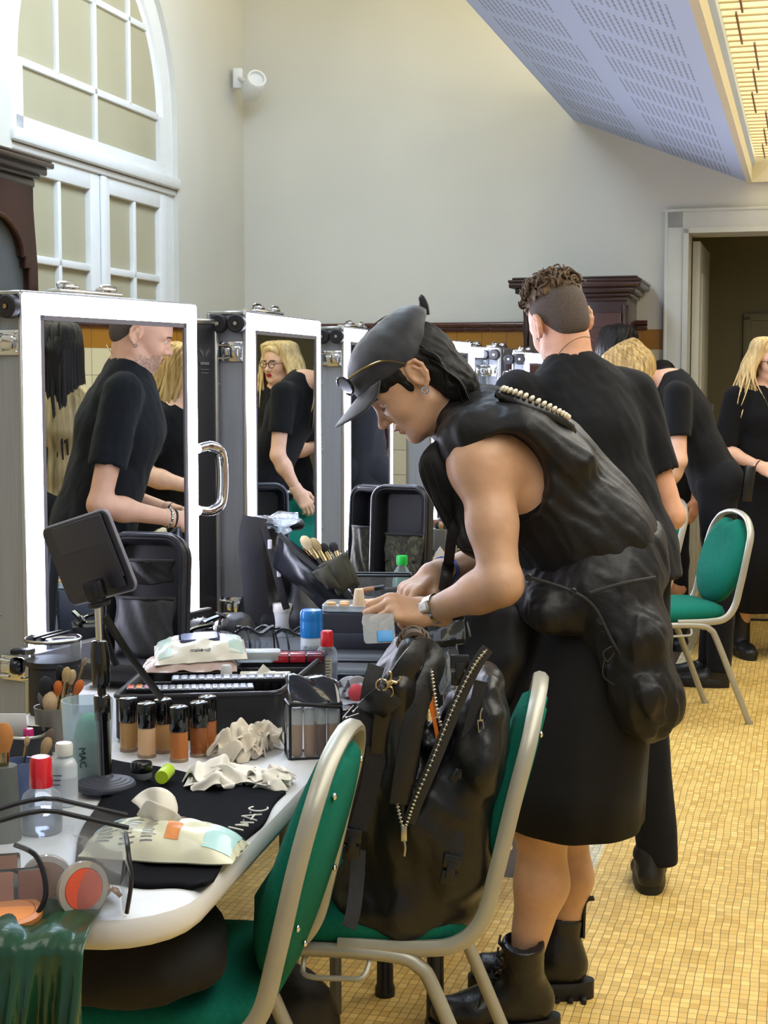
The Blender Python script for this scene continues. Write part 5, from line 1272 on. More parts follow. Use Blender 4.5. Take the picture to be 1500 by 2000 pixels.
o = wrist_ring(R3, M3_, (.30, -.19, 1.10), (.34, -.10, .90), .86, .030, mat('blue_paper_band', '#1f56c8', .45), 'wristband', 0, .006)
# phone in the back pocket / pouch at her hip
b = MB(Matrix.Translation(P(1464, 920, 7.22)) @ Matrix.Rotation(.1, 4, 'Y')); b.box((0, 0, -.06), (.05, .035, .17), .008); fixp(tag(b.build('belt_pouch', m_lea), 'flat black pouch hanging at the hip of the bending blonde woman', 'pouch'))
# ---- blonde woman in glasses standing before the doorway
sx = P(1497, 900, 8.17).x
R4, M4_, H4 = figure('blonde woman in glasses and long black skirt standing before the dim doorway', (sx, 8.17, 0), math.radians(-84), H=1.74, lean=.02, hd=(.06, .0, .03), sh=.18, chest=.13, waist=.155, feet=((.06, .08), (.0, -.12)),
    elb=((.0, .25, 1.10), (.02, -.25, 1.10)), wri=((.22, .10, 1.04), (.21, -.10, 1.02)), skinm=m_sk3, lipm=m_lipr, h=.010, hf=.0042, sleeve=.9, skirt=(.25, .26), boots=True, fine=False)
hair_cap(R4, H4, m_blond2, drop=-.05, amp=.003, hs=.006)
long_hair(R4, H4, m_blond2, 210, (.14, .31), seed=11, spread=.05, wave=.024, fwd=.01, r0=.009, puff=1.28)
b = MB(H4)
for y in (1, -1):
    b.tube([(.104, y*.033+.025*math.cos(2*PI*k/18), .002+.021*math.sin(2*PI*k/18)) for k in range(18)], .0022, 6, closed=True); b.tube([(.104, y*.058, .006), (.06, y*.078, .008), (-.005, y*.080, .010)], .0018, 6)
b.tube(cr([(.105, -.009, .006), (.109, 0, .009), (.105, .009, .006)], 4), .002, 6); fixp(b.build('glasses', m_black, R4))
wrist_ring(R4, M4_, (.02, -.25, 1.10), (.21, -.10, 1.02), .92, .028, mat('brown_beads', '#4a2a1c', .4), 'bead_bracelet', 14, .003)
# ---- dark-haired person and another face, mostly hidden behind the man
p = P(1196, 700, 8.05)
R5, M5_, H5 = figure('dark-haired person in black half hidden behind the curly-haired man', (p.x, 8.05, 0), math.radians(40), H=1.80, lean=.05, sh=.17, skinm=m_sk2, h=.012, hf=.006, fine=False, browm=m_brow)
hair_cap(R5, H5, m_bru, drop=-.08, puff=1.08, amp=.003, hs=.006, back=-.09); long_hair(R5, H5, m_bru, 70, (.10, .18), seed=3, front=False)
p = P(1294, 690, 8.45)
R6, M6_, H6 = figure('person with dark pulled-back hair, only the forehead showing above the bending woman', (p.x, 8.45, 0), math.radians(-100), H=1.62, lean=.03, hd=(.25, 0, 0), sh=.17, skinm=m_sk4, h=.012, hf=.006, fine=False, browm=m_brow)
hair_cap(R6, H6, m_bru, drop=.0, puff=.98, amp=.002, hs=.006)
# ---- people beyond the frame who show in the nearest mirror
R7, M7_, H7 = figure('woman with long dark hair and pleated gold top, seen only in the nearest mirror', (1.60, 4.51, 0), math.radians(20), H=1.74, lean=.02, sh=.17, chest=.115, waist=.13, skinm=m_sk3, topm=mat('gold_pleats', '#8f7f5c', .35, .35, var=.5, vscale=1.0, stretch=(60, 60, .4)), h=.011, hf=.006, sleeveless=True, fine=False, fold=.003)
hair_cap(R7, H7, m_bru, drop=-.08, hs=.006); long_hair(R7, H7, m_bru, 130, (.22, .52), seed=21, spread=.015)
R8, M8_, H8 = figure('blonde woman in black T-shirt, seen only in the nearest mirror', (1.72, 5.02, 0), math.radians(150), H=1.66, lean=.12, hd=(.2, 0, 0), sh=.17, skinm=m_sk3, h=.011, hf=.006, fine=False, elb=((.06, .24, 1.08), (.06, -.24, 1.08)), wri=((.26, .12, 1.02), (.26, -.12, 1.02)))
hair_cap(R8, H8, m_blond, drop=-.06, hs=.006); long_hair(R8, H8, m_blond, 110, (.22, .32), seed=31, wave=.012, spread=.03)
# clothes rail with hangers by the far wall, seen in the mirrors
t = thing('clothes_rail', 'chrome clothes rail with hangers along the tiled wall, seen in the mirrors', 'clothes rail', RW(5.25, -5.0, 0), RROT)
for y in (-1.0, 1.0): MB().tube([(0, y, 0), (0, y, 1.72)], .014, 10).box((0, y, .02), (.5, .04, .03), .006).build('upright', m_chrome, t)
MB().tube([(0, -1.05, 1.72), (0, 1.05, 1.72)], .016, 10).build('bar', m_chrome, t)
m_garm = mat('dark_garment', '#24242b', .85, var=.3, vscale=8)
for i in range(9):
    y = -.85+i*.21; g = RW(5.25, -5.0, 0)+Vector((math.sin(-RROT)*y*1.0, math.cos(RROT)*y, 0))
    hg = thing('hanger', 'wire hanger with a garment on the clothes rail', 'hanger', (g.x, g.y, 1.72), RROT, 'hangers with garments on the clothes rail')
    b = MB(); b.tube(cr([(0, 0, .03), (.018, 0, .02), (.014, 0, -.01), (0, 0, -.03), (0, 0, -.06)], 4), .0025, 6); b.tube(cr([(-.2, 0, -.16), (0, 0, -.06), (.2, 0, -.16)], 4), .004, 6); b.build('hook', m_chrome, hg)
    if i not in (3, 4): b = MB(); b.loft([[((.20+.06*q)*math.cos(2*PI*k/20), .035*math.sin(2*PI*k/20)*(1+.3*math.sin(k)), z) for k in range(20)] for z, q in ((-.12, -1.6), (-.2, 0), (-.6, .1), (-1.15, .3))]); b.build('garment', m_garm if i % 3 else mat('pale_garment', '#8f959c', .85, var=.1), hg)
# ================================================================ BAGS
m_shade_bag = mat('shade_bag_cloth', '#0a0a0c', .8, var=.2, vscale=30, bump=.2, bscale=80)
m_web = mat('black_webbing', '#17171a', .7, var=.15, vscale=90, bump=.3, bscale=400)
m_zip = mat('silver_zip', '#b9b4a4', .3, 1, var=.1); m_olive = mat('olive_canvas', '#3b3a2c', .75, var=.2, vscale=30, bump=.2, bscale=200)
m_clear = clear('clear_vinyl', '#eef2f6', .07); m_frost = clear('frosted_plastic', '#dfe6ea', .42, .35, .5)
def zipper(path, r=.0035, name='zipper', parent=None, m=None, step=.0055):
    b = MB(); pts = cr(path, 14); d = 0
    for i in range(1, len(pts)):
        seg = pts[i]-pts[i-1]; d += seg.length
        if d >= step:
            d = 0; t = seg.normalized(); A = along(pts[i], pts[i]+t, (0, -1, 0)); b.box((0, 0, 0), (.007, .0045, .003), .001, 1, M=A)
    b.tube(pts, .0016, 5); o = b.build(name, m or m_zip, parent); fixp(o); return o
def strap(path, w, name, parent, m=None, th=.0016, up=None, n=6):
    b = MB(); b.tube(cr(path, n), th, 8, w=w/th/2, up=up, sq=True); o = b.build(name, m or m_web, parent, angle=60); return fixp(o)
# ---- open backpack on the chair
BP = thing('backpack', 'big black nylon backpack gaping open on the seat of the teal chair', 'backpack', P(800, 1775, 2.78))
BP.location.z = .515
S_ = (0, 1, 0); f = Field()
f.seg(A_(P(790, 1745, 2.80)), A_(P(812, 1560, 2.78)), (.135, .105), (.128, .115), S_, .05)
f.seg(A_(P(700, 1745, 2.80)), A_(P(900, 1740, 2.80)), (.11, .045), (.11, .05), S_, .05)
f.seg(A_(P(812, 1560, 2.78)), A_(P(830, 1440, 2.77)), (.125, .115), (.115, .095), S_, .05)
f.seg(A_(P(768, 1500, 2.76)), A_(P(778, 1330, 2.76)), (.11, .045), (.105, .036), S_, .03)
f.seg(A_(P(778, 1330, 2.76)), A_(P(796, 1268, 2.77)), (.10, .040), (.085, .026), S_, .03)
f.seg(A_(P(885, 1640, 2.78)), A_(P(925, 1450, 2.76)), (.115, .055), (.11, .046), S_, .05)
f.seg(A_(P(925, 1450, 2.76)), A_(P(948, 1330, 2.76)), (.11, .044), (.085, .028), S_, .03)
f.seg(A_(P(945, 1520, 2.72)), A_(P(965, 1400, 2.74)), (.075, .030), (.07, .022), S_, .03)
f.seg(A_(P(905, 1700, 2.70)), A_(P(890, 1560, 2.69)), (.05, .055), (.045, .045), S_, .03)
f.seg(A_(P(862, 1270, 2.74)), A_(P(846, 1450, 2.74)), (.16, .046), (.14, .030), S_, .012, 's'); f.seg(A_(P(846, 1450, 2.72)), A_(P(800, 1590, 2.66)), (.12, .030), (.05, .010), S_, .012, 's')
k1, k2 = folds(.006, 24, 41, (.2, 0, -1), .7), folds(.003, 60, 43, (.5, 0, -.8), .8); f.wr = lambda q: k1(q)+k2(q)
m_sat = mat('black_satin_nylon', '#121214', .36, var=.2, vscale=20, bump=.4, bscale=34)
soft('body', f, .0055, m_sat, BP)
zipper([P(951, 1268, 2.66), P(925, 1302, 2.655), P(893, 1365, 2.65), P(866, 1430, 2.642), P(838, 1500, 2.634), P(812, 1560, 2.632), P(796, 1605, 2.632), P(788, 1622, 2.632)], parent=BP)
zipper([P(774, 1562, 2.636), P(780, 1590, 2.632), P(788, 1622, 2.630)], parent=BP)
zipper([P(842, 1306, 2.665), P(848, 1350, 2.665), P(853, 1385, 2.665), P(862, 1420, 2.665)], parent=BP)
strap([P(953, 1266, 2.664), P(928, 1302, 2.66), P(897, 1366, 2.655), P(870, 1432, 2.648), P(842, 1502, 2.64), P(816, 1562, 2.637), P(799, 1607, 2.637)], .022, 'zip_tape', BP, mat('zip_tape', '#25221c', .7, var=.1), up=(0, -1, .2))
b = MB(); b.box((0, 0, 0), (.011, .004, .028), .002, M=Matrix.Translation(P(789, 1628, 2.625))); b.tube(cr([P(789, 1638, 2.625), P(792, 1655, 2.622), P(790, 1672, 2.622)], 4), .0022, 6); fixp(b.build('zip_pull', m_zip, BP))
b = MB(Matrix.Translation(P(940, 1428, 2.635)) @ Matrix.Rotation(-.1, 4, 'Y'))
for x in (-.0045, .0045): b.box((x, 0, 0), (.002, .003, .040), .0008)
for z in (-.019, .0, .019): b.box((0, 0, z), (.011, .003, .003), .0008)
b.tube(cr([(0, 0, .02), (.002, 0, .032), (.006, .002, .040)], 4), .0018, 6); fixp(b.build('zip_pull', m_zip, BP))
strap([P(838, 1338, 2.675), P(843, 1375, 2.67), P(848, 1400, 2.67)], .010, 'orange_tab', BP, mat('orange_tape', '#d9701e', .6, var=.08), up=(0, -1, 0)); strap([P(847, 1402, 2.67), P(852, 1425, 2.67), P(855, 1445, 2.67)], .007, 'orange_tab', BP, MATS['orange_tape'], up=(0, -1, 0))
# shoulder strap folded up the near side, webbing and buckles
strap([P(745, 1470, 2.66), P(752, 1400, 2.65), P(775, 1335, 2.65), P(808, 1285, 2.66), P(832, 1268, 2.70), P(848, 1300, 2.69), P(815, 1380, 2.66), P(795, 1480, 2.645), P(782, 1570, 2.64)], .040, 'shoulder_strap', BP, m_sat, .006, up=(.3, -1, .1))
strap([P(735, 1300, 2.68), P(722, 1350, 2.66), P(716, 1420, 2.66), P(702, 1520, 2.66), P(690, 1620, 2.655), P(684, 1680, 2.645)], .030, 'compression_strap', BP, up=(0, -1, 0))
strap([P(735, 1460, 2.655), P(722, 1540, 2.655), P(700, 1620, 2.65)], .034, 'compression_strap', BP, up=(0, -1, 0))
strap([P(700, 1660, 2.65), P(697, 1720, 2.63), P(690, 1780, 2.60), P(681, 1812, 2.585)], .026, 'hanging_strap', BP, up=(.1, -1, 0))
for px, py, d, r in ((687, 1650, 2.645, .1), (905, 1506, 2.645, .6), (880, 1700, 2.63, .2), (792, 1510, 2.655, .1), (898, 1310, 2.67, .0)):
    b = MB(Matrix.Translation(P(px, py, d)) @ Matrix.Rotation(r, 4, 'Y')); b.box((0, 0, .016), (.034, .008, .026), .004); b.box((0, 0, -.014), (.030, .007, .026), .004); b.box((0, -.004, 0), (.016, .006, .03), .002); fixp(b.build('buckle', m_black, BP))
strap([P(940, 1330, 2.66), P(925, 1400, 2.655), P(908, 1470, 2.65), P(896, 1560, 2.645), P(890, 1690, 2.632)], .024, 'front_strap', BP, up=(0, -1, 0))
b = MB(Matrix.Translation(P(757, 1338, 2.628))); b.tube([(.010*math.cos(2*PI*k/14)-.010, 0, .010*math.sin(2*PI*k/14)) for k in range(14)], .0018, 6, closed=True)
b.tube(cr([(.0, -.002, .002), (.008, -.003, .006), (.016, -.003, .004)], 4), [.005]*5+[.003]*4, 8); b.tube(cr([(.006, -.003, .008), (.006, -.003, .02), (.002, -.003, .024)], 4), .0022, 6); b.tube([(.003+.007*math.cos(2*PI*k/14), 0, -.012+.009*math.sin(2*PI*k/14)) for k in range(14)], .0017, 6, closed=True); b.tube(cr([(.012, -.003, .004), (.022, -.003, .010), (.020, -.003, .014)], 4), .002, 6)
fixp(b.build('snap_hook', mat('pale_gold', '#c6b187', .2, 1, var=.05), BP))
strap([P(720, 1392, 2.66), P(736, 1378, 2.635), P(756, 1362, 2.63), P(772, 1345, 2.64)], .05, 'folded_flap', BP, m_sat, .005, up=(0, -1, 0))
b = MB(); hp = cr([P(788, 1262, 2.71), P(796, 1242, 2.71), P(810, 1236, 2.71), P(824, 1246, 2.715), P(832, 1272, 2.72)], 6)
b.tube(hp, .009, 8, w=1.3)
for i in range(2, len(hp)-2, 3): b.tube([hp[i]+Vector((.013*math.cos(2*PI*k/10), .006*math.sin(2*PI*k/10)-.002, .013*math.sin(2*PI*k/10)*.8)) for k in range(10)], .0035, 5, closed=True)
fixp(b.build('carry_handle', mat('braided_handle', '#4a3c30', .6, var=.35, vscale=120), BP))
# ---- black case lid open before the first mirror, on the table
def rr_ring(w, h, r, d=0, n=7): return round_rect(-w/2+d, d, w/2-d, h-d, max(r-d, .004), n)
def soft_lid(name, label, cat, o, rz, tilt, w, h, th, m, pock=(), r=.05, fold=.003, rim=True, arch=False):
    M = Matrix.Translation(o) @ rotz(rz) @ Matrix.Rotation(tilt, 4, 'X')
    t = thing(name, label, cat, M=M); b = MB(); X = Matrix(((1, 0, 0, 0), (0, 0, -1, 0), (0, 1, 0, 0), (0, 0, 0, 1)))
    prof = ((.012, -th), (.003, -th+.004), (0, -th+.012), (0, -.01), (.004, 0), (.014, .002), (.02, -.006), (.03, -th+.012))
    b.loft([[(x, y, z) for x, y in rr_ring(w, h, r, d)] for d, z in prof], caps=True, M=X); b.build('shell', m, t, angle=60)
    if rim:
        e = MB(); ring = [X @ Vector((x, y, .001)) for x, y in rr_ring(w, h, r, .004)]; e.tube(ring, .0055, 8, closed=True); ring = [X @ Vector((x, y, -.014)) for x, y in rr_ring(w, h, r, .0)]; e.tube(ring, .0035, 6, closed=True); e.build('piping', mat('shiny_piping', '#2c2d33', .28, var=.1), t)
    for i, (x, z, pw, ph, mm) in enumerate(pock):
        p = MB(); rnd = random.Random(i)
        p.sheet(lambda u, v: (x-pw/2+u*pw+.003*math.sin(v*9), -.010-.016*math.sin(PI*u)*(.4+.6*v)-.004*math.sin(u*17+v*7), z+v*ph+.004*math.sin(u*8)), 14, 12); p.build('pocket', mm, t, solid=.004, angle=180)
        p = MB(); p.tube([(x-pw/2+pw*q/8, -.012-.018*math.sin(PI*q/8), z+ph) for q in range(9)], .004, 6); p.build('pocket_edge', m_web, t)
    return t
m_soft = mat('soft_black_case', '#1c1d22', .5, var=.15, vscale=20, bump=.15, bscale=120)
q0 = G(276, 1330, TH)
LC = soft_lid('makeup_case', 'open soft black make-up case with mesh pockets standing before the nearest mirror', 'make-up case', (q0.x, q0.y, TH+.03), math.radians(-14), -.10, .215, .325, .05, m_soft, ((.0, .205, .16, .055, m_nyl), (.01, .03, .15, .14, mat('dark_mesh', '#2a2c30', .55, var=.3, vscale=60))), .06)
b = MB(); b.box((0, -.06, .0), (.23, .14, .05), .018); b.build('base', m_soft, LC)
# ---- black brush bag before the second mirror
BB = thing('brush_bag', 'black soft bag with open front and olive brush roll before the second mirror', 'bag', (P(560, 1100, 4.35).x, 4.35, TH)); f = Field()
f.seg(A_(P(520, 1230, 4.38)), A_(P(508, 1040, 4.40)), (.085, .045), (.08, .040), S_, .03); f.seg(A_(P(515, 1200, 4.40)), A_(P(640, 1215, 4.36)), (.10, .07), (.10, .05), S_, .04)
f.seg(A_(P(505, 1030, 4.40)), A_(P(580, 1022, 4.42)), (.08, .018), (.07, .014), S_, .03); f.seg(A_(P(560, 1100, 4.42)), A_(P(600, 1200, 4.38)), (.08, .035), (.09, .045), S_, .04)
f.wr = folds(.007, 24, 61, (0, 0, 1), .7); soft('body', f, .007, m_soft, BB)
def quad_sheet(c, bulge, name, m, parent, n=12, solid=.005, wv=.004):
    """c: four corner points (a, b along the first side, then d, e opposite); bulges towards the camera"""
    a, b_, d, e = [Vector(x) for x in c]
    mb = MB(); mb.sheet(lambda u, v: lerp(lerp(a, b_, u), lerp(d, e, u), v)+Vector((0, -bulge*math.sin(PI*u)*math.sin(PI*v)-wv*math.sin(u*13+v*5), wv*math.sin(u*7+v*11))), n, n)
    return fixp(mb.build(name, m, parent, solid=solid, angle=180))
quad_sheet((P(548, 1040, 4.22), P(700, 1170, 4.10), P(535, 1105, 4.25), P(655, 1212, 4.12)), .05, 'leather_flap', mat('navy_black_leather', '#15171f', .3, var=.15, bump=.12, bscale=120), BB)
strap([P(545, 1042, 4.21), P(580, 1080, 4.17), P(635, 1125, 4.12), P(690, 1176, 4.09)], .012, 'binding', BB, up=(0, -1, .4))
for c in (((622, 1105), (668, 1082), (662, 1165), (700, 1135)), ((652, 1092), (676, 1078), (690, 1160), (703, 1140)), ((610, 1118), (640, 1104), (640, 1150), (668, 1150))):
    quad_sheet([P(x, y, 4.08-.01*i) for i, (x, y) in enumerate(c)], .012, 'olive_roll', m_olive, BB, wv=.0015)
strap([P(498, 1010, 4.30), P(490, 1060, 4.28), P(496, 1130, 4.28), P(505, 1215, 4.28)], .07, 'side_strap', BB, m_soft, .006, up=(0, -1, 0))
strap([P(515, 1030, 4.28), P(530, 1080, 4.27), P(548, 1150, 4.25), P(560, 1190, 4.25)], .02, 'loop_strap', BB, up=(0, -1, 0))
for (a, c) in (((508, 1012), (585, 1005)), ((520, 1020), (570, 1024))): quad_sheet((P(a[0], a[1]+14, 4.3), P(c[0], c[1]+16, 4.3), P(a[0]+10, a[1]-4, 4.45), P(c[0]-4, c[1]-4, 4.45)), .02, 'clear_flap', m_clear, BB, wv=.008)
for px, py in ((553, 1098), (545, 1118), (527, 1063)): b = MB(Matrix.Translation(P(px, py, 4.255))); b.box((0, 0, 0), (.012, .006, .026), .002); fixp(b.build('strap_tip', mat('white_tip', '#c4c6cc', .4), BB))
# ---- two upright camouflage-lined bags by the third mirror
m_camo = (lambda t: (t.L(t.ramp(t.N('ShaderNodeTexNoise', i_Scale=9.0).outputs[0], [(.42, lin('#26261e')), (.47, lin('#3a3a2b')), (.55, lin('#34342a')), (.6, lin('#57543c'))]), t.b.inputs['Base Color']), t.m)[1])(NT('camouflage_cloth'))
m_camo.node_tree.nodes['Principled BSDF'].inputs['Roughness'].default_value = .75
for px, D, w, lab, pk, rz in ((712, 5.15, .17, 'upright dark bag behind another, its pale zip edge showing by the third mirror', ((0, .03, .12, .20, m_camo),), -.75), (774, 5.0, .20, 'upright dark bag with drooping camouflage pocket by the third mirror', ((.03, .02, .13, .20, m_camo), (.025, .13, .13, .09, m_camo)), -.45)):
    o = P(px, 1000, D); t = soft_lid('camouflage_bag', lab, 'bag', (o.x, D, TH), rz, -.06, w, 1.45-(948-750)*D/3000-TH, .07, m_soft, pk, .05)
    t['group'] = 'upright camouflage bags'
# ---- clear-pocketed set bag hanging at the waist
SB = thing('set_bag', 'black set bag with clear vinyl pockets hanging behind the open backpack', 'bag', P(940, 1300, 3.340)); f = Field()
f.seg(A_(P(880, 1215, 3.420)), A_(P(890, 1360, 3.400)), (.05, .060), (.05, .065), S_, .03); f.seg(A_(P(960, 1200, 3.400)), A_(P(960, 1330, 3.380)), (.06, .07), (.06, .075), S_, .03); f.seg(A_(P(1010, 1210, 3.380)), A_(P(1000, 1280, 3.360)), (.05, .045), (.05, .05), S_, .03)
f.wr = folds(.005, 28, 71, (0, 0, 1), .7); soft('body', f, .006, m_soft, SB)
for c in (((836, 1212), (906, 1206), (838, 1258), (908, 1252)), ((832, 1262), (890, 1258), (862, 1352), (912, 1330)), ((858, 1330), (920, 1312), (868, 1372), (916, 1356))):
    quad_sheet([P(x, y, 3.335) for x, y in c], .022, 'clear_pocket', m_clear, SB, wv=.007)
for (a, c) in (((836, 1212), (906, 1206)), ((832, 1262), (890, 1258)), ((838, 1258), (908, 1252))): strap([P(*a, 3.325), P((a[0]+c[0])/2, (a[1]+c[1])/2, 3.32), P(*c, 3.325)], .010, 'binding', SB, up=(0, -1, 0))
b = MB(); b.tube(cr([P(914, 1215, 3.330), P(916, 1228, 3.325), P(919, 1243, 3.325)], 4), .0028, 6); fixp(b.build('zip_pull', m_zip, SB))
strap([P(893, 985, 3.320), P(882, 1050, 3.300), P(875, 1110, 3.420), P(870, 1140, 3.410), P(866, 1200, 3.370), P(862, 1240, 3.350)], .023, 'strap', SB, up=(0, -1, 0))
strap([P(876, 1100, 3.410), P(872, 1125, 3.395), P(868, 1152, 3.395)], .027, 'leather_tab', SB, m_lea, .003, up=(0, -1, 0))
# ---- studded black shoulder guard on the back of the vest, with pale whipped lacing
b = MB(); e = [P(972, 768, 3.28), P(1010, 785, 3.26), P(1060, 805, 3.26), P(1098, 825, 3.28), P(1116, 842, 3.30)]
b.tube(cr(e, 8), [.011]*3+[.015]*26+[.012]*4, 12, w=1.35); sg = fixp(b.build('leather_shoulder_strap', m_lea, MP)); sg['label'] = 'shiny black leather strap with pale whipped edge'
c_ = cr([P(982, 759, 3.262), P(1015, 769, 3.250), P(1062, 789, 3.250), P(1098, 808, 3.268), P(1111, 818, 3.28)], 12); b = MB()
for i in range(0, len(c_)-1, 3): b.ell(tuple(c_[i]), (.0052, .014, .0085), 8, 6, M=Matrix.Translation(c_[i]) @ Matrix.Rotation(.75, 4, 'Y') @ Matrix.Translation(-c_[i]))
fixp(b.build('whipped_lacing', mat('cream_lacing', '#d8cdb8', .4, var=.15, vscale=100), sg))
# ================================================================ THINGS ON THE TABLES
def at(px, py, z=TH): return G(px, py, z)
def item(name, label, cat, px, py, z=TH, rz=0, group=None, dz=0):
    p = at(px, py, z); p.z += dz; return thing(name, label, cat, p, rz, group)
def lat(prof, name, m, par, n=24, sx=1, sy=1, M=None): return MB().lathe(prof, n, sx=sx, sy=sy, M=M).build(name, m, par)
def mm(p, k=.001): return [(r*k, z*k) for r, z in p]
m_gloss = mat('glossy_black', '#0d0d10', .12, var=.05, coat=.6); m_wht = mat('white_plastic', '#d9d8d2', .4, var=.03); m_red = mat('red_plastic', '#d2222e', .3, var=.05, coat=.4)
m_tissue = mat('white_tissue', '#dcd8cf', .85, var=.06, vscale=30, sss=.0); m_stain = mat('stained_tissue', '#d3c8b6', .85, var=.12, vscale=25)
# --- towel
m_tow = mat('navy_black_towel', '#0b0c13', .95, var=.25, vscale=60, bump=.5, bscale=900, spec=.15)
def towel(name, label, cs, wv, seed, m=m_tow, n=34, z=TH+.004):
    a, b, c, d = [at(*q) for q in cs]; o = (a+b+c+d)/4; rnd = random.Random(seed); ph = [rnd.uniform(0, 6) for _ in range(6)]
    t = thing(name, label, 'towel', (o.x, o.y, TH))
    def fn(u, v):
        p = lerp(lerp(a, b, u), lerp(d, c, u), v); h = wv*max(0, math.sin(u*9+v*4+ph[0])*math.sin(v*7-u*3+ph[1])+.4*math.sin(u*21+ph[2]+v*9)-.35)
        e = min(u, 1-u, v, 1-v); p.x += .006*math.sin(v*11+ph[3])*(1 if e < .04 else .3); p.y += .006*math.sin(u*13+ph[4])*(1 if e < .04 else .3)
        return (p.x-o.x, p.y-o.y, .005+h)
    MB().sheet(fn, n, n).build('cloth', m, t, solid=.006, offs=-.6, angle=180)
    return t
TWL = towel('towel', 'black towel with white lettering spread under the wet wipes pack', ((222, 1488), (562, 1550), (392, 1742), (128, 1725)), .012, 3)
towel('towel', 'black towel crumpled by the pink sponge, behind the clear concealer case', ((640, 1392), (745, 1372), (722, 1432), (668, 1442)), .010, 7)
o, ux = at(492, 1610), (at(528, 1574)-at(452, 1640)).normalized(); uy = Vector((0, 0, 1)).cross(ux)
tm = Matrix((ux, uy, Vector((0, 0, 1)))).transposed().to_4x4(); tm.translation = o-Vector(TWL.location)+Vector((0, 0, .011))
lt = MB()
def stroke(pts, w=.0014): lt.tube([tm @ Vector((x, y, .004+.002*math.sin(x*60))) for x, y in pts], w, 6)
H_ = .030
stroke([(-.062, -.015), (-.062, .006), (-.050, -.010), (-.038, .006), (-.034, -.015)]); stroke([(-.020, -.015), (-.006, .015), (.006, -.015)]); stroke([(-.018, -.004), (.004, -.004)])
stroke(cr([(.046, .013), (.030, .015), (.020, .004), (.022, -.010), (.036, -.015), (.048, -.011)], 4)); stroke([(-.024, .006), (-.023, .006)]); stroke([(.010, .006), (.011, .006)]); stroke([(-.088, -.015), (-.078, .012)])
lt.build('lettering', m_wht, TWL)
# --- foundation bottles
def bottle_f(px, py, col, label, first=None):
    t = item('foundation_bottle', label, 'foundation', px, py, rz=px*.01, group='foundation bottles in front of the organiser case')
    m = mat('foundation_'+col, col, .3, var=.04, coat=.35)
    lat(mm([(0, 0), (15.5, 0), (17, 1.5), (17, 56), (15.5, 58), (0, 58)]), 'body', m, t)
    lat(mm([(0, 0), (17.6, 0), (18, 1), (18, 6), (17.2, 7)]), 'base_rim', mat('smoked_base', '#8a7460', .15, var=.05, coat=.5), t)
    lat(mm([(0, 58), (17.6, 58), (18.2, 59.5), (18.4, 100), (16.8, 104), (13, 106), (0, 106.5)]), 'cap', m_gloss, t)
for px, py, c, l in ((252, 1466, '#a9824f', 'golden beige foundation bottle with black cap, beside the frosted cup'), (287, 1478, '#cba57e', 'palest beige foundation bottle with black cap, second of the row'), (319, 1469, '#b08a58', 'sandy foundation bottle with black cap standing behind the front row'), (350, 1486, '#a8642f', 'amber brown foundation bottle with black cap, nearest the towel'), (389, 1476, '#80491f', 'dark chestnut foundation bottle with black cap'), (406, 1463, '#98582a', 'copper brown foundation bottle half behind the chestnut one')): bottle_f(px, py, c, l)
t = item('gel_pot', 'small round pot with glossy black lid on the black towel', 'pot', 277, 1533, dz=.012); lat(mm([(0, 0), (17.5, 0), (18.5, 2), (18.5, 12), (0, 12)]), 'jar', clear('thick_glass', '#9aa0a8', .35, .05), t); lat(mm([(0, 12), (18.2, 12), (19, 13.5), (19, 27), (17.5, 29.5), (0, 30)]), 'lid', m_gloss, t)
a, b_ = at(316, 1545)+Vector((0, 0, .024)), at(338, 1519)+Vector((0, 0, .024)); t = tag(MB(along((0, 0, 0), b_-a)).lathe(mm([(0, 0), (11.5, 0), (12.5, 1.5), (12.5, 52), (11, 54), (0, 54)]), 24).build('lipstick_tube', mat('lime_green_plastic', '#a9c628', .4, var=.03), loc=a), 'bright lime green tube lying on the black towel', 'tube')
# --- tablet on a round-footed stand
t = item('tablet_stand', 'black tablet stand with ribbed round foot and telescopic pole', 'stand', 207, 1550, dz=.010)
lat(mm([(0, 0), (50, 0), (52, 3), (52, 8), (49, 12), (44, 12.5), (43, 14), (36, 14.5), (35, 16), (27, 16.5), (26, 18), (14, 20), (11, 26), (0, 26)]), 'foot', mat('slate_rubber', '#3a3d4a', .55, var=.06), t, 40)
lat(mm([(0, 24), (11.5, 24), (11.5, 118), (14, 121), (14.5, 160), (12, 164), (7.5, 165), (7.5, 176), (13.5, 178), (16.5, 190), (16.5, 235), (13, 258), (9, 260), (0, 260)]), 'pole', m_gloss, t, 24, M=Matrix.Rotation(-.028, 4, 'Y'))
lat(mm([(0, 255), (6.5, 255), (6.5, 320), (0, 320)]), 'inner_tube', m_chrome, t, 16, M=Matrix.Rotation(-.028, 4, 'Y'))
b = MB(Matrix.Translation((-.010, 0, .335)) @ Matrix.Rotation(-.28, 4, 'Y')); b.lathe(mm([(0, -18), (16, -18), (20, -15), (20, -11), (16, -8), (14, -8), (14, 2), (0, 2)]), 20); b.box((0, 0, .012), (.034, .03, .034), .005); b.box((.004, -.016, .012), (.008, .004, .024), .002); b.build('clamp_head', m_black, t)
TS = t
q = [P(93, 1033, 2.72), P(216, 993, 2.60), P(146, 1198, 2.74), P(246, 1133, 2.62)]; ex = (q[1]-q[0]); ez = (q[0]-q[2]+q[1]-q[3])/2; mtx = frame(sum(q, Vector())/4, ex, ez)
t = thing('tablet', 'dark tablet seen from its back on the black stand, in a folio cover', 'tablet', M=mtx)
b = MB(); wT, hT = ex.length*1.02, ez.length*1.0
prism = [(x-wT/2*0, y-hT/2) for x, y in round_rect(-wT/2, 0, wT/2, hT, .014)]
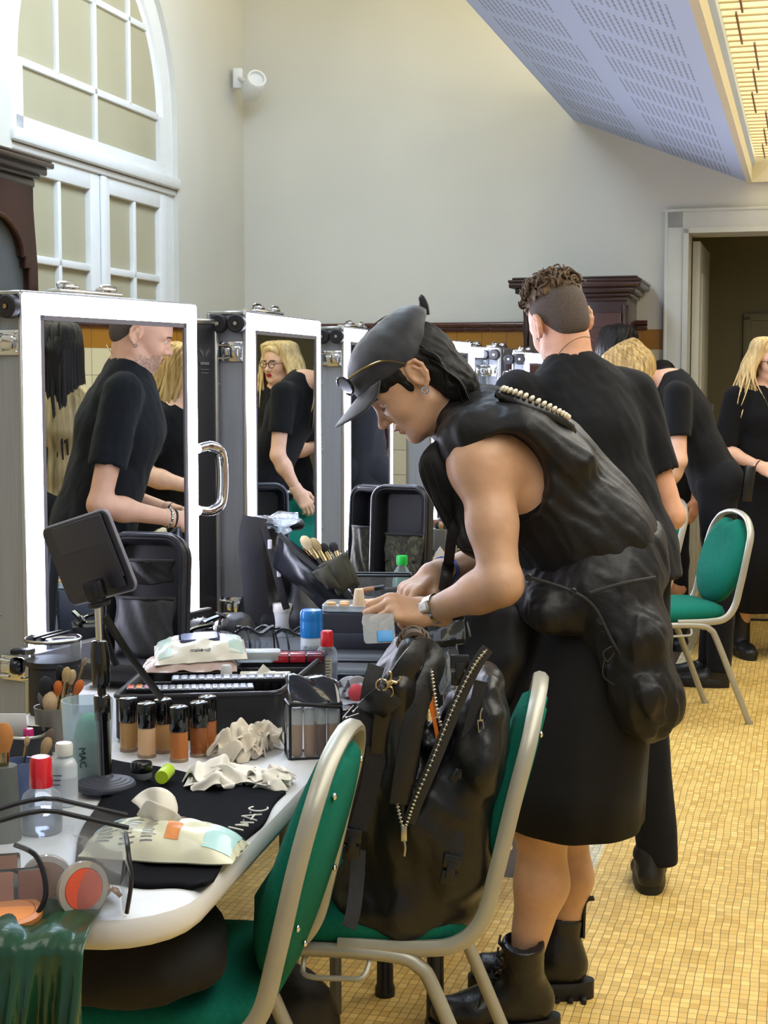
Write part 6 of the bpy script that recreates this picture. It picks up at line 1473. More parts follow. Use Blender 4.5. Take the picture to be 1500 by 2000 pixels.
b.prism(prism, -.005, .005, M=Matrix.Rotation(PI/2, 4, 'X')); b.build('body', mat('dark_grey_cover', '#2b2d3a', .5, var=.04), t, angle=30, bev=.0015)
b = MB(); b.tube([(x, 0, y) for x, y in prism], .0034, 6, closed=True); b.build('rim', mat('grey_bezel', '#8e90a4'), t)
b = MB(); b.box((.012, -.008, .012), (wT-.045, .004, hT-.03), .003); b.build('flap', mat('dark_grey_flap', '#313341', .55, var=.04), t)
b = MB(); b.box((.012, -.0105, -.022), (wT-.05, .003, hT*.55), .003); b.build('flap_fold', mat('dark_grey_fold', '#282a38', .55, var=.04), t)
strap([P(205, 1203, 2.66), P(250, 1275, 2.70), P(316, 1364, 2.80)], .014, 'prop_strap', TS, m_black, .0018, up=(.5, -1, .4)); strap([P(192, 1212, 2.66), P(215, 1270, 2.68), P(228, 1300, 2.68)], .012, 'cable', TS, m_black, .0018, up=(0, -1, 0))
# --- bottles by the frame edge
t = item('lotion_bottle', 'white bottle with ribbed white screw cap beside the red capped bottle', 'bottle', 127, 1572)
lat(mm([(0, 0), (20, 0), (22, 2), (22, 68), (18, 78), (11, 82), (11, 86), (0, 86)]), 'body', mat('milky_bottle', '#b9c2cb', .3, var=.04, coat=.3), t); b = MB(); b.lathe(mm([(0, 86), (14.5, 86), (14.8, 87), (14.8, 104), (13, 107), (0, 107.5)]), 30); b.build('cap', m_wht, t)
lat(mm([(22.2, 18), (22.2, 50)]), 'label', mat('grey_label', '#aab2bc', .5, var=.03), t)
b = MB();
for k in range(3): b.box((-.010+.0, -.0224, .056-.008*k), (.02-.003*k, .0006, .0016))
b.build('print', mat('dark_print', '#3c4048', .6, var=.03), t)
t = item('micellar_bottle', 'clear dome-shouldered bottle with red flip cap beside the white capped bottle', 'bottle', 82, 1625)
lat(mm([(0, 0), (31, 0), (33, 3), (33, 48), (29, 62), (17, 72), (17, 76), (0, 76)]), 'body', m_clear, t); lat(mm([(0, 2), (30, 2), (31.5, 4), (31.5, 34), (0, 34)]), 'liquid', clear('pale_liquid', '#d8dee6', .30, .05), t); lat(mm([(0, 74), (18, 74), (18.6, 76), (17.6, 116), (15, 122), (0, 123)]), 'cap', m_red, t)
t = item('tumbler', 'frosted clear cup holding a green sponge bag with dark lettering behind the tablet stand', 'cup', 173, 1528)
lat(mm([(0, 0), (38, 0), (39, 2), (46, 150), (44.5, 150), (37.5, 3), (0, 3)]), 'cup', clear('frosted_cup', '#e6eef2', .22, .3, .5), t, 32)
f = Field(); f.ell((.004, -.004, .045), (.032, .030, .040)); f.ell((.006, .0, .085), (.028, .026, .04), k=.02); f.wr = folds(.005, 60, 4); o = soft('sponge_bag', f, .004, mat('mint_sponge', '#4fae84', .6, var=.15), t); o.matrix_parent_inverse = Matrix()
v, fc = text_mesh('MAC', .017); MB().add(v, fc, Matrix.Translation((-.002, -.0425, .055)) @ Matrix.Rotation(PI/2, 4, 'X') @ Matrix.Rotation(-PI/2+.05, 4, 'Z')).build('lettering', m_gloss, t, smooth=False)
t = item('plastic_cup', 'blue-tinted clear cup with thin brushes at the frame edge behind the red cap', 'cup', 40, 1592); lat(mm([(0, 0), (22, 0), (23, 2), (27, 92), (25.8, 92), (21.5, 3), (0, 3)]), 'cup', clear('blue_clear', '#8fa4cc', .30, .1), t, 28)
# --- make-up brushes
BR = {}
def brush(label, a, b, hair_col, kind, group, handle='#15151a', ferr=None):
    """a = handle end, b = bristle tip"""
    a, b = Vector(a), Vector(b); L = (b-a).length; key = (hair_col, kind, handle, round(L, 2))
    A = along((0, 0, 0), b-a)
    if key in BR: return dup(BR[key], M=Matrix.Translation(a) @ A, label=label, group=group)
    t = thing('makeup_brush', label, 'brush', M=Matrix.Translation(a) @ A, group=group)
    R_ = {'big': .015, 'mid': .009, 'thin': .005, 'fan': .013}[kind]; hl = {'big': .045, 'mid': .028, 'thin': .014, 'fan': .03}[kind]; fl = min(.035, L*.25)
    z1 = L-hl; z0 = z1-fl
    lat([(0, 0), (R_*.25, .001), (R_*.5, z0*.7), (R_*.45, z0), (0, z0)], 'handle', mat('handle_'+handle, handle, .3, var=.05, coat=.3), t, 12)
    lat([(0, z0), (R_*.5, z0), (R_*.6, z0+fl*.3), (R_*.62, z1), (0, z1)], 'ferrule', mat('ferrule', '#a08f6c', .25, 1, var=.08) if ferr is None else ferr, t, 14)
    lat([(R_*.6, z1-.001), (R_*.95, z1+hl*.35), (R_*1.0, z1+hl*.6), (R_*.72, z1+hl*.88), (R_*.3, L), (0, L)], 'bristles', mat('bristle_'+hair_col, hair_col, .85, var=.3, vscale=30, stretch=(60, 60, 3), bump=.5, bscale=90), t, 16)
    BR[key] = t; return t
cop = mat('copper_ferrule', '#b5744f', .25, 1, var=.05)
t = item('brush_holder', 'clear brush pot crowded with brushes behind the frosted cup', 'brush pot', 104, 1462); lat(mm([(0, 0), (30, 0), (31, 2), (36, 84), (34.5, 84), (29, 3), (0, 3)]), 'pot', clear('smoky_clear', '#b8b4a8', .28, .1), t, 28)
hb_ = at(104, 1462)+Vector((0, 0, .01)); gb = 'make-up brushes in the clear pot'
for px, py, c, k, l, hcol in ((88, 1322, '#17171b', 'big', 'fluffy black brush leaning at the edge of the brush pot', '#15151a'), (97, 1350, '#cdb08a', 'big', 'wide cream brush at the front of the pot', '#9a8f80'), (119, 1352, '#c9ab84', 'big', 'cream brush beside another cream one', '#9a8f80'), (114, 1330, '#c2662a', 'mid', 'rust orange rounded brush in the pot', '#15151a'), (159, 1328, '#c2662a', 'mid', 'rust orange brush leaning toward the stand pole', '#15151a'), (140, 1355, '#b9b4b2', 'big', 'grey white stippling brush with copper ferrule', '#15151a'), (132, 1303, '#b39a6c', 'mid', 'tall tan double-tipped brush', '#c5a67a'), (143, 1308, '#c7b086', 'mid', 'pale tan round-tipped brush behind the others', '#c5a67a'), (118, 1300, '#15151a', 'mid', 'slim brush standing handle up with chrome end', '#15151a'), (168, 1285, '#8d7c5e', 'thin', 'short wooden handled brush beside the stand pole', '#c5a67a'), (80, 1350, '#6d6a68', 'mid', 'small grey tipped brush at the outer side of the pot', '#15151a')):
    tip = P(px, py, hb_.y+.01*random.Random(px).uniform(-2, 2)); foot = hb_+Vector(((px-108)*.00012, random.Random(px+1).uniform(-.012, .012), 0)); brush('make-up '+l if not l.startswith('fl') else l, foot, tip, c, k, gb, hcol, cop if 'copper' in l else None)
cb = at(40, 1592)+Vector((0, 0, .01))
brush('thin gold brush slanting out of the blue-tinted cup', cb+Vector((-.006, 0, 0)), P(54, 1438, cb.y), '#b99a78', 'thin', 'brushes in the blue-tinted cup', '#b59a5c'); brush('dark smudge brush with tan tip above the red cap', cb+Vector((.006, .01, 0)), P(96, 1440, cb.y+.02), '#a98f68', 'mid', 'brushes in the blue-tinted cup'); brush('dark smudge brush with grey tip above the red cap', cb+Vector((.01, .014, 0)), P(102, 1424, cb.y+.03), '#5d5048', 'mid', 'brushes in the blue-tinted cup')
t = item('brush_sleeve', 'grey brush sleeve at the frame edge with a ginger powder brush', 'brush sleeve', 8, 1640); lat(mm([(0, 0), (26, 0), (27, 2), (22, 118), (20, 118), (0, 118)]), 'sleeve', mat('grey_felt', '#565a58', .7, var=.1), t, 24); 
p = at(8, 1640); brush('ginger domed powder brush in the grey sleeve at the frame edge', p+Vector((0, 0, .09)), P(8, 1412, p.y), '#b87a40', 'big', 'brushes at the frame edge', '#b59a5c')
# --- zip case at the frame edge with a magenta capped tube
t = item('zip_case', 'open black zip case at the frame edge behind the brushes', 'case', 20, 1478, rz=-.2); b = MB(); b.loft([[(x, y, z) for x, y in round_rect(-.10+d, -.05+d, .075-d, .05-d, .03-d)] for d, z in ((0, 0), (0, .048), (.004, .05), (.004, .006))], caps=True); b.build('tray', m_soft, t, angle=50); b = MB(); b.tube([(x, y, .049) for x, y in round_rect(-.10, -.05, .075, .05, .03)], .003, 6, closed=True); b.build('zip_edge', m_zip, t)
t = item('lip_balm', 'small tube with magenta cap standing in the open zip case', 'tube', 57, 1488, dz=.006); lat(mm([(0, 0), (9, 0), (9.5, 1), (9.5, 38), (0, 38)]), 'body', m_wht, t); lat(mm([(0, 38), (9.8, 38), (9.8, 56), (8.5, 58), (0, 58)]), 'cap', mat('magenta_plastic', '#b51f6a', .3, var=.05, coat=.4), t)
t = item('face_chart', 'white card leaning in the open zip case at the frame edge', 'card', 22, 1480, dz=.01); MB(Matrix.Rotation(.25, 4, 'X')).box((0, 0, .045), (.07, .002, .075), .001).build('sheet', m_wht, t)
# --- black box with the round clear zip case on top
t = item('brush_roll', 'upright black roll case below the round clear case', 'case', 106, 1392); lat([(0, 0), (.05, 0), (.053, .004), (.053, .10), (.05, .106), (0, .106)], 'body', m_soft, t, 28)
t = item('round_clear_case', 'round clear vinyl zip case with black striped lid before the lit mirror', 'case', 106, 1392, dz=.106); lat([(0, 0), (.058, 0), (.060, .004), (.060, .012)], 'base', m_soft, t, 32); lat([(.059, .012), (.060, .045), (.058, .058)], 'wall', m_clear, t, 32); lat([(0, .064), (.05, .064), (.060, .058), (.060, .052)], 'lid', mat('blue_black_vinyl', '#20243a', .15, var=.1, coat=.5), t, 32)
b = MB(); b.tube([(.060*math.cos(2*PI*k/32), .060*math.sin(2*PI*k/32), .057) for k in range(32)], .0028, 6, closed=True); b.build('zip_edge', m_zip, t)
for y in (-.008, .014): MB(Matrix.Rotation(1.2, 4, 'Z')).box((0, y, .0655), (.108, .009, .003), .001).build('stripe', m_black, t)
# --- chrome spotlight clip on the case side
t = thing('chrome_clip', 'dark chrome spring clip on the side of the nearest mirror case', 'clip', P(45, 1290, 3.30)); b = MB(); b.box((0, 0, .02), (.05, .03, .012), .004); b.lathe(mm([(0, -14), (16, -14), (19, -8), (19, 8), (14, 14), (0, 14)]), 20, M=Matrix.Translation((-.012, 0, -.012)) @ Matrix.Rotation(PI/2, 4, 'Y')); b.build('body', mat('dark_chrome', '#3c3e44', .2, 1, var=.1), t); b = MB(); b.tube(cr([(.02, 0, .01), (.034, -.01, -.01), (.022, -.01, -.035), (-.004, 0, -.04)], 5), .004, 8); b.build('lever', m_chrome, t)
# --- organiser case
def box_open(name, label, cat, cs, h, m, th=.012, rim=True):
    pts = [at(*c) for c in cs]; o = sum(pts, Vector())/4; t = thing(name, label, cat, (o.x, o.y, TH)); L = [p-o for p in pts]
    def ring(s, z):
        out = []; n = 6
        for i in range(4):
            p, a, c = L[i], L[i-1], L[(i+1) % 4]; r = .03; d1 = (a-p).normalized()*r; d2 = (c-p).normalized()*r
            for k in range(n+1):
                u = k/n; q = (p+d1)*(1-u)**2+p*2*u*(1-u)+(p+d2)*u*u; out.append(Vector((q.x*s, q.y*s, z)))
        return out
    b = MB(); b.loft([ring(.97, 0), ring(1, .008), ring(1, h), ring(.985, h+.003), ring(.965, h), ring(.955, .012)]); b.build('shell', m, t, angle=50)
    if rim: e = MB(); e.tube(ring(1.0, h), .005, 8, closed=True); e.build('rim', mat('shiny_piping', '#2c2d33'), t)
    return t, pts, ring
OC, ocp, ocr = box_open('organiser_case', 'big open black organiser case full of palettes and wipes on the white table', 'organiser case', ((222, 1452), (545, 1442), (640, 1350), (322, 1352)), .092, m_soft)
dv = MB()
def oc(u, v): return lerp(lerp(ocp[0], ocp[1], u), lerp(ocp[3], ocp[2], u), v)
for (u0, v0, u1, v1) in ((.04, .42, .96, .42), (.52, .42, .50, .96), (.52, .72, .97, .72)):
    a, c = oc(u0, v0)-Vector(OC.location), oc(u1, v1)-Vector(OC.location); A = along(a, c); L = (c-a).length
    dv.box((0, 0, 0), (.006, L, .07), .001, M=Matrix.Translation(lerp(a, c, .5)+Vector((0, 0, .046))) @ rotz(math.atan2(c.y-a.y, c.x-a.x)-PI/2))
    for k in range(int(L/.018)): dv.box((0, 0, 0), (.012, .003, .068), .001, M=Matrix.Translation(lerp(a, c, (k+.5)/int(L/.018))+Vector((0, 0, .047))) @ rotz(math.atan2(c.y-a.y, c.x-a.x)-PI/2))
dv.build('dividers', m_soft, OC, angle=50)
def palette(label, u0, u1, v, w, cols, z, group=None, tilt=0, tr=.6):
    a, c = oc(u0, v), oc(u1, v); L = (c-a).length; t = thing('palette', label, 'palette', (*(lerp(a, c, .5)).xy, TH+z), math.atan2(c.y-a.y, c.x-a.x), group)
    b = MB(); b.box((0, 0, .005), (L, w, .010), .002); b.build('case', m_black, t)
    n = len(cols)
    for i, cc in enumerate(cols): MB(Matrix.Translation((-L/2+L*(i+.5)/n, 0, .0105))).box((0, 0, 0), (L/n*.72, w*.84, .002), .0008).build('pan', mat('pan_'+cc, cc, .35, var=.08, coat=.3), t)
    return t
pal = ['#6f7480', '#8a8d94', '#5d6472', '#a2a4a8', '#777d8a', '#8f949e', '#626a7c', '#9aa3b4', '#707a90', '#8a97b0', '#6a7690', '#93a1bb', '#7f8ca6', '#a3b0c6']
palette('long palette of blue grey pans nearest the foundation bottles', .20, .80, .14, .05, pal, .086); palette('long palette of pale blue grey pans behind the front palette', .24, .96, .33, .05, pal[::-1], .088)
palette('small palette of orange and violet lip colours at the corner of the organiser', .03, .18, .15, .04, ['#c2452a', '#d2762c', '#a2567a'], .088)
def pillow(name, label, cat, o, rz, w, d, h, m, tilt=0, wr=.004, seed=1, parts=(), pinch=.25, n=26, roll=0):
    t = thing(name, label, cat, M=Matrix.Translation(o) @ rotz(rz) @ Matrix.Rotation(tilt, 4, 'X') @ Matrix.Rotation(roll, 4, 'Y')); rnd = random.Random(seed); ph = [rnd.uniform(0, 6) for _ in range(6)]
    def prof(u): 
        e = abs(2*u-1); return (1-e**2.6)
    def top(u, v):
        hh = h*(prof(u)**.55)*(prof(v)**.8); x = (u-.5)*w*(1-.05*(1-prof(v))*0); y = (v-.5)*d*(1-pinch*.12*(1-prof(u)))
        hh += wr*math.sin(u*17+v*6+ph[0])*math.sin(v*13+ph[1])*prof(u)+wr*1.4*abs(math.sin(u*9-v*11+ph[2]))*(1-prof(u)*.6)*prof(v)
        return (x, y+wr*.35*math.sin(u*19+ph[3])*(1-prof(v)), max(hh, .0015))
    b = MB(); b.sheet(top, n, n); b.sheet(lambda u, v: (top(u, v)[0], top(u, v)[1], .0), n, n); b.build('packet', m, t, angle=180)
    return t, top
m_pk1 = mat('pearl_white_film', '#d6d2c6', .28, var=.05, vscale=9, bump=.15, bscale=35, coat=.3); m_pk2 = mat('dusty_pink_film', '#b8a29c', .28, var=.08, vscale=9, bump=.25, bscale=30, coat=.3)
pc = oc(.30, .72); t, tp2 = pillow('wipes_packet', 'dusty pink foil wipes packet under the white one in the organiser', 'wipes packet', Vector((pc.x-.02, pc.y-.03, TH+.085)), .10, .205, .12, .034, m_pk2, tilt=-.05, seed=5, wr=.007)
t, tp1 = pillow('wipes_packet', 'pearl white wipes packet with a glossy flip lid, top of the two in the organiser', 'wipes packet', Vector((pc.x+.0, pc.y-.01, TH+.118)), .16, .20, .135, .036, m_pk1, tilt=.16, seed=9, wr=.004, roll=-.05)
b = MB(); b.prism(round_rect(-.045, -.022, .045, .032, .012), .030, .037); l_ = b.build('flip_lid', mat('navy_lid', '#20244a', .12, var=.05, coat=.6), t, bev=.001); b = MB(); b.prism(round_rect(-.040, -.018, .040, .027, .010), .037, .0382); b.build('lid_label', mat('silver_blue_label', '#8d96b8', .15, .4, var=.08), l_)
for s in (-1, 1): MB().sheet(lambda u, v, s=s: (s*(.062+.03*u), -.055+.11*v, tp1(.5+s*(.31+.15*u), .08+.8*v)[2]+.0012), 6, 10).build('mint_panel', mat('mint_film', '#a9beb4', .3, var=.06, coat=.3), t, angle=180)
v, fc = text_mesh('make-up', .013); MB().add(v, fc, Matrix.Translation((.0, -.050, .0245)) @ Matrix.Rotation(.55, 4, 'X')).build('lettering', mat('dark_print', '#3c4048'), t, smooth=False)
def oc_item(name, label, cat, u, v, z, rz=0, group=None): p = oc(u, v); return thing(name, label, cat, (p.x, p.y, TH+z), rz, group)
t = oc_item('cream_tube', 'small white translucent bottle standing upright by the wipes packets', 'bottle', .52, .50, .02); lat(mm([(0, 0), (14, 0), (15.5, 2), (15.5, 50), (12, 58), (11, 60)]), 'body', mat('cream_plastic', '#c9c6a8', .4, var=.04), t, sx=1.0, sy=.7); lat(mm([(0, 58), (13, 58), (12, 84), (9, 88), (0, 88)]), 'cap', mat('milky_cap', '#d2d4d8', .35, var=.03), t, sx=1, sy=.7)
p = oc(.62, .52); t = thing('cream_tube', 'flat white squeeze tube leaning in the organiser', 'tube', M=Matrix.Translation((p.x, p.y, TH+.03)) @ rotz(.5) @ Matrix.Rotation(.75, 4, 'Y')); b = MB(); b.loft([[(a_*math.cos(2*PI*k/16), c_*math.sin(2*PI*k/16), z) for k in range(16)] for z, a_, c_ in ((0, .013, .012), (.05, .016, .008), (.085, .017, .0015))]); b.build('body', m_wht, t)
p = oc(.74, .56); t = thing('cream_tube', 'wide white tube lying on its side across the organiser', 'tube', M=Matrix.Translation((p.x-.055, p.y, TH+.068)) @ rotz(.06) @ Matrix.Rotation(PI/2, 4, 'Y')); lat(mm([(0, 0), (17, 0), (19, 3), (19, 75), (18, 78), (18, 108), (15, 110), (0, 110)]), 'body', mat('ivory_tube', '#d0ccb8', .35, var=.03, coat=.3), t)
p = oc(.62, .84); t = thing('palette_box', 'clear plastic palette box lying at the back of the organiser', 'palette', (p.x, p.y, TH+.085), .05); b = MB(); b.box((0, 0, .013), (.10, .05, .026), .006); b.build('box', m_frost, t)
p = oc(.86, .84); t = thing('palette', 'long palette of red and berry lip colours under a clear lid', 'palette', (p.x, p.y, TH+.082), .05); MB().box((0, 0, .010), (.118, .045, .020), .004).build('case', m_black, t)
for i, c in enumerate(('#a81f2c', '#a32434', '#6f1a2e')): MB().box((-.038+.038*i, -.0225, .012), (.034, .004, .016), .001).box((-.038+.038*i, 0, .021), (.034, .038, .003), .001).build('pan', mat('pan_'+c, c, .3, var=.06, coat=.4), t)
# --- crumpled tissues and wipes
def crumple(name, label, px, py, r, hgt, m, seed, group=None, n=4, z=TH, wide=1.0):
    """a wad of folded thin sheets: each sheet gathered towards its middle with sharp pleats"""
    p = at(px, py, z); t = thing(name, label, 'tissue', (p.x, p.y, z), 0, group); rnd = random.Random(seed); b = MB()
    for i in range(n):
        ph = [rnd.uniform(0, 6) for _ in range(8)]; dr = [Vector((math.cos(a), math.sin(a))) for a in (rnd.uniform(0, 6), rnd.uniform(0, 6), rnd.uniform(0, 6))]
        c = Vector((rnd.uniform(-.35, .35)*r*wide, rnd.uniform(-.3, .3)*r, 0)); tl = Matrix.Rotation(rnd.uniform(-.35, .35), 3, 'X') @ Matrix.Rotation(rnd.uniform(-.35, .35), 3, 'Y') @ Matrix.Rotation(rnd.uniform(0, 6), 3, 'Z'); hh = hgt*rnd.uniform(.6, 1)
        def fn(u, v):
            q = Vector((u*2-1, v*2-1)); d = q.length; x = r*.85*q.x*(1-.18*d); y = r*.85*q.y*(1-.18*d)
            tri = lambda s_: 2*abs(s_/PI-math.floor(s_/PI+.5))
            w1 = tri(q.dot(dr[0])*3+ph[0]+.9*math.sin(q.dot(dr[1])*2.4+ph[5])); w2 = tri(q.dot(dr[1])*4.2+ph[1]+q.dot(dr[2])*1.6); w3 = tri(q.dot(dr[2])*7+ph[2]); w1 = w1*w1*(3-2*w1); w2 = w2*w2*(3-2*w2)
            zz = hh*(.70*max(0, 1-.62*d*d)*(.45+.55*w1)+.26*w2*(.4+.6*min(1, d))+.06*w3)
            o = tl @ Vector((x+.20*r*(w2-.5), y+.20*r*(w1-.5), zz)); return (o.x+c.x, o.y+c.y, max(.0015, o.z))
        b.sheet(fn, 34, 34)
    b.build('wad', m, t, solid=.0008, angle=180); return t
TG = None
crumple('tissue', 'stained white wipes piled loosely beside the foundation bottles', 462, 1482, .055, .088, m_stain, 3, n=5); crumple('tissue', 'taller crumpled wipe leaning on the clear concealer case', 505, 1466, .045, .105, m_stain, 12, n=3)
crumple('tissue', 'crumpled white tissue at the towel edge nearest the chair back', 520, 1538, .055, .050, m_tissue, 21, n=4); crumple('tissue', 'open crumpled tissue on the towel beside the lime green tube', 430, 1536, .062, .066, m_tissue, 33, n=4)
a, b_, c, d = [at(*q)+Vector((0, 0, .016)) for q in ((385, 1508), (560, 1520), (545, 1548), (358, 1550))]; o = (a+b_+c+d)/4; t = thing('tissue', 'flat white sheet spread under the crumpled tissues', 'tissue', o); MB().sheet(lambda u, v: (lerp(lerp(a, b_, u), lerp(d, c, u), v)-o+Vector((0, 0, .004*math.sin(u*14+v*5)))), 16, 8).build('sheet', m_tissue, t, solid=.001, angle=180)
crumple('tissue', 'clean crumpled tissue beside the pink sponge', 697, 1362, .050, .060, mat('cool_tissue', '#c9ccd6', .85, var=.05), 41, n=4)
t = item('makeup_sponge', 'coral pink egg-shaped sponge beside a crumpled tissue', 'sponge', 696, 1376, dz=.008); lat(mm([(0, 0), (12, 2), (18, 10), (19, 19), (15, 30), (8, 37), (0, 39)]), 'egg', mat('coral_sponge', '#d6505c', .8, var=.06, bump=.2, bscale=500), t)
for i, (a, c, l) in enumerate((((668, 1418), (690, 1392), 'cotton swab nearest the concealer case'), ((676, 1416), (700, 1408), 'cotton swab lying flat behind another'), ((690, 1404), (706, 1386), 'cotton swab nearest the pink sponge'))):
    p, q = at(*a)+Vector((0, 0, .016)), at(*c)+Vector((0, 0, .016)); t = thing('cotton_swab', l, 'cotton swab', p, group='cotton swabs on the black towel'); MB().tube([(0, 0, 0), q-p], .0011, 6).build('stick', m_wht, t)
    MB().ell((0, 0, 0), (.0026, .0045, .0026), 8, 6).build('tip', m_tissue, t)
t = item('compact_mirror', 'round silver compact lying beside the pink sponge', 'compact', 664, 1394, dz=.01); lat(mm([(0, 0), (24, 0), (25, 2), (24, 5), (21, 5), (21, 4.4), (0, 4.4)]), 'body', m_chrome, t, 28)
# --- wet wipes pack on the towel
m_wp = mat('cream_film', '#d3d3bd', .25, var=.06, vscale=8, bump=.12, bscale=30, coat=.4); pc = at(322, 1676)
WP, tp = pillow('wet_wipes', 'cream and pale blue wet wipes pack on the black towel with a wipe pulled up', 'wet wipes', pc+Vector((0, 0, .012)), -.16, .235, .12, .045, m_wp, seed=15, wr=.0035, pinch=.9, n=34)
def patch(u0, u1, v0, v1, m, name, dz=.0012): MB().sheet(lambda u, v: (lambda p: (p[0], p[1], p[2]+dz))(tp(lerp(u0, u1, u), lerp(v0, v1, v))), 14, 10).build(name, m, WP, angle=180)
m_aq = mat('aqua_film', '#a7cdd0', .25, var=.1, coat=.4); patch(.03, .20, .45, .95, m_aq, 'aqua_panel'); patch(.80, .98, .1, .95, m_aq, 'aqua_panel'); patch(.30, .62, .62, .88, mat('red_orange_print', '#c98a72', .3, var=.25, vscale=30), 'printed_panel'); patch(.55, .64, .16, .42, mat('peach_print', '#d2884e', .3, var=.15, vscale=60), 'printed_panel')
tx = MB()
for c0, c1, v0, v1 in ((.10, .24, .12, .44), (.26, .38, .10, .46), (.40, .50, .10, .40)):
    for k in range(9):
        v_ = lerp(v1, v0, k/8); L_ = random.Random(k+int(c0*100)).uniform(.6, 1); tx.sheet(lambda u, v, v_=v_, L_=L_: (lambda p: (p[0], p[1], p[2]+.0016))(tp(lerp(c0, c0+(c1-c0)*L_, u), v_+.012*v)), 6, 2)
tx.build('small_print', mat('grey_print', '#7d7f86', .6, var=.3, vscale=400), WP, smooth=False)
b = MB(); b.sheet(lambda u, v: (-.025+(u-.5)*.075*(.45+.75*v)*(1-.25*v*v)+.008*math.sin(v*4), .018+.010*math.sin(u*7)+.022*v*v, .036+.055*v*(1-.55*(2*u-1)**2)+.008*math.sin(u*5+v*3)), 16, 14)
b.sheet(lambda u, v: (-.008+(u-.5)*.06*(.5+.7*v), .0+.009*math.sin(u*8+1)-.006*v, .036+.040*v*(1-.6*(2*u-1)**2)+.006*math.sin(u*6)), 14, 12); b.build('pulled_wipe', m_tissue, WP, solid=.0008, angle=180)
# --- clear vinyl concealer case
def wire_box(t, w, d, h, r=.0028, m=None, lid=True, tilt=0):
    e = MB(); c = [(-w/2, -d/2), (w/2, -d/2), (w/2, d/2), (-w/2, d/2)]
    for z in (.002, h): e.tube([(x, y, z) for x, y in round_rect(-w/2, -d/2, w/2, d/2, .008)], r, 6, closed=True)
    for x, y in c: e.tube([(x*.98, y*.98, .002), (x*.98, y*.98, h)], r, 6)
    e.build('binding', m or m_black, t); wv = MB()
    for i in range(4):
        a, b = c[i], c[(i+1) % 4]; wv.sheet(lambda u, v, a=a, b=b: (lerp(a[0], b[0], u)+.002*math.sin(v*7+u*5), lerp(a[1], b[1], u)+.002*math.sin(u*9+v*6), lerp(.002, h, v)), 8, 8)
    wv.build('vinyl', m_clear, t, angle=180)
ca = item('vinyl_case', 'clear vinyl case with black binding full of concealer tubes behind the chair back', 'vinyl case', 612, 1475, rz=.20); wire_box(ca, .10, .065, .105)
b = MB(); b.sheet(lambda u, v: (-.05+.10*u, -.034+.078*v, .108+.048*math.sin(v*2.0)*(.45+.55*v)-.010*u+.003*math.sin(u*11+v*7)), 14, 12); b.build('lid', mat('wet_black_vinyl', '#15161b', .08, var=.1, coat=.8, bump=.3, bscale=25), ca, solid=.001, angle=180)
b = MB(); b.tube([(-.05+.10*k/10, -.034, .109-.010*k/10) for k in range(11)], .004, 6); b.build('lid_binding', m_web, ca)
cp_ = at(612, 1475); cx = rotz(.20)
for i, (x, y, c, l) in enumerate(((-.033, -.012, '#c39a72', 'sand concealer tube nearest the wipes in the vinyl case'), (-.010, -.016, '#c89673', 'rosy beige concealer tube with white cap'), (.013, -.014, '#7a4a2c', 'dark brown concealer tube with white cap'), (.035, -.012, '#c99c6c', 'golden concealer tube at the outer end of the vinyl case'), (.0, .014, '#b07f56', 'tan concealer tube behind the front ones'))):
    q = cx @ Vector((x, y, 0))+cp_; t = thing('concealer_tube', l, 'concealer', (q.x, q.y, TH+.003), .2, 'concealer tubes in the clear vinyl case'); lat(mm([(0, 0), (9.5, 0), (10.5, 2), (10.5, 62), (0, 62)]), 'body', mat('conc_'+c, c, .3, var=.05, coat=.3), t, 16); lat(mm([(0, 62), (10.6, 62), (10.6, 92), (9, 94), (0, 94)]), 'cap', m_wht, t, 16)
# --- spray can, red-capped bottle
t = item('spray_can', 'water spray can with bright blue dome cap behind the red capped bottle', 'spray can', 609, 1334); lat(mm([(0, 0), (25, 0), (26.5, 2), (26.5, 108), (25, 112), (0, 112)]), 'can', mat('pale_blue_can', '#c4d3e0', .3, var=.04, coat=.3), t, 32); lat(mm([(0, 112), (27, 112), (27.3, 114), (27.3, 148), (26.4, 151), (27.3, 154), (27.0, 170), (24, 176), (0, 178)]), 'cap', mat('azure_cap', '#1c7fd4', .3, var=.03, coat=.3), t, 32)
def wrap_text(txt, size, r, z, m, par, a0=-PI/2, name='lettering'):
    v, fc = text_mesh(txt, size); MB().add([(r*math.cos(a0+p.x/r)*1.0, r*math.sin(a0+p.x/r), z+p.y) for p in v], fc).build(name, m, par, smooth=False)
m_ink = mat('blue_ink', '#4a78a8', .5, var=.03); wrap_text('URIAGE', .0125, .0268, .088, mat('slate_ink', '#56606e', .5, var=.03), t, -PI/2-.12); wrap_text('EAU THERMALE', .005, .0268, .076, m_ink, t); wrap_text('EAU', .021, .0268, .058, m_ink, t, -PI/2-.1)
t = item('micellar_bottle', 'slim clear bottle with red cap and pale label in front of the spray can', 'bottle', 639, 1350); lat(mm([(0, 0), (23, 0), (24.5, 2), (24.5, 90), (20, 101), (14, 106), (0, 106)]), 'body', m_clear, t, 28); lat(mm([(0, 2), (22, 2), (23.4, 4), (23.4, 70), (0, 70)]), 'liquid', clear('pale_liquid', '#d8dee6', .30, .05), t); lat(mm([(0, 106), (14.5, 106), (15, 108), (14.4, 138), (12, 142), (0, 142)]), 'cap', m_red, t)
b = MB(); b.sheet(lambda u, v: (.0248*math.cos(-PI/2-.5+1.0*u), .0248*math.sin(-PI/2-.5+1.0*u), .02+.062*v), 12, 2); lb = b.build('label', mat('cream_label', '#c8c4ae', .5, var=.03), t); b = MB()
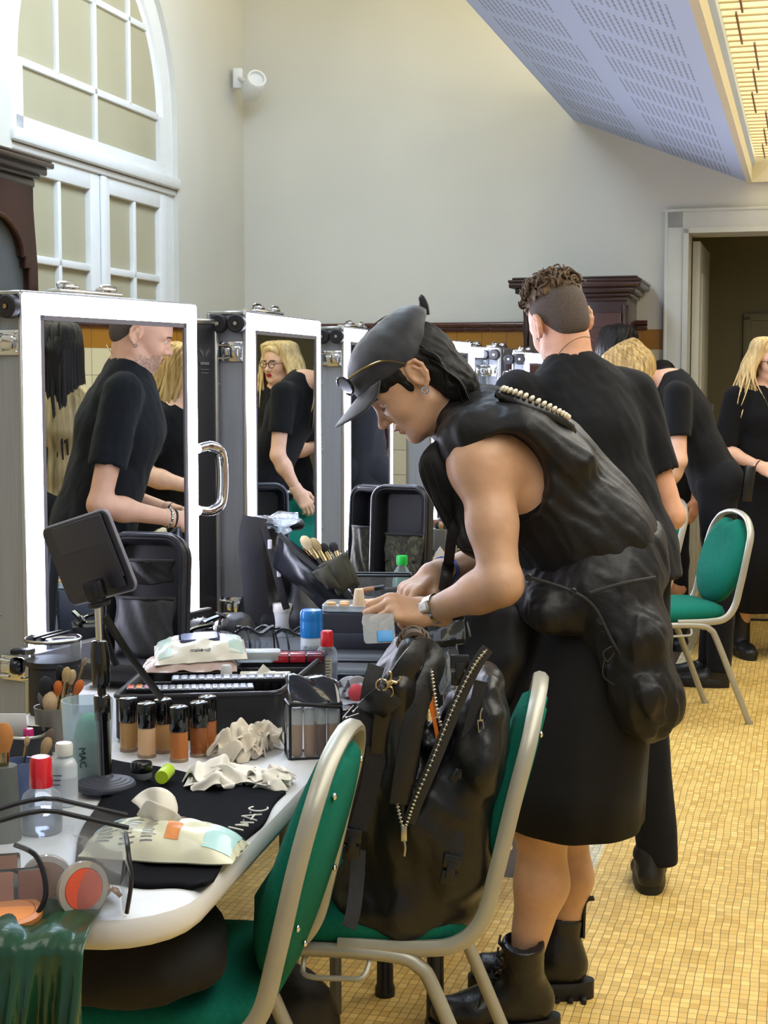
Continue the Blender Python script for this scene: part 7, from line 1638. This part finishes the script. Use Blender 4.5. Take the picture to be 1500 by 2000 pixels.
for k in range(8): b.sheet(lambda u, v, k=k: (.0250*math.cos(-PI/2-.4+(.8-.2*(k % 3)*.4)*u), .0250*math.sin(-PI/2-.4+(.8-.2*(k % 3)*.4)*u), .074-.007*k+.002*v), 8, 2)
b.build('small_print', mat('dark_print', '#3c4048'), lb, smooth=False)
# --- clear zip bags with black trim behind the organiser
for px, py, D, l, cc in ((498, 1278, 3.82, 'clear zip bag of glass droppers standing behind the organiser', '#c4ccd6'), (573, 1282, 3.80, 'clear zip bag of round sponges beside the spray can', '#c6a68a')):
    p = P(px, py, D); p.z = TH; t = thing('clear_zip_bag', l, 'zip bag', p, .1, 'clear zip bags with black trim'); w, h = .085, .095; b = MB()
    b.sheet(lambda u, v: ((u-.5)*w*(1+.1*v), -.022*math.cos((u-.5)*2.4)*(1-.4*v), v*h), 12, 10); b.sheet(lambda u, v: ((u-.5)*w*(1+.1*v), .022*math.cos((u-.5)*2.4)*(1-.4*v), v*h), 12, 10); b.build('vinyl', m_clear, t, angle=180)
    for s in (-1, 1):
        b = MB(); b.tube([((u/10-.5)*w*1.1, s*.016*math.cos((u/10-.5)*2.4)-.012*s*abs(u-5)/9, h+.008*math.sin(u*.9+s)) for u in range(11)], .0045, 6, w=1.6); b.build('zip_edge', m_black, t)
    for x in (-.5, .5, -.2): b = MB(); b.tube(cr([(x*w*1.08, 0, h), (x*w*1.0+.006, -.02, h*.5), (x*w+.002, -.018, 0.002)], 4), .0025, 6); b.build('side_binding', m_black, t)
    for i in range(6 if 'sponge' not in l else 3):
        rnd = random.Random(i+px); q = Vector((p.x+(i/(5 if 'sponge' not in l else 2)-.5)*w*.7, p.y+rnd.uniform(-.008, .008), TH+.003))
        if 'sponge' not in l: g = thing('dropper', 'glass dropper vial in the clear zip bag', 'vial', q, 0, 'glass dropper vials in the zip bag'); lat(mm([(0, 0), (5.5, 0), (6, 1), (6, 40), (3, 46), (3, 62), (0, 64)]), 'vial', clear('vial_glass', '#dfe7f2', .25, .04), g, 12)
        else: g = thing('sponge', 'round beige sponge in the clear zip bag', 'sponge', q, 0, 'round beige sponges in the zip bag'); MB().ell((0, 0, .018), (.018, .012, .018), 16, 10).build('sponge', mat('beige_sponge', '#cfae93', .85, var=.06), g)
t = item('cream_jar', 'white lidded jar inside the ring of the clear zip bags', 'jar', 553, 1242); lat(mm([(0, 0), (28, 0), (30, 3), (30, 70), (0, 70)]), 'jar', mat('white_jar', '#d3d5d8', .3, var=.03, coat=.3), t); lat(mm([(0, 70), (31, 70), (31.5, 72), (31.5, 90), (29, 94), (0, 94.5)]), 'lid', m_wht, t)
# --- clips and clutter below the nearest mirror
for i, (px, py, D, l) in enumerate(((392, 1236, 3.85, 'black hair clip nearest the name plate'), (408, 1222, 3.95, 'black hair clip with silver jaw behind another clip'), (425, 1235, 3.9, 'black hair clip beside the clear zip bag'), (440, 1215, 4.0, 'black hair clip at the foot of the second mirror case'))):
    p = P(px, py, D); t = thing('hair_clip', l, 'hair clip', (p.x, p.y, p.z), i*.8, 'black hair clips below the nearest mirror'); b = MB(); b.tube(cr([(-.035, 0, .0), (-.01, .0, .012), (.03, 0, .02)], 4), .006, 6, w=1.5); b.tube(cr([(-.035, 0, .0), (-.01, 0, -.008), (.03, 0, -.006)], 4), .005, 6, w=1.5); b.build('jaws', m_gloss, t); MB().tube(cr([(-.02, .006, -.004), (-.024, .008, .01), (-.012, .006, .014)], 4), .002, 6).build('spring', m_chrome, t)
t = thing('tool_pouch', 'dark heap of soft pouches and cords between the first two mirror cases', 'pouch', (P(430, 1240, 3.95).x, 3.95, TH)); f = Field(); f.seg((-.09, .02, .03), (.08, .03, .02), (.05, .035), (.05, .03), (0, 1, 0), .03); f.ell((.04, .05, .06), (.05, .05, .05)); f.ell((-.06, .06, .05), (.05, .05, .045)); f.wr = folds(.006, 40, 91); o = soft('body', f, .006, m_soft, t); o.matrix_parent_inverse = Matrix()
p = P(412, 1200, 3.9); t = thing('clip_box', 'small black box under the hair clips below the nearest mirror', 'box', (p.x, 3.9, TH), .3); MB().box((0, 0, .035), (.12, .12, .07), .008).build('box', m_soft, t)
# --- grey case with a tray of sponges on the second table
def placed_box(name, label, cat, cx_, D, w, d, z0, z1, rz, m, r=.006):
    p = P(cx_, 1000, D); t = thing(name, label, cat, (p.x, D, z0), rz); MB().box((0, 0, (z1-z0)/2), (w, d, z1-z0), r).build('body', m, t); return t
m_gcase = mat('blue_grey_case', '#343641', .5, var=.06)
GC = placed_box('train_case', 'dark grey case carrying the sponge tray in front of the clasped hands', 'case', 735, 3.98, .27, .20, TH, .866, -.12, m_gcase); MB().box((0, -.102, .050), (.20, .008, .05), .006).build('front_panel', mat('blue_grey_panel', '#3d404e', .45, var=.05), GC)
t = thing('sponge_tray', 'shallow clear tray of beige sponges and foundation pots on the grey case', 'tray', (GC.location.x-.05, 3.95, .868), -.12); b = MB(); b.loft([[(x, y, z) for x, y in round_rect(-.085+d, -.06+d, .085-d, .06-d, .02)] for d, z in ((.004, 0), (0, .002), (0, .016), (.003, .016), (.004, .004))]); b.build('tray', m_frost, t); R0 = rotz(-.12); b0 = Vector(t.location)
for i, (x, y, r, h, c, l) in enumerate(((-.065, -.02, .014, .016, '#c9a679', 'beige disc sponge at the tray edge'), (-.035, .015, .014, .014, '#d3b48c', 'flat pale sponge in the middle of the tray'), (-.03, -.03, .013, .015, '#c49b6c', 'tan disc sponge at the front of the tray'), (.005, .0, .017, .048, '#d8bfa0', 'tall conical cream sponge in the tray'), (.045, -.025, .015, .026, '#d3aa80', 'small glass foundation pot with ring top'), (.06, .02, .014, .018, '#c8a47c', 'low foundation pot at the far tray edge'), (.02, .035, .014, .016, '#cdb18c', 'beige disc sponge at the back of the tray'))):
    q = b0+R0 @ Vector((x, y, .005)); g = thing('sponge' if h < .03 else 'sponge', l, 'sponge', q, i, 'sponges and pots in the tray'); lat([(0, 0), (r, 0), (r*1.02, .002), (r*(.95 if h < .03 else .7), h-.002), (r*.6, h), (0, h*.96)], 'body', mat('sponge_'+c, c, .7, var=.06), g, 18)
# --- brushes standing in the olive roll of the brush bag
gq = 'make-up brushes in the olive roll'
for px, py, hx_, hy_, c, kd, l in ((590, 1048, 660, 1150, '#cdbb96', 'big', 'fat cream brush reaching highest out of the olive roll'), (608, 1052, 668, 1150, '#a8946c', 'big', 'fat tan brush beside the tallest cream one'), (628, 1062, 676, 1150, '#1b1a1c', 'fan', 'wide flat black brush with white tip'), (648, 1060, 684, 1148, '#26262a', 'fan', 'wide flat dark brush at the outer end of the roll'), (572, 1082, 640, 1150, '#b98042', 'thin', 'amber tipped brush lowest in the roll'), (582, 1072, 645, 1150, '#c08a4c', 'thin', 'amber tipped brush second from the bottom of the roll'), (592, 1068, 650, 1150, '#c7975a', 'thin', 'honey tipped brush with gold ferrule'), (602, 1072, 655, 1150, '#b47a3c', 'mid', 'tan rounded brush with gold ferrule'), (570, 1068, 630, 1145, '#2c2018', 'thin', 'dark tipped brush at the lower edge of the roll'), (612, 1064, 662, 1150, '#3a2a20', 'mid', 'dark brown brush in the middle of the roll')):
    brush(l, P(hx_, hy_, 4.13), P(px, py, 4.20), c, kd, gq, '#15151a', mat('gold_ferrule', '#b79a5e', .25, 1, var=.06) if 'gold' in l or 'amber' in l else None)
# --- clear pouch with black trim, green-capped bottle
pp = P(747, 1160, 4.62); CP = thing('vinyl_pouch', 'wide clear pouch with black trim holding concealer sticks before the dark bags', 'pouch', (pp.x, 4.62, TH), -.05); wire_box(CP, .175, .06, .135, .004)
for i, (x, z, a, c, l) in enumerate(((-.04, .085, -.15, '#c08a62', 'tan concealer stick slanting high in the clear pouch'), (.02, .06, .1, '#2c2a2c', 'dark capped stick lying across the clear pouch'), (-.05, .04, .0, '#a97a58', 'brown concealer stick low in the clear pouch'), (.035, .035, .05, '#b98763', 'rosy concealer stick at the bottom of the clear pouch'), (.04, .085, -.08, '#3a3434', 'dark pencil at the top of the clear pouch'))):
    t = thing('concealer_stick', l, 'concealer', M=Matrix.Translation((pp.x+x-.045, 4.60+.006*i, TH+z)) @ Matrix.Rotation(PI/2+a, 4, 'Y'), group='sticks inside the clear pouch'); lat(mm([(0, 0), (8, 0), (8.5, 2), (8.5, 60), (7, 62), (0, 62)]), 'body', mat('stick_'+c, c, .35, var=.06), t, 14); lat(mm([(0, 62), (8.6, 62), (8.6, 92), (0, 92)]), 'cap', m_black, t, 14)
p = P(785, 1150, 4.78); t = thing('green_cap_bottle', 'clear bottle with bright green cap and mint liquid behind the clear pouch', 'bottle', (p.x, 4.78, TH)); lat(mm([(0, 0), (28, 0), (30, 3), (30, 95), (24, 125), (14, 142), (14, 148)]), 'body', m_clear, t, 26); lat(mm([(0, 2), (27, 2), (28.5, 4), (28.5, 92), (23, 118), (0, 118)]), 'liquid', clear('mint_liquid', '#9fe0c0', .5, .1), t); lat(mm([(0, 146), (17, 146), (17.5, 148), (17.5, 172), (16, 175), (0, 175)]), 'cap', mat('bright_green', '#1fbf4a', .35, var=.03), t)
p = P(721, 1190, 4.3); t = thing('mini_bottle', 'tiny black topped bottle in front of the clear pouch', 'bottle', (p.x, 4.3, TH+.02)); lat(mm([(0, 0), (12, 0), (12, 26), (0, 26)]), 'body', m_black, t, 14); lat(mm([(0, 26), (7, 26), (7, 50), (0, 50)]), 'cap', m_gloss, t, 14)
t = thing('black_sponge_bag', 'crumpled black pouch between the brush bag and the clear pouch', 'pouch', (P(700, 1180, 4.2).x, 4.2, TH)); f = Field(); f.seg((-.05, 0, .03), (.08, 0, .035), (.04, .03), (.04, .03), (0, 1, 0), .03); f.ell((.05, .01, .06), (.04, .03, .03)); f.wr = folds(.006, 45, 95); o = soft('body', f, .006, m_soft, t); o.matrix_parent_inverse = Matrix()
# --- far brush pot and row of small bottles
BPt = P(868, 1070, 5.25); t = thing('brush_pot', 'grey ribbed pot packed with brushes seen past the chest of the person in the cap', 'brush pot', (BPt.x, 5.25, .865)); b = MB(); b.loft([[((.042+.002*(k % 2))*math.cos(2*PI*k/28), (.042+.002*(k % 2))*math.sin(2*PI*k/28), z) for k in range(28)] for z in (0, .09)]); b.build('pot', mat('grey_ribbed', '#7c7a72', .5, var=.06), t, angle=20)
cols = ['#b98a4e', '#cfc4a8', '#1f8a4c', '#8d5a55', '#2c2430', '#d6c090', '#7d4a46', '#bfa072', '#20202a', '#9a6a5a', '#c99a58', '#403038']
nm = ['honey', 'ivory', 'green', 'rose', 'plum', 'straw', 'wine', 'sand', 'black', 'pink brown', 'amber', 'umber']
for i in range(12):
    rnd = random.Random(i); a = i*2.4; r = .030*math.sqrt((i+.5)/12); ft = Vector((BPt.x+r*.6*math.cos(a), 5.25+r*.6*math.sin(a), .872)); tip = Vector((BPt.x+r*1.3*math.cos(a), 5.25+r*1.3*math.sin(a), .98+rnd.uniform(-.01, .025))); brush('%s tipped brush in the grey ribbed pot' % nm[i], ft, tip, cols[i], 'mid', 'brushes in the grey ribbed pot')
st2 = placed_box('tiered_rack', 'black tiered rack holding small bottles beyond the forearms', 'rack', 868, 5.2, .30, .16, TH, .862, -.15, m_black)
for i in range(8):
    x = 815+i*14; p = P(x, 1000, 5.08); g = thing('polish_bottle', 'small bottle with %s cap, %s in the row from the clear pouch' % ('black' if i in (0, 2, 3) else 'gold', ('first', 'second', 'third', 'fourth', 'fifth', 'sixth', 'seventh', 'last')[i]), 'bottle', (p.x, 5.08+.004*i, .864), 0, 'small bottles on the tiered rack'); lat(mm([(0, 0), (10, 0), (10.5, 1), (10.5, 16), (6, 18), (0, 18)]), 'glass', mat('dark_polish', '#2a2528', .15, var=.1, coat=.5) if i % 2 else mat('amber_polish', '#6b4a2a', .15, var=.1, coat=.5), g, 12); lat(mm([(0, 18), (9, 18), (9, 36), (0, 36)]), 'cap', m_gloss if i in (0, 2, 3) else mat('gold_cap', '#b09048', .25, 1, var=.08), g, 12)
for px, D, l in ((833, 5.02, 'folded cream card tent by the grey ribbed pot'), (862, 5.06, 'folded white card tent by the black strap')):
    p = P(px, 1083, D); t = thing('card_tent', l, 'card', (p.x, D, .868), .3, 'folded cards on the tiered rack'); MB().add([(-.03, 0, 0), (.03, .0, 0), (.0, .012, .045), (-.022, .04, 0), (.035, .04, 0)], [(0, 1, 2), (3, 4, 2), (0, 2, 3), (1, 4, 2)]).build('card', m_wht if 'white' in l else mat('cream_card', '#cfc8a4', .7), t, smooth=False, solid=.001)
p = P(905, 1078, 5.35); t = thing('green_bowl', 'glossy green dish behind the black strap', 'dish', (p.x, 5.35, .864)); lat(mm([(0, 0), (30, 0), (50, 22), (58, 40), (55, 40), (28, 5), (0, 5)]), 'dish', mat('green_glass', '#2d6b4c', .15, var=.1, coat=.5), t)
# --- zipped pouches at the table edge behind the backpack
for i, (px, py, D, l, w) in enumerate(((690, 1300, 3.62, 'flat black zip pouch lying behind the red capped bottle', .19), (715, 1262, 3.80, 'black zip pouch in front of the grey case', .20))):
    p = P(px, py, D); z = TH+.0; t = thing('zip_pouch', l, 'pouch', (p.x, p.y, z), -.1, 'black zip pouches on the table edge'); b = MB(); b.loft([[(x, y, z_) for x, y in round_rect(-w/2+d, -.06+d, w/2-d, .06-d, .03-d*.5)] for d, z_ in ((.006, 0), (0, .006), (0, .030), (.008, .038), (.03, .042))]); b.build('body', m_soft, t); b = MB(); b.tube([(x, y, .03) for x, y in round_rect(-w/2, -.06, w/2, .06, .03)], .0028, 6, closed=True); b.build('zip_edge', mat('shiny_piping', '#2c2d33'), t)
# --- clear card the person holds
q = [P(722, 1198, 3.24), P(770, 1196, 3.25), P(703, 1252, 3.21), P(764, 1264, 3.22)]; mt = frame(sum(q, Vector())/4, q[1]-q[0], q[0]-q[2]+q[1]-q[3]); t = thing('mixing_palette', 'clear acrylic mixing palette with a blue corner held in the hands', 'palette', M=mt); b = MB(); b.prism(round_rect(-.034, -.032, .034, .032, .008), -.0015, .0015, M=Matrix.Rotation(PI/2, 4, 'X')); b.build('plate', clear('acrylic', '#dde4ea', .20, .1), t); MB().box((.012, -.003, -.018), (.034, .002, .024), .001).build('blue_tab', mat('sky_blue_tab', '#4a9be0', .4, var=.08), t)
# --- clear make-up pouch in the near corner
vp = at(92, 1772); VP = thing('vinyl_pouch', 'large clear vinyl pouch of blushes and palettes at the near corner of the table', 'pouch', (vp.x, vp.y, TH), .20)
b = MB(); L_, Wd, Hh = .30, .12, .115
def PH(u): return .085+.055*math.sin(PI*min(1, u/.66)/2)**1.5-.030*max(0, (u-.66)/.34)
def pv(u, s): 
    x = -.19+L_*u*1.0; return (x, s*Wd/2*(1-.15*u), 0)
for s in (-1, 1): b.sheet(lambda u, v, s=s: (-.20+.30*u+.01*v, s*(.060-.030*v+.006*math.sin(u*8+v*5)), .003+PH(u)*v), 18, 12)
b.sheet(lambda u, v: (.10+.012*math.sin(v*PI), -.06+.12*u, .003+v*.100*(1-.2*(2*u-1)**2)), 10, 8); b.build('vinyl', m_clear, VP, angle=180)
for s in (-1, 1):
    e = MB(); e.tube([(-.20+.30*k/16+.01, s*.031, .003+PH(k/16)) for k in range(17)], .0034, 6, w=1.5); e.build('zip_edge', m_web, VP)
e = MB(); e.tube(cr([(.105, -.058, .004), (.112, -.055, .05), (.108, -.03, .088), (.108, .03, .088), (.112, .055, .05), (.105, .058, .004)], 6), .003, 6); e.build('binding', m_black, VP); e = MB(); e.tube(cr([(-.02, -.066, .002), (.0, -.068, .04), (-.01, -.05, .085), (-.04, -.034, .10)], 6), .0035, 6); e.build('side_binding', m_black, VP)
RV = rotz(.20)
def vin(x, y, z=.004): return vp+RV @ Vector((x, y, z-0))
def compact(label, x, y, z, r, col, rot, rim, group='compacts in the clear pouch'):
    t = thing('compact', label, 'compact', M=Matrix.Translation(vin(x, y, z)) @ rotz(.2) @ rot, group=group); lat([(0, 0), (r, 0), (r+.001, .002), (r+.001, .009), (r*.8, .010), (r*.78, .0085)], 'case', rim, t, 28); lat([(0, .0085), (r*.78, .0085), (r*.76, .0098), (0, .0102)], 'powder', mat('powder_'+col, col, .7, var=.08, bump=.1, bscale=300), t, 24); return t
m_cc = clear('compact_plastic', '#d9d2cc', .45, .15); UP = lambda a: Matrix.Rotation(PI/2+a, 4, 'X')
compact('round coral blush standing on edge in the clear pouch', .045, -.044, .038, .036, '#cf5138', UP(-.1) @ Matrix.Rotation(.5, 4, 'Y'), m_cc)
compact('round peach compact at the near end of the clear pouch', -.045, -.058, .010, .040, '#d98a4e', Matrix.Rotation(.15, 4, 'X'), mat('peach_rim', '#c98048', .35, var=.06)); compact('round pale compact standing behind the coral blush', .0, .01, .038, .034, '#b98a74', UP(.1), m_cc)
for (x, y, z, w, h, cols_, l, r) in ((-.06, -.02, .034, .12, .055, ('#9c6a58', '#a8705c', '#8a5648'), 'open palette of rose brown powders leaning in the clear pouch', -.5), (-.09, .025, .045, .11, .05, ('#a87a60', '#7d5040'), 'palette of brown powders at the back of the clear pouch', -.7)):
    t = thing('palette', l, 'palette', M=Matrix.Translation(vin(x, y, z)) @ rotz(.25) @ Matrix.Rotation(PI/2+r, 4, 'X'), group='palettes in the clear pouch'); MB().box((0, 0, 0), (w, h, .012), .003).build('case', m_gloss, t); n = len(cols_)
    for i, c in enumerate(cols_): MB().box((-w/2+w*(i+.5)/n, 0, .0065), (w/n*.85, h*.82, .002), .001).build('pan', mat('pan_'+c, c, .7, var=.1), t)
# --- green carrier bag hanging over the table end, brown film
m_gbag = mat('dark_green_film', '#14402a', .3, var=.15, vscale=12, bump=.5, bscale=26, coat=.3); tl = [at(-40, 1760), at(205, 1772)]
t = thing('carrier_bag', 'dark green plastic carrier bag hanging over the near end of the white table', 'carrier bag', (tl[0].x, tl[0].y, TH)); o = Vector(t.location)
def gb_(u, v):
    a = lerp(at(-90, 1768), at(206, 1768), u); b_ = lerp(at(-90, 1838), at(172, 1842), u); 
    if v < .28: p = lerp(a, b_, v/.28); p.z = TH+.006+.010*abs(math.sin(u*9+v*6))+.02*max(0, math.sin(u*5+.5))*(1-v/.28)*.5
    else:
        q = (v-.28)/.72; p = lerp(b_, P(lerp(-110, 158, u), 2050, b_.y-.035), q**.9); p.y = b_.y-.026-.022*math.sin(u*14+q*2.5)*min(1, q*2)-.018*abs(math.sin(u*27+q*3))*min(1, q*3)
        p.z = lerp(TH+.004, .50, q)
    return p-o
MB().sheet(gb_, 44, 26).build('film', m_gbag, t, solid=.0008, angle=180)
a = [at(105, 1752), at(205, 1738), at(240, 1766), at(128, 1776)]; o = sum(a, Vector())/4; t = thing('film_wrapper', 'crinkled brown cellophane wrapper beside the green bag', 'wrapper', o); MB().sheet(lambda u, v: lerp(lerp(a[0], a[1], u), lerp(a[3], a[2], u), v)-o+Vector((0, 0, .006+.012*abs(math.sin(u*8+v*5))+.006*math.sin(v*9))), 18, 10).build('film', mat('amber_film', '#8f6540', .2, var=.15, coat=.5), t, solid=.0006, angle=180)
# --- bags and cases on the floor
t = thing('seat_shade_bag', 'slack black bag added on the tucked chair seat for the shade under the white table', 'bag', (-.40, 2.36, .517), .15); f = Field(); f.seg((-.14, 0, .06), (.10, .02, .055), (.15, .06), (.14, .05), (0, 1, 0), .03); f.ell((-.0, -.10, .06), (.14, .09, .06)); f.wr = folds(.008, 22, 55); o = soft('body', f, .008, m_shade_bag, t); o.matrix_parent_inverse = Matrix()  # dark bag added to stand in for the shade below the tabletop
t = thing('floor_bag', 'black holdall on the floor below the first table', 'bag', (-.42, 3.0, 0), .2); f = Field(); f.seg((-.2, 0, .14), (.2, 0, .14), (.13, .13), (.13, .13), (0, 1, 0), .04); f.wr = folds(.01, 15, 99); o = soft('body', f, .010, m_soft, t); o.matrix_parent_inverse = wm(t).inverted() if False else Matrix()
for px, D, l in ((752, 3.55, 'black post leg of a folding stool below the backpack chair'), (850, 3.35, 'thinner black post below the backpack chair')):
    p = P(px, 1900, D); tag(MB().lathe([(0, 0), (.024, 0), (.024, .02), (.02, .03), (.018, .30), (0, .30)], 14).build('stool_leg', m_black, loc=(p.x, D, 0)), l, 'stool leg')
# --- stool the carried bits rest on is not visible; a pushchair-like rail by the doorway
t = thing('floor_rail', 'thin black metal rail frame near the floor beside the blonde woman', 'rail', (P(1455, 1215, 8.5).x, 8.5, 0), -.2); MB().tube([(-.12, 0, 0), (-.12, 0, .28), (.25, 0, .28), (.25, 0, 0)], .008, 8).tube([(-.12, 0, .14), (.25, 0, .14)], .007, 8).build('frame', m_black, t)
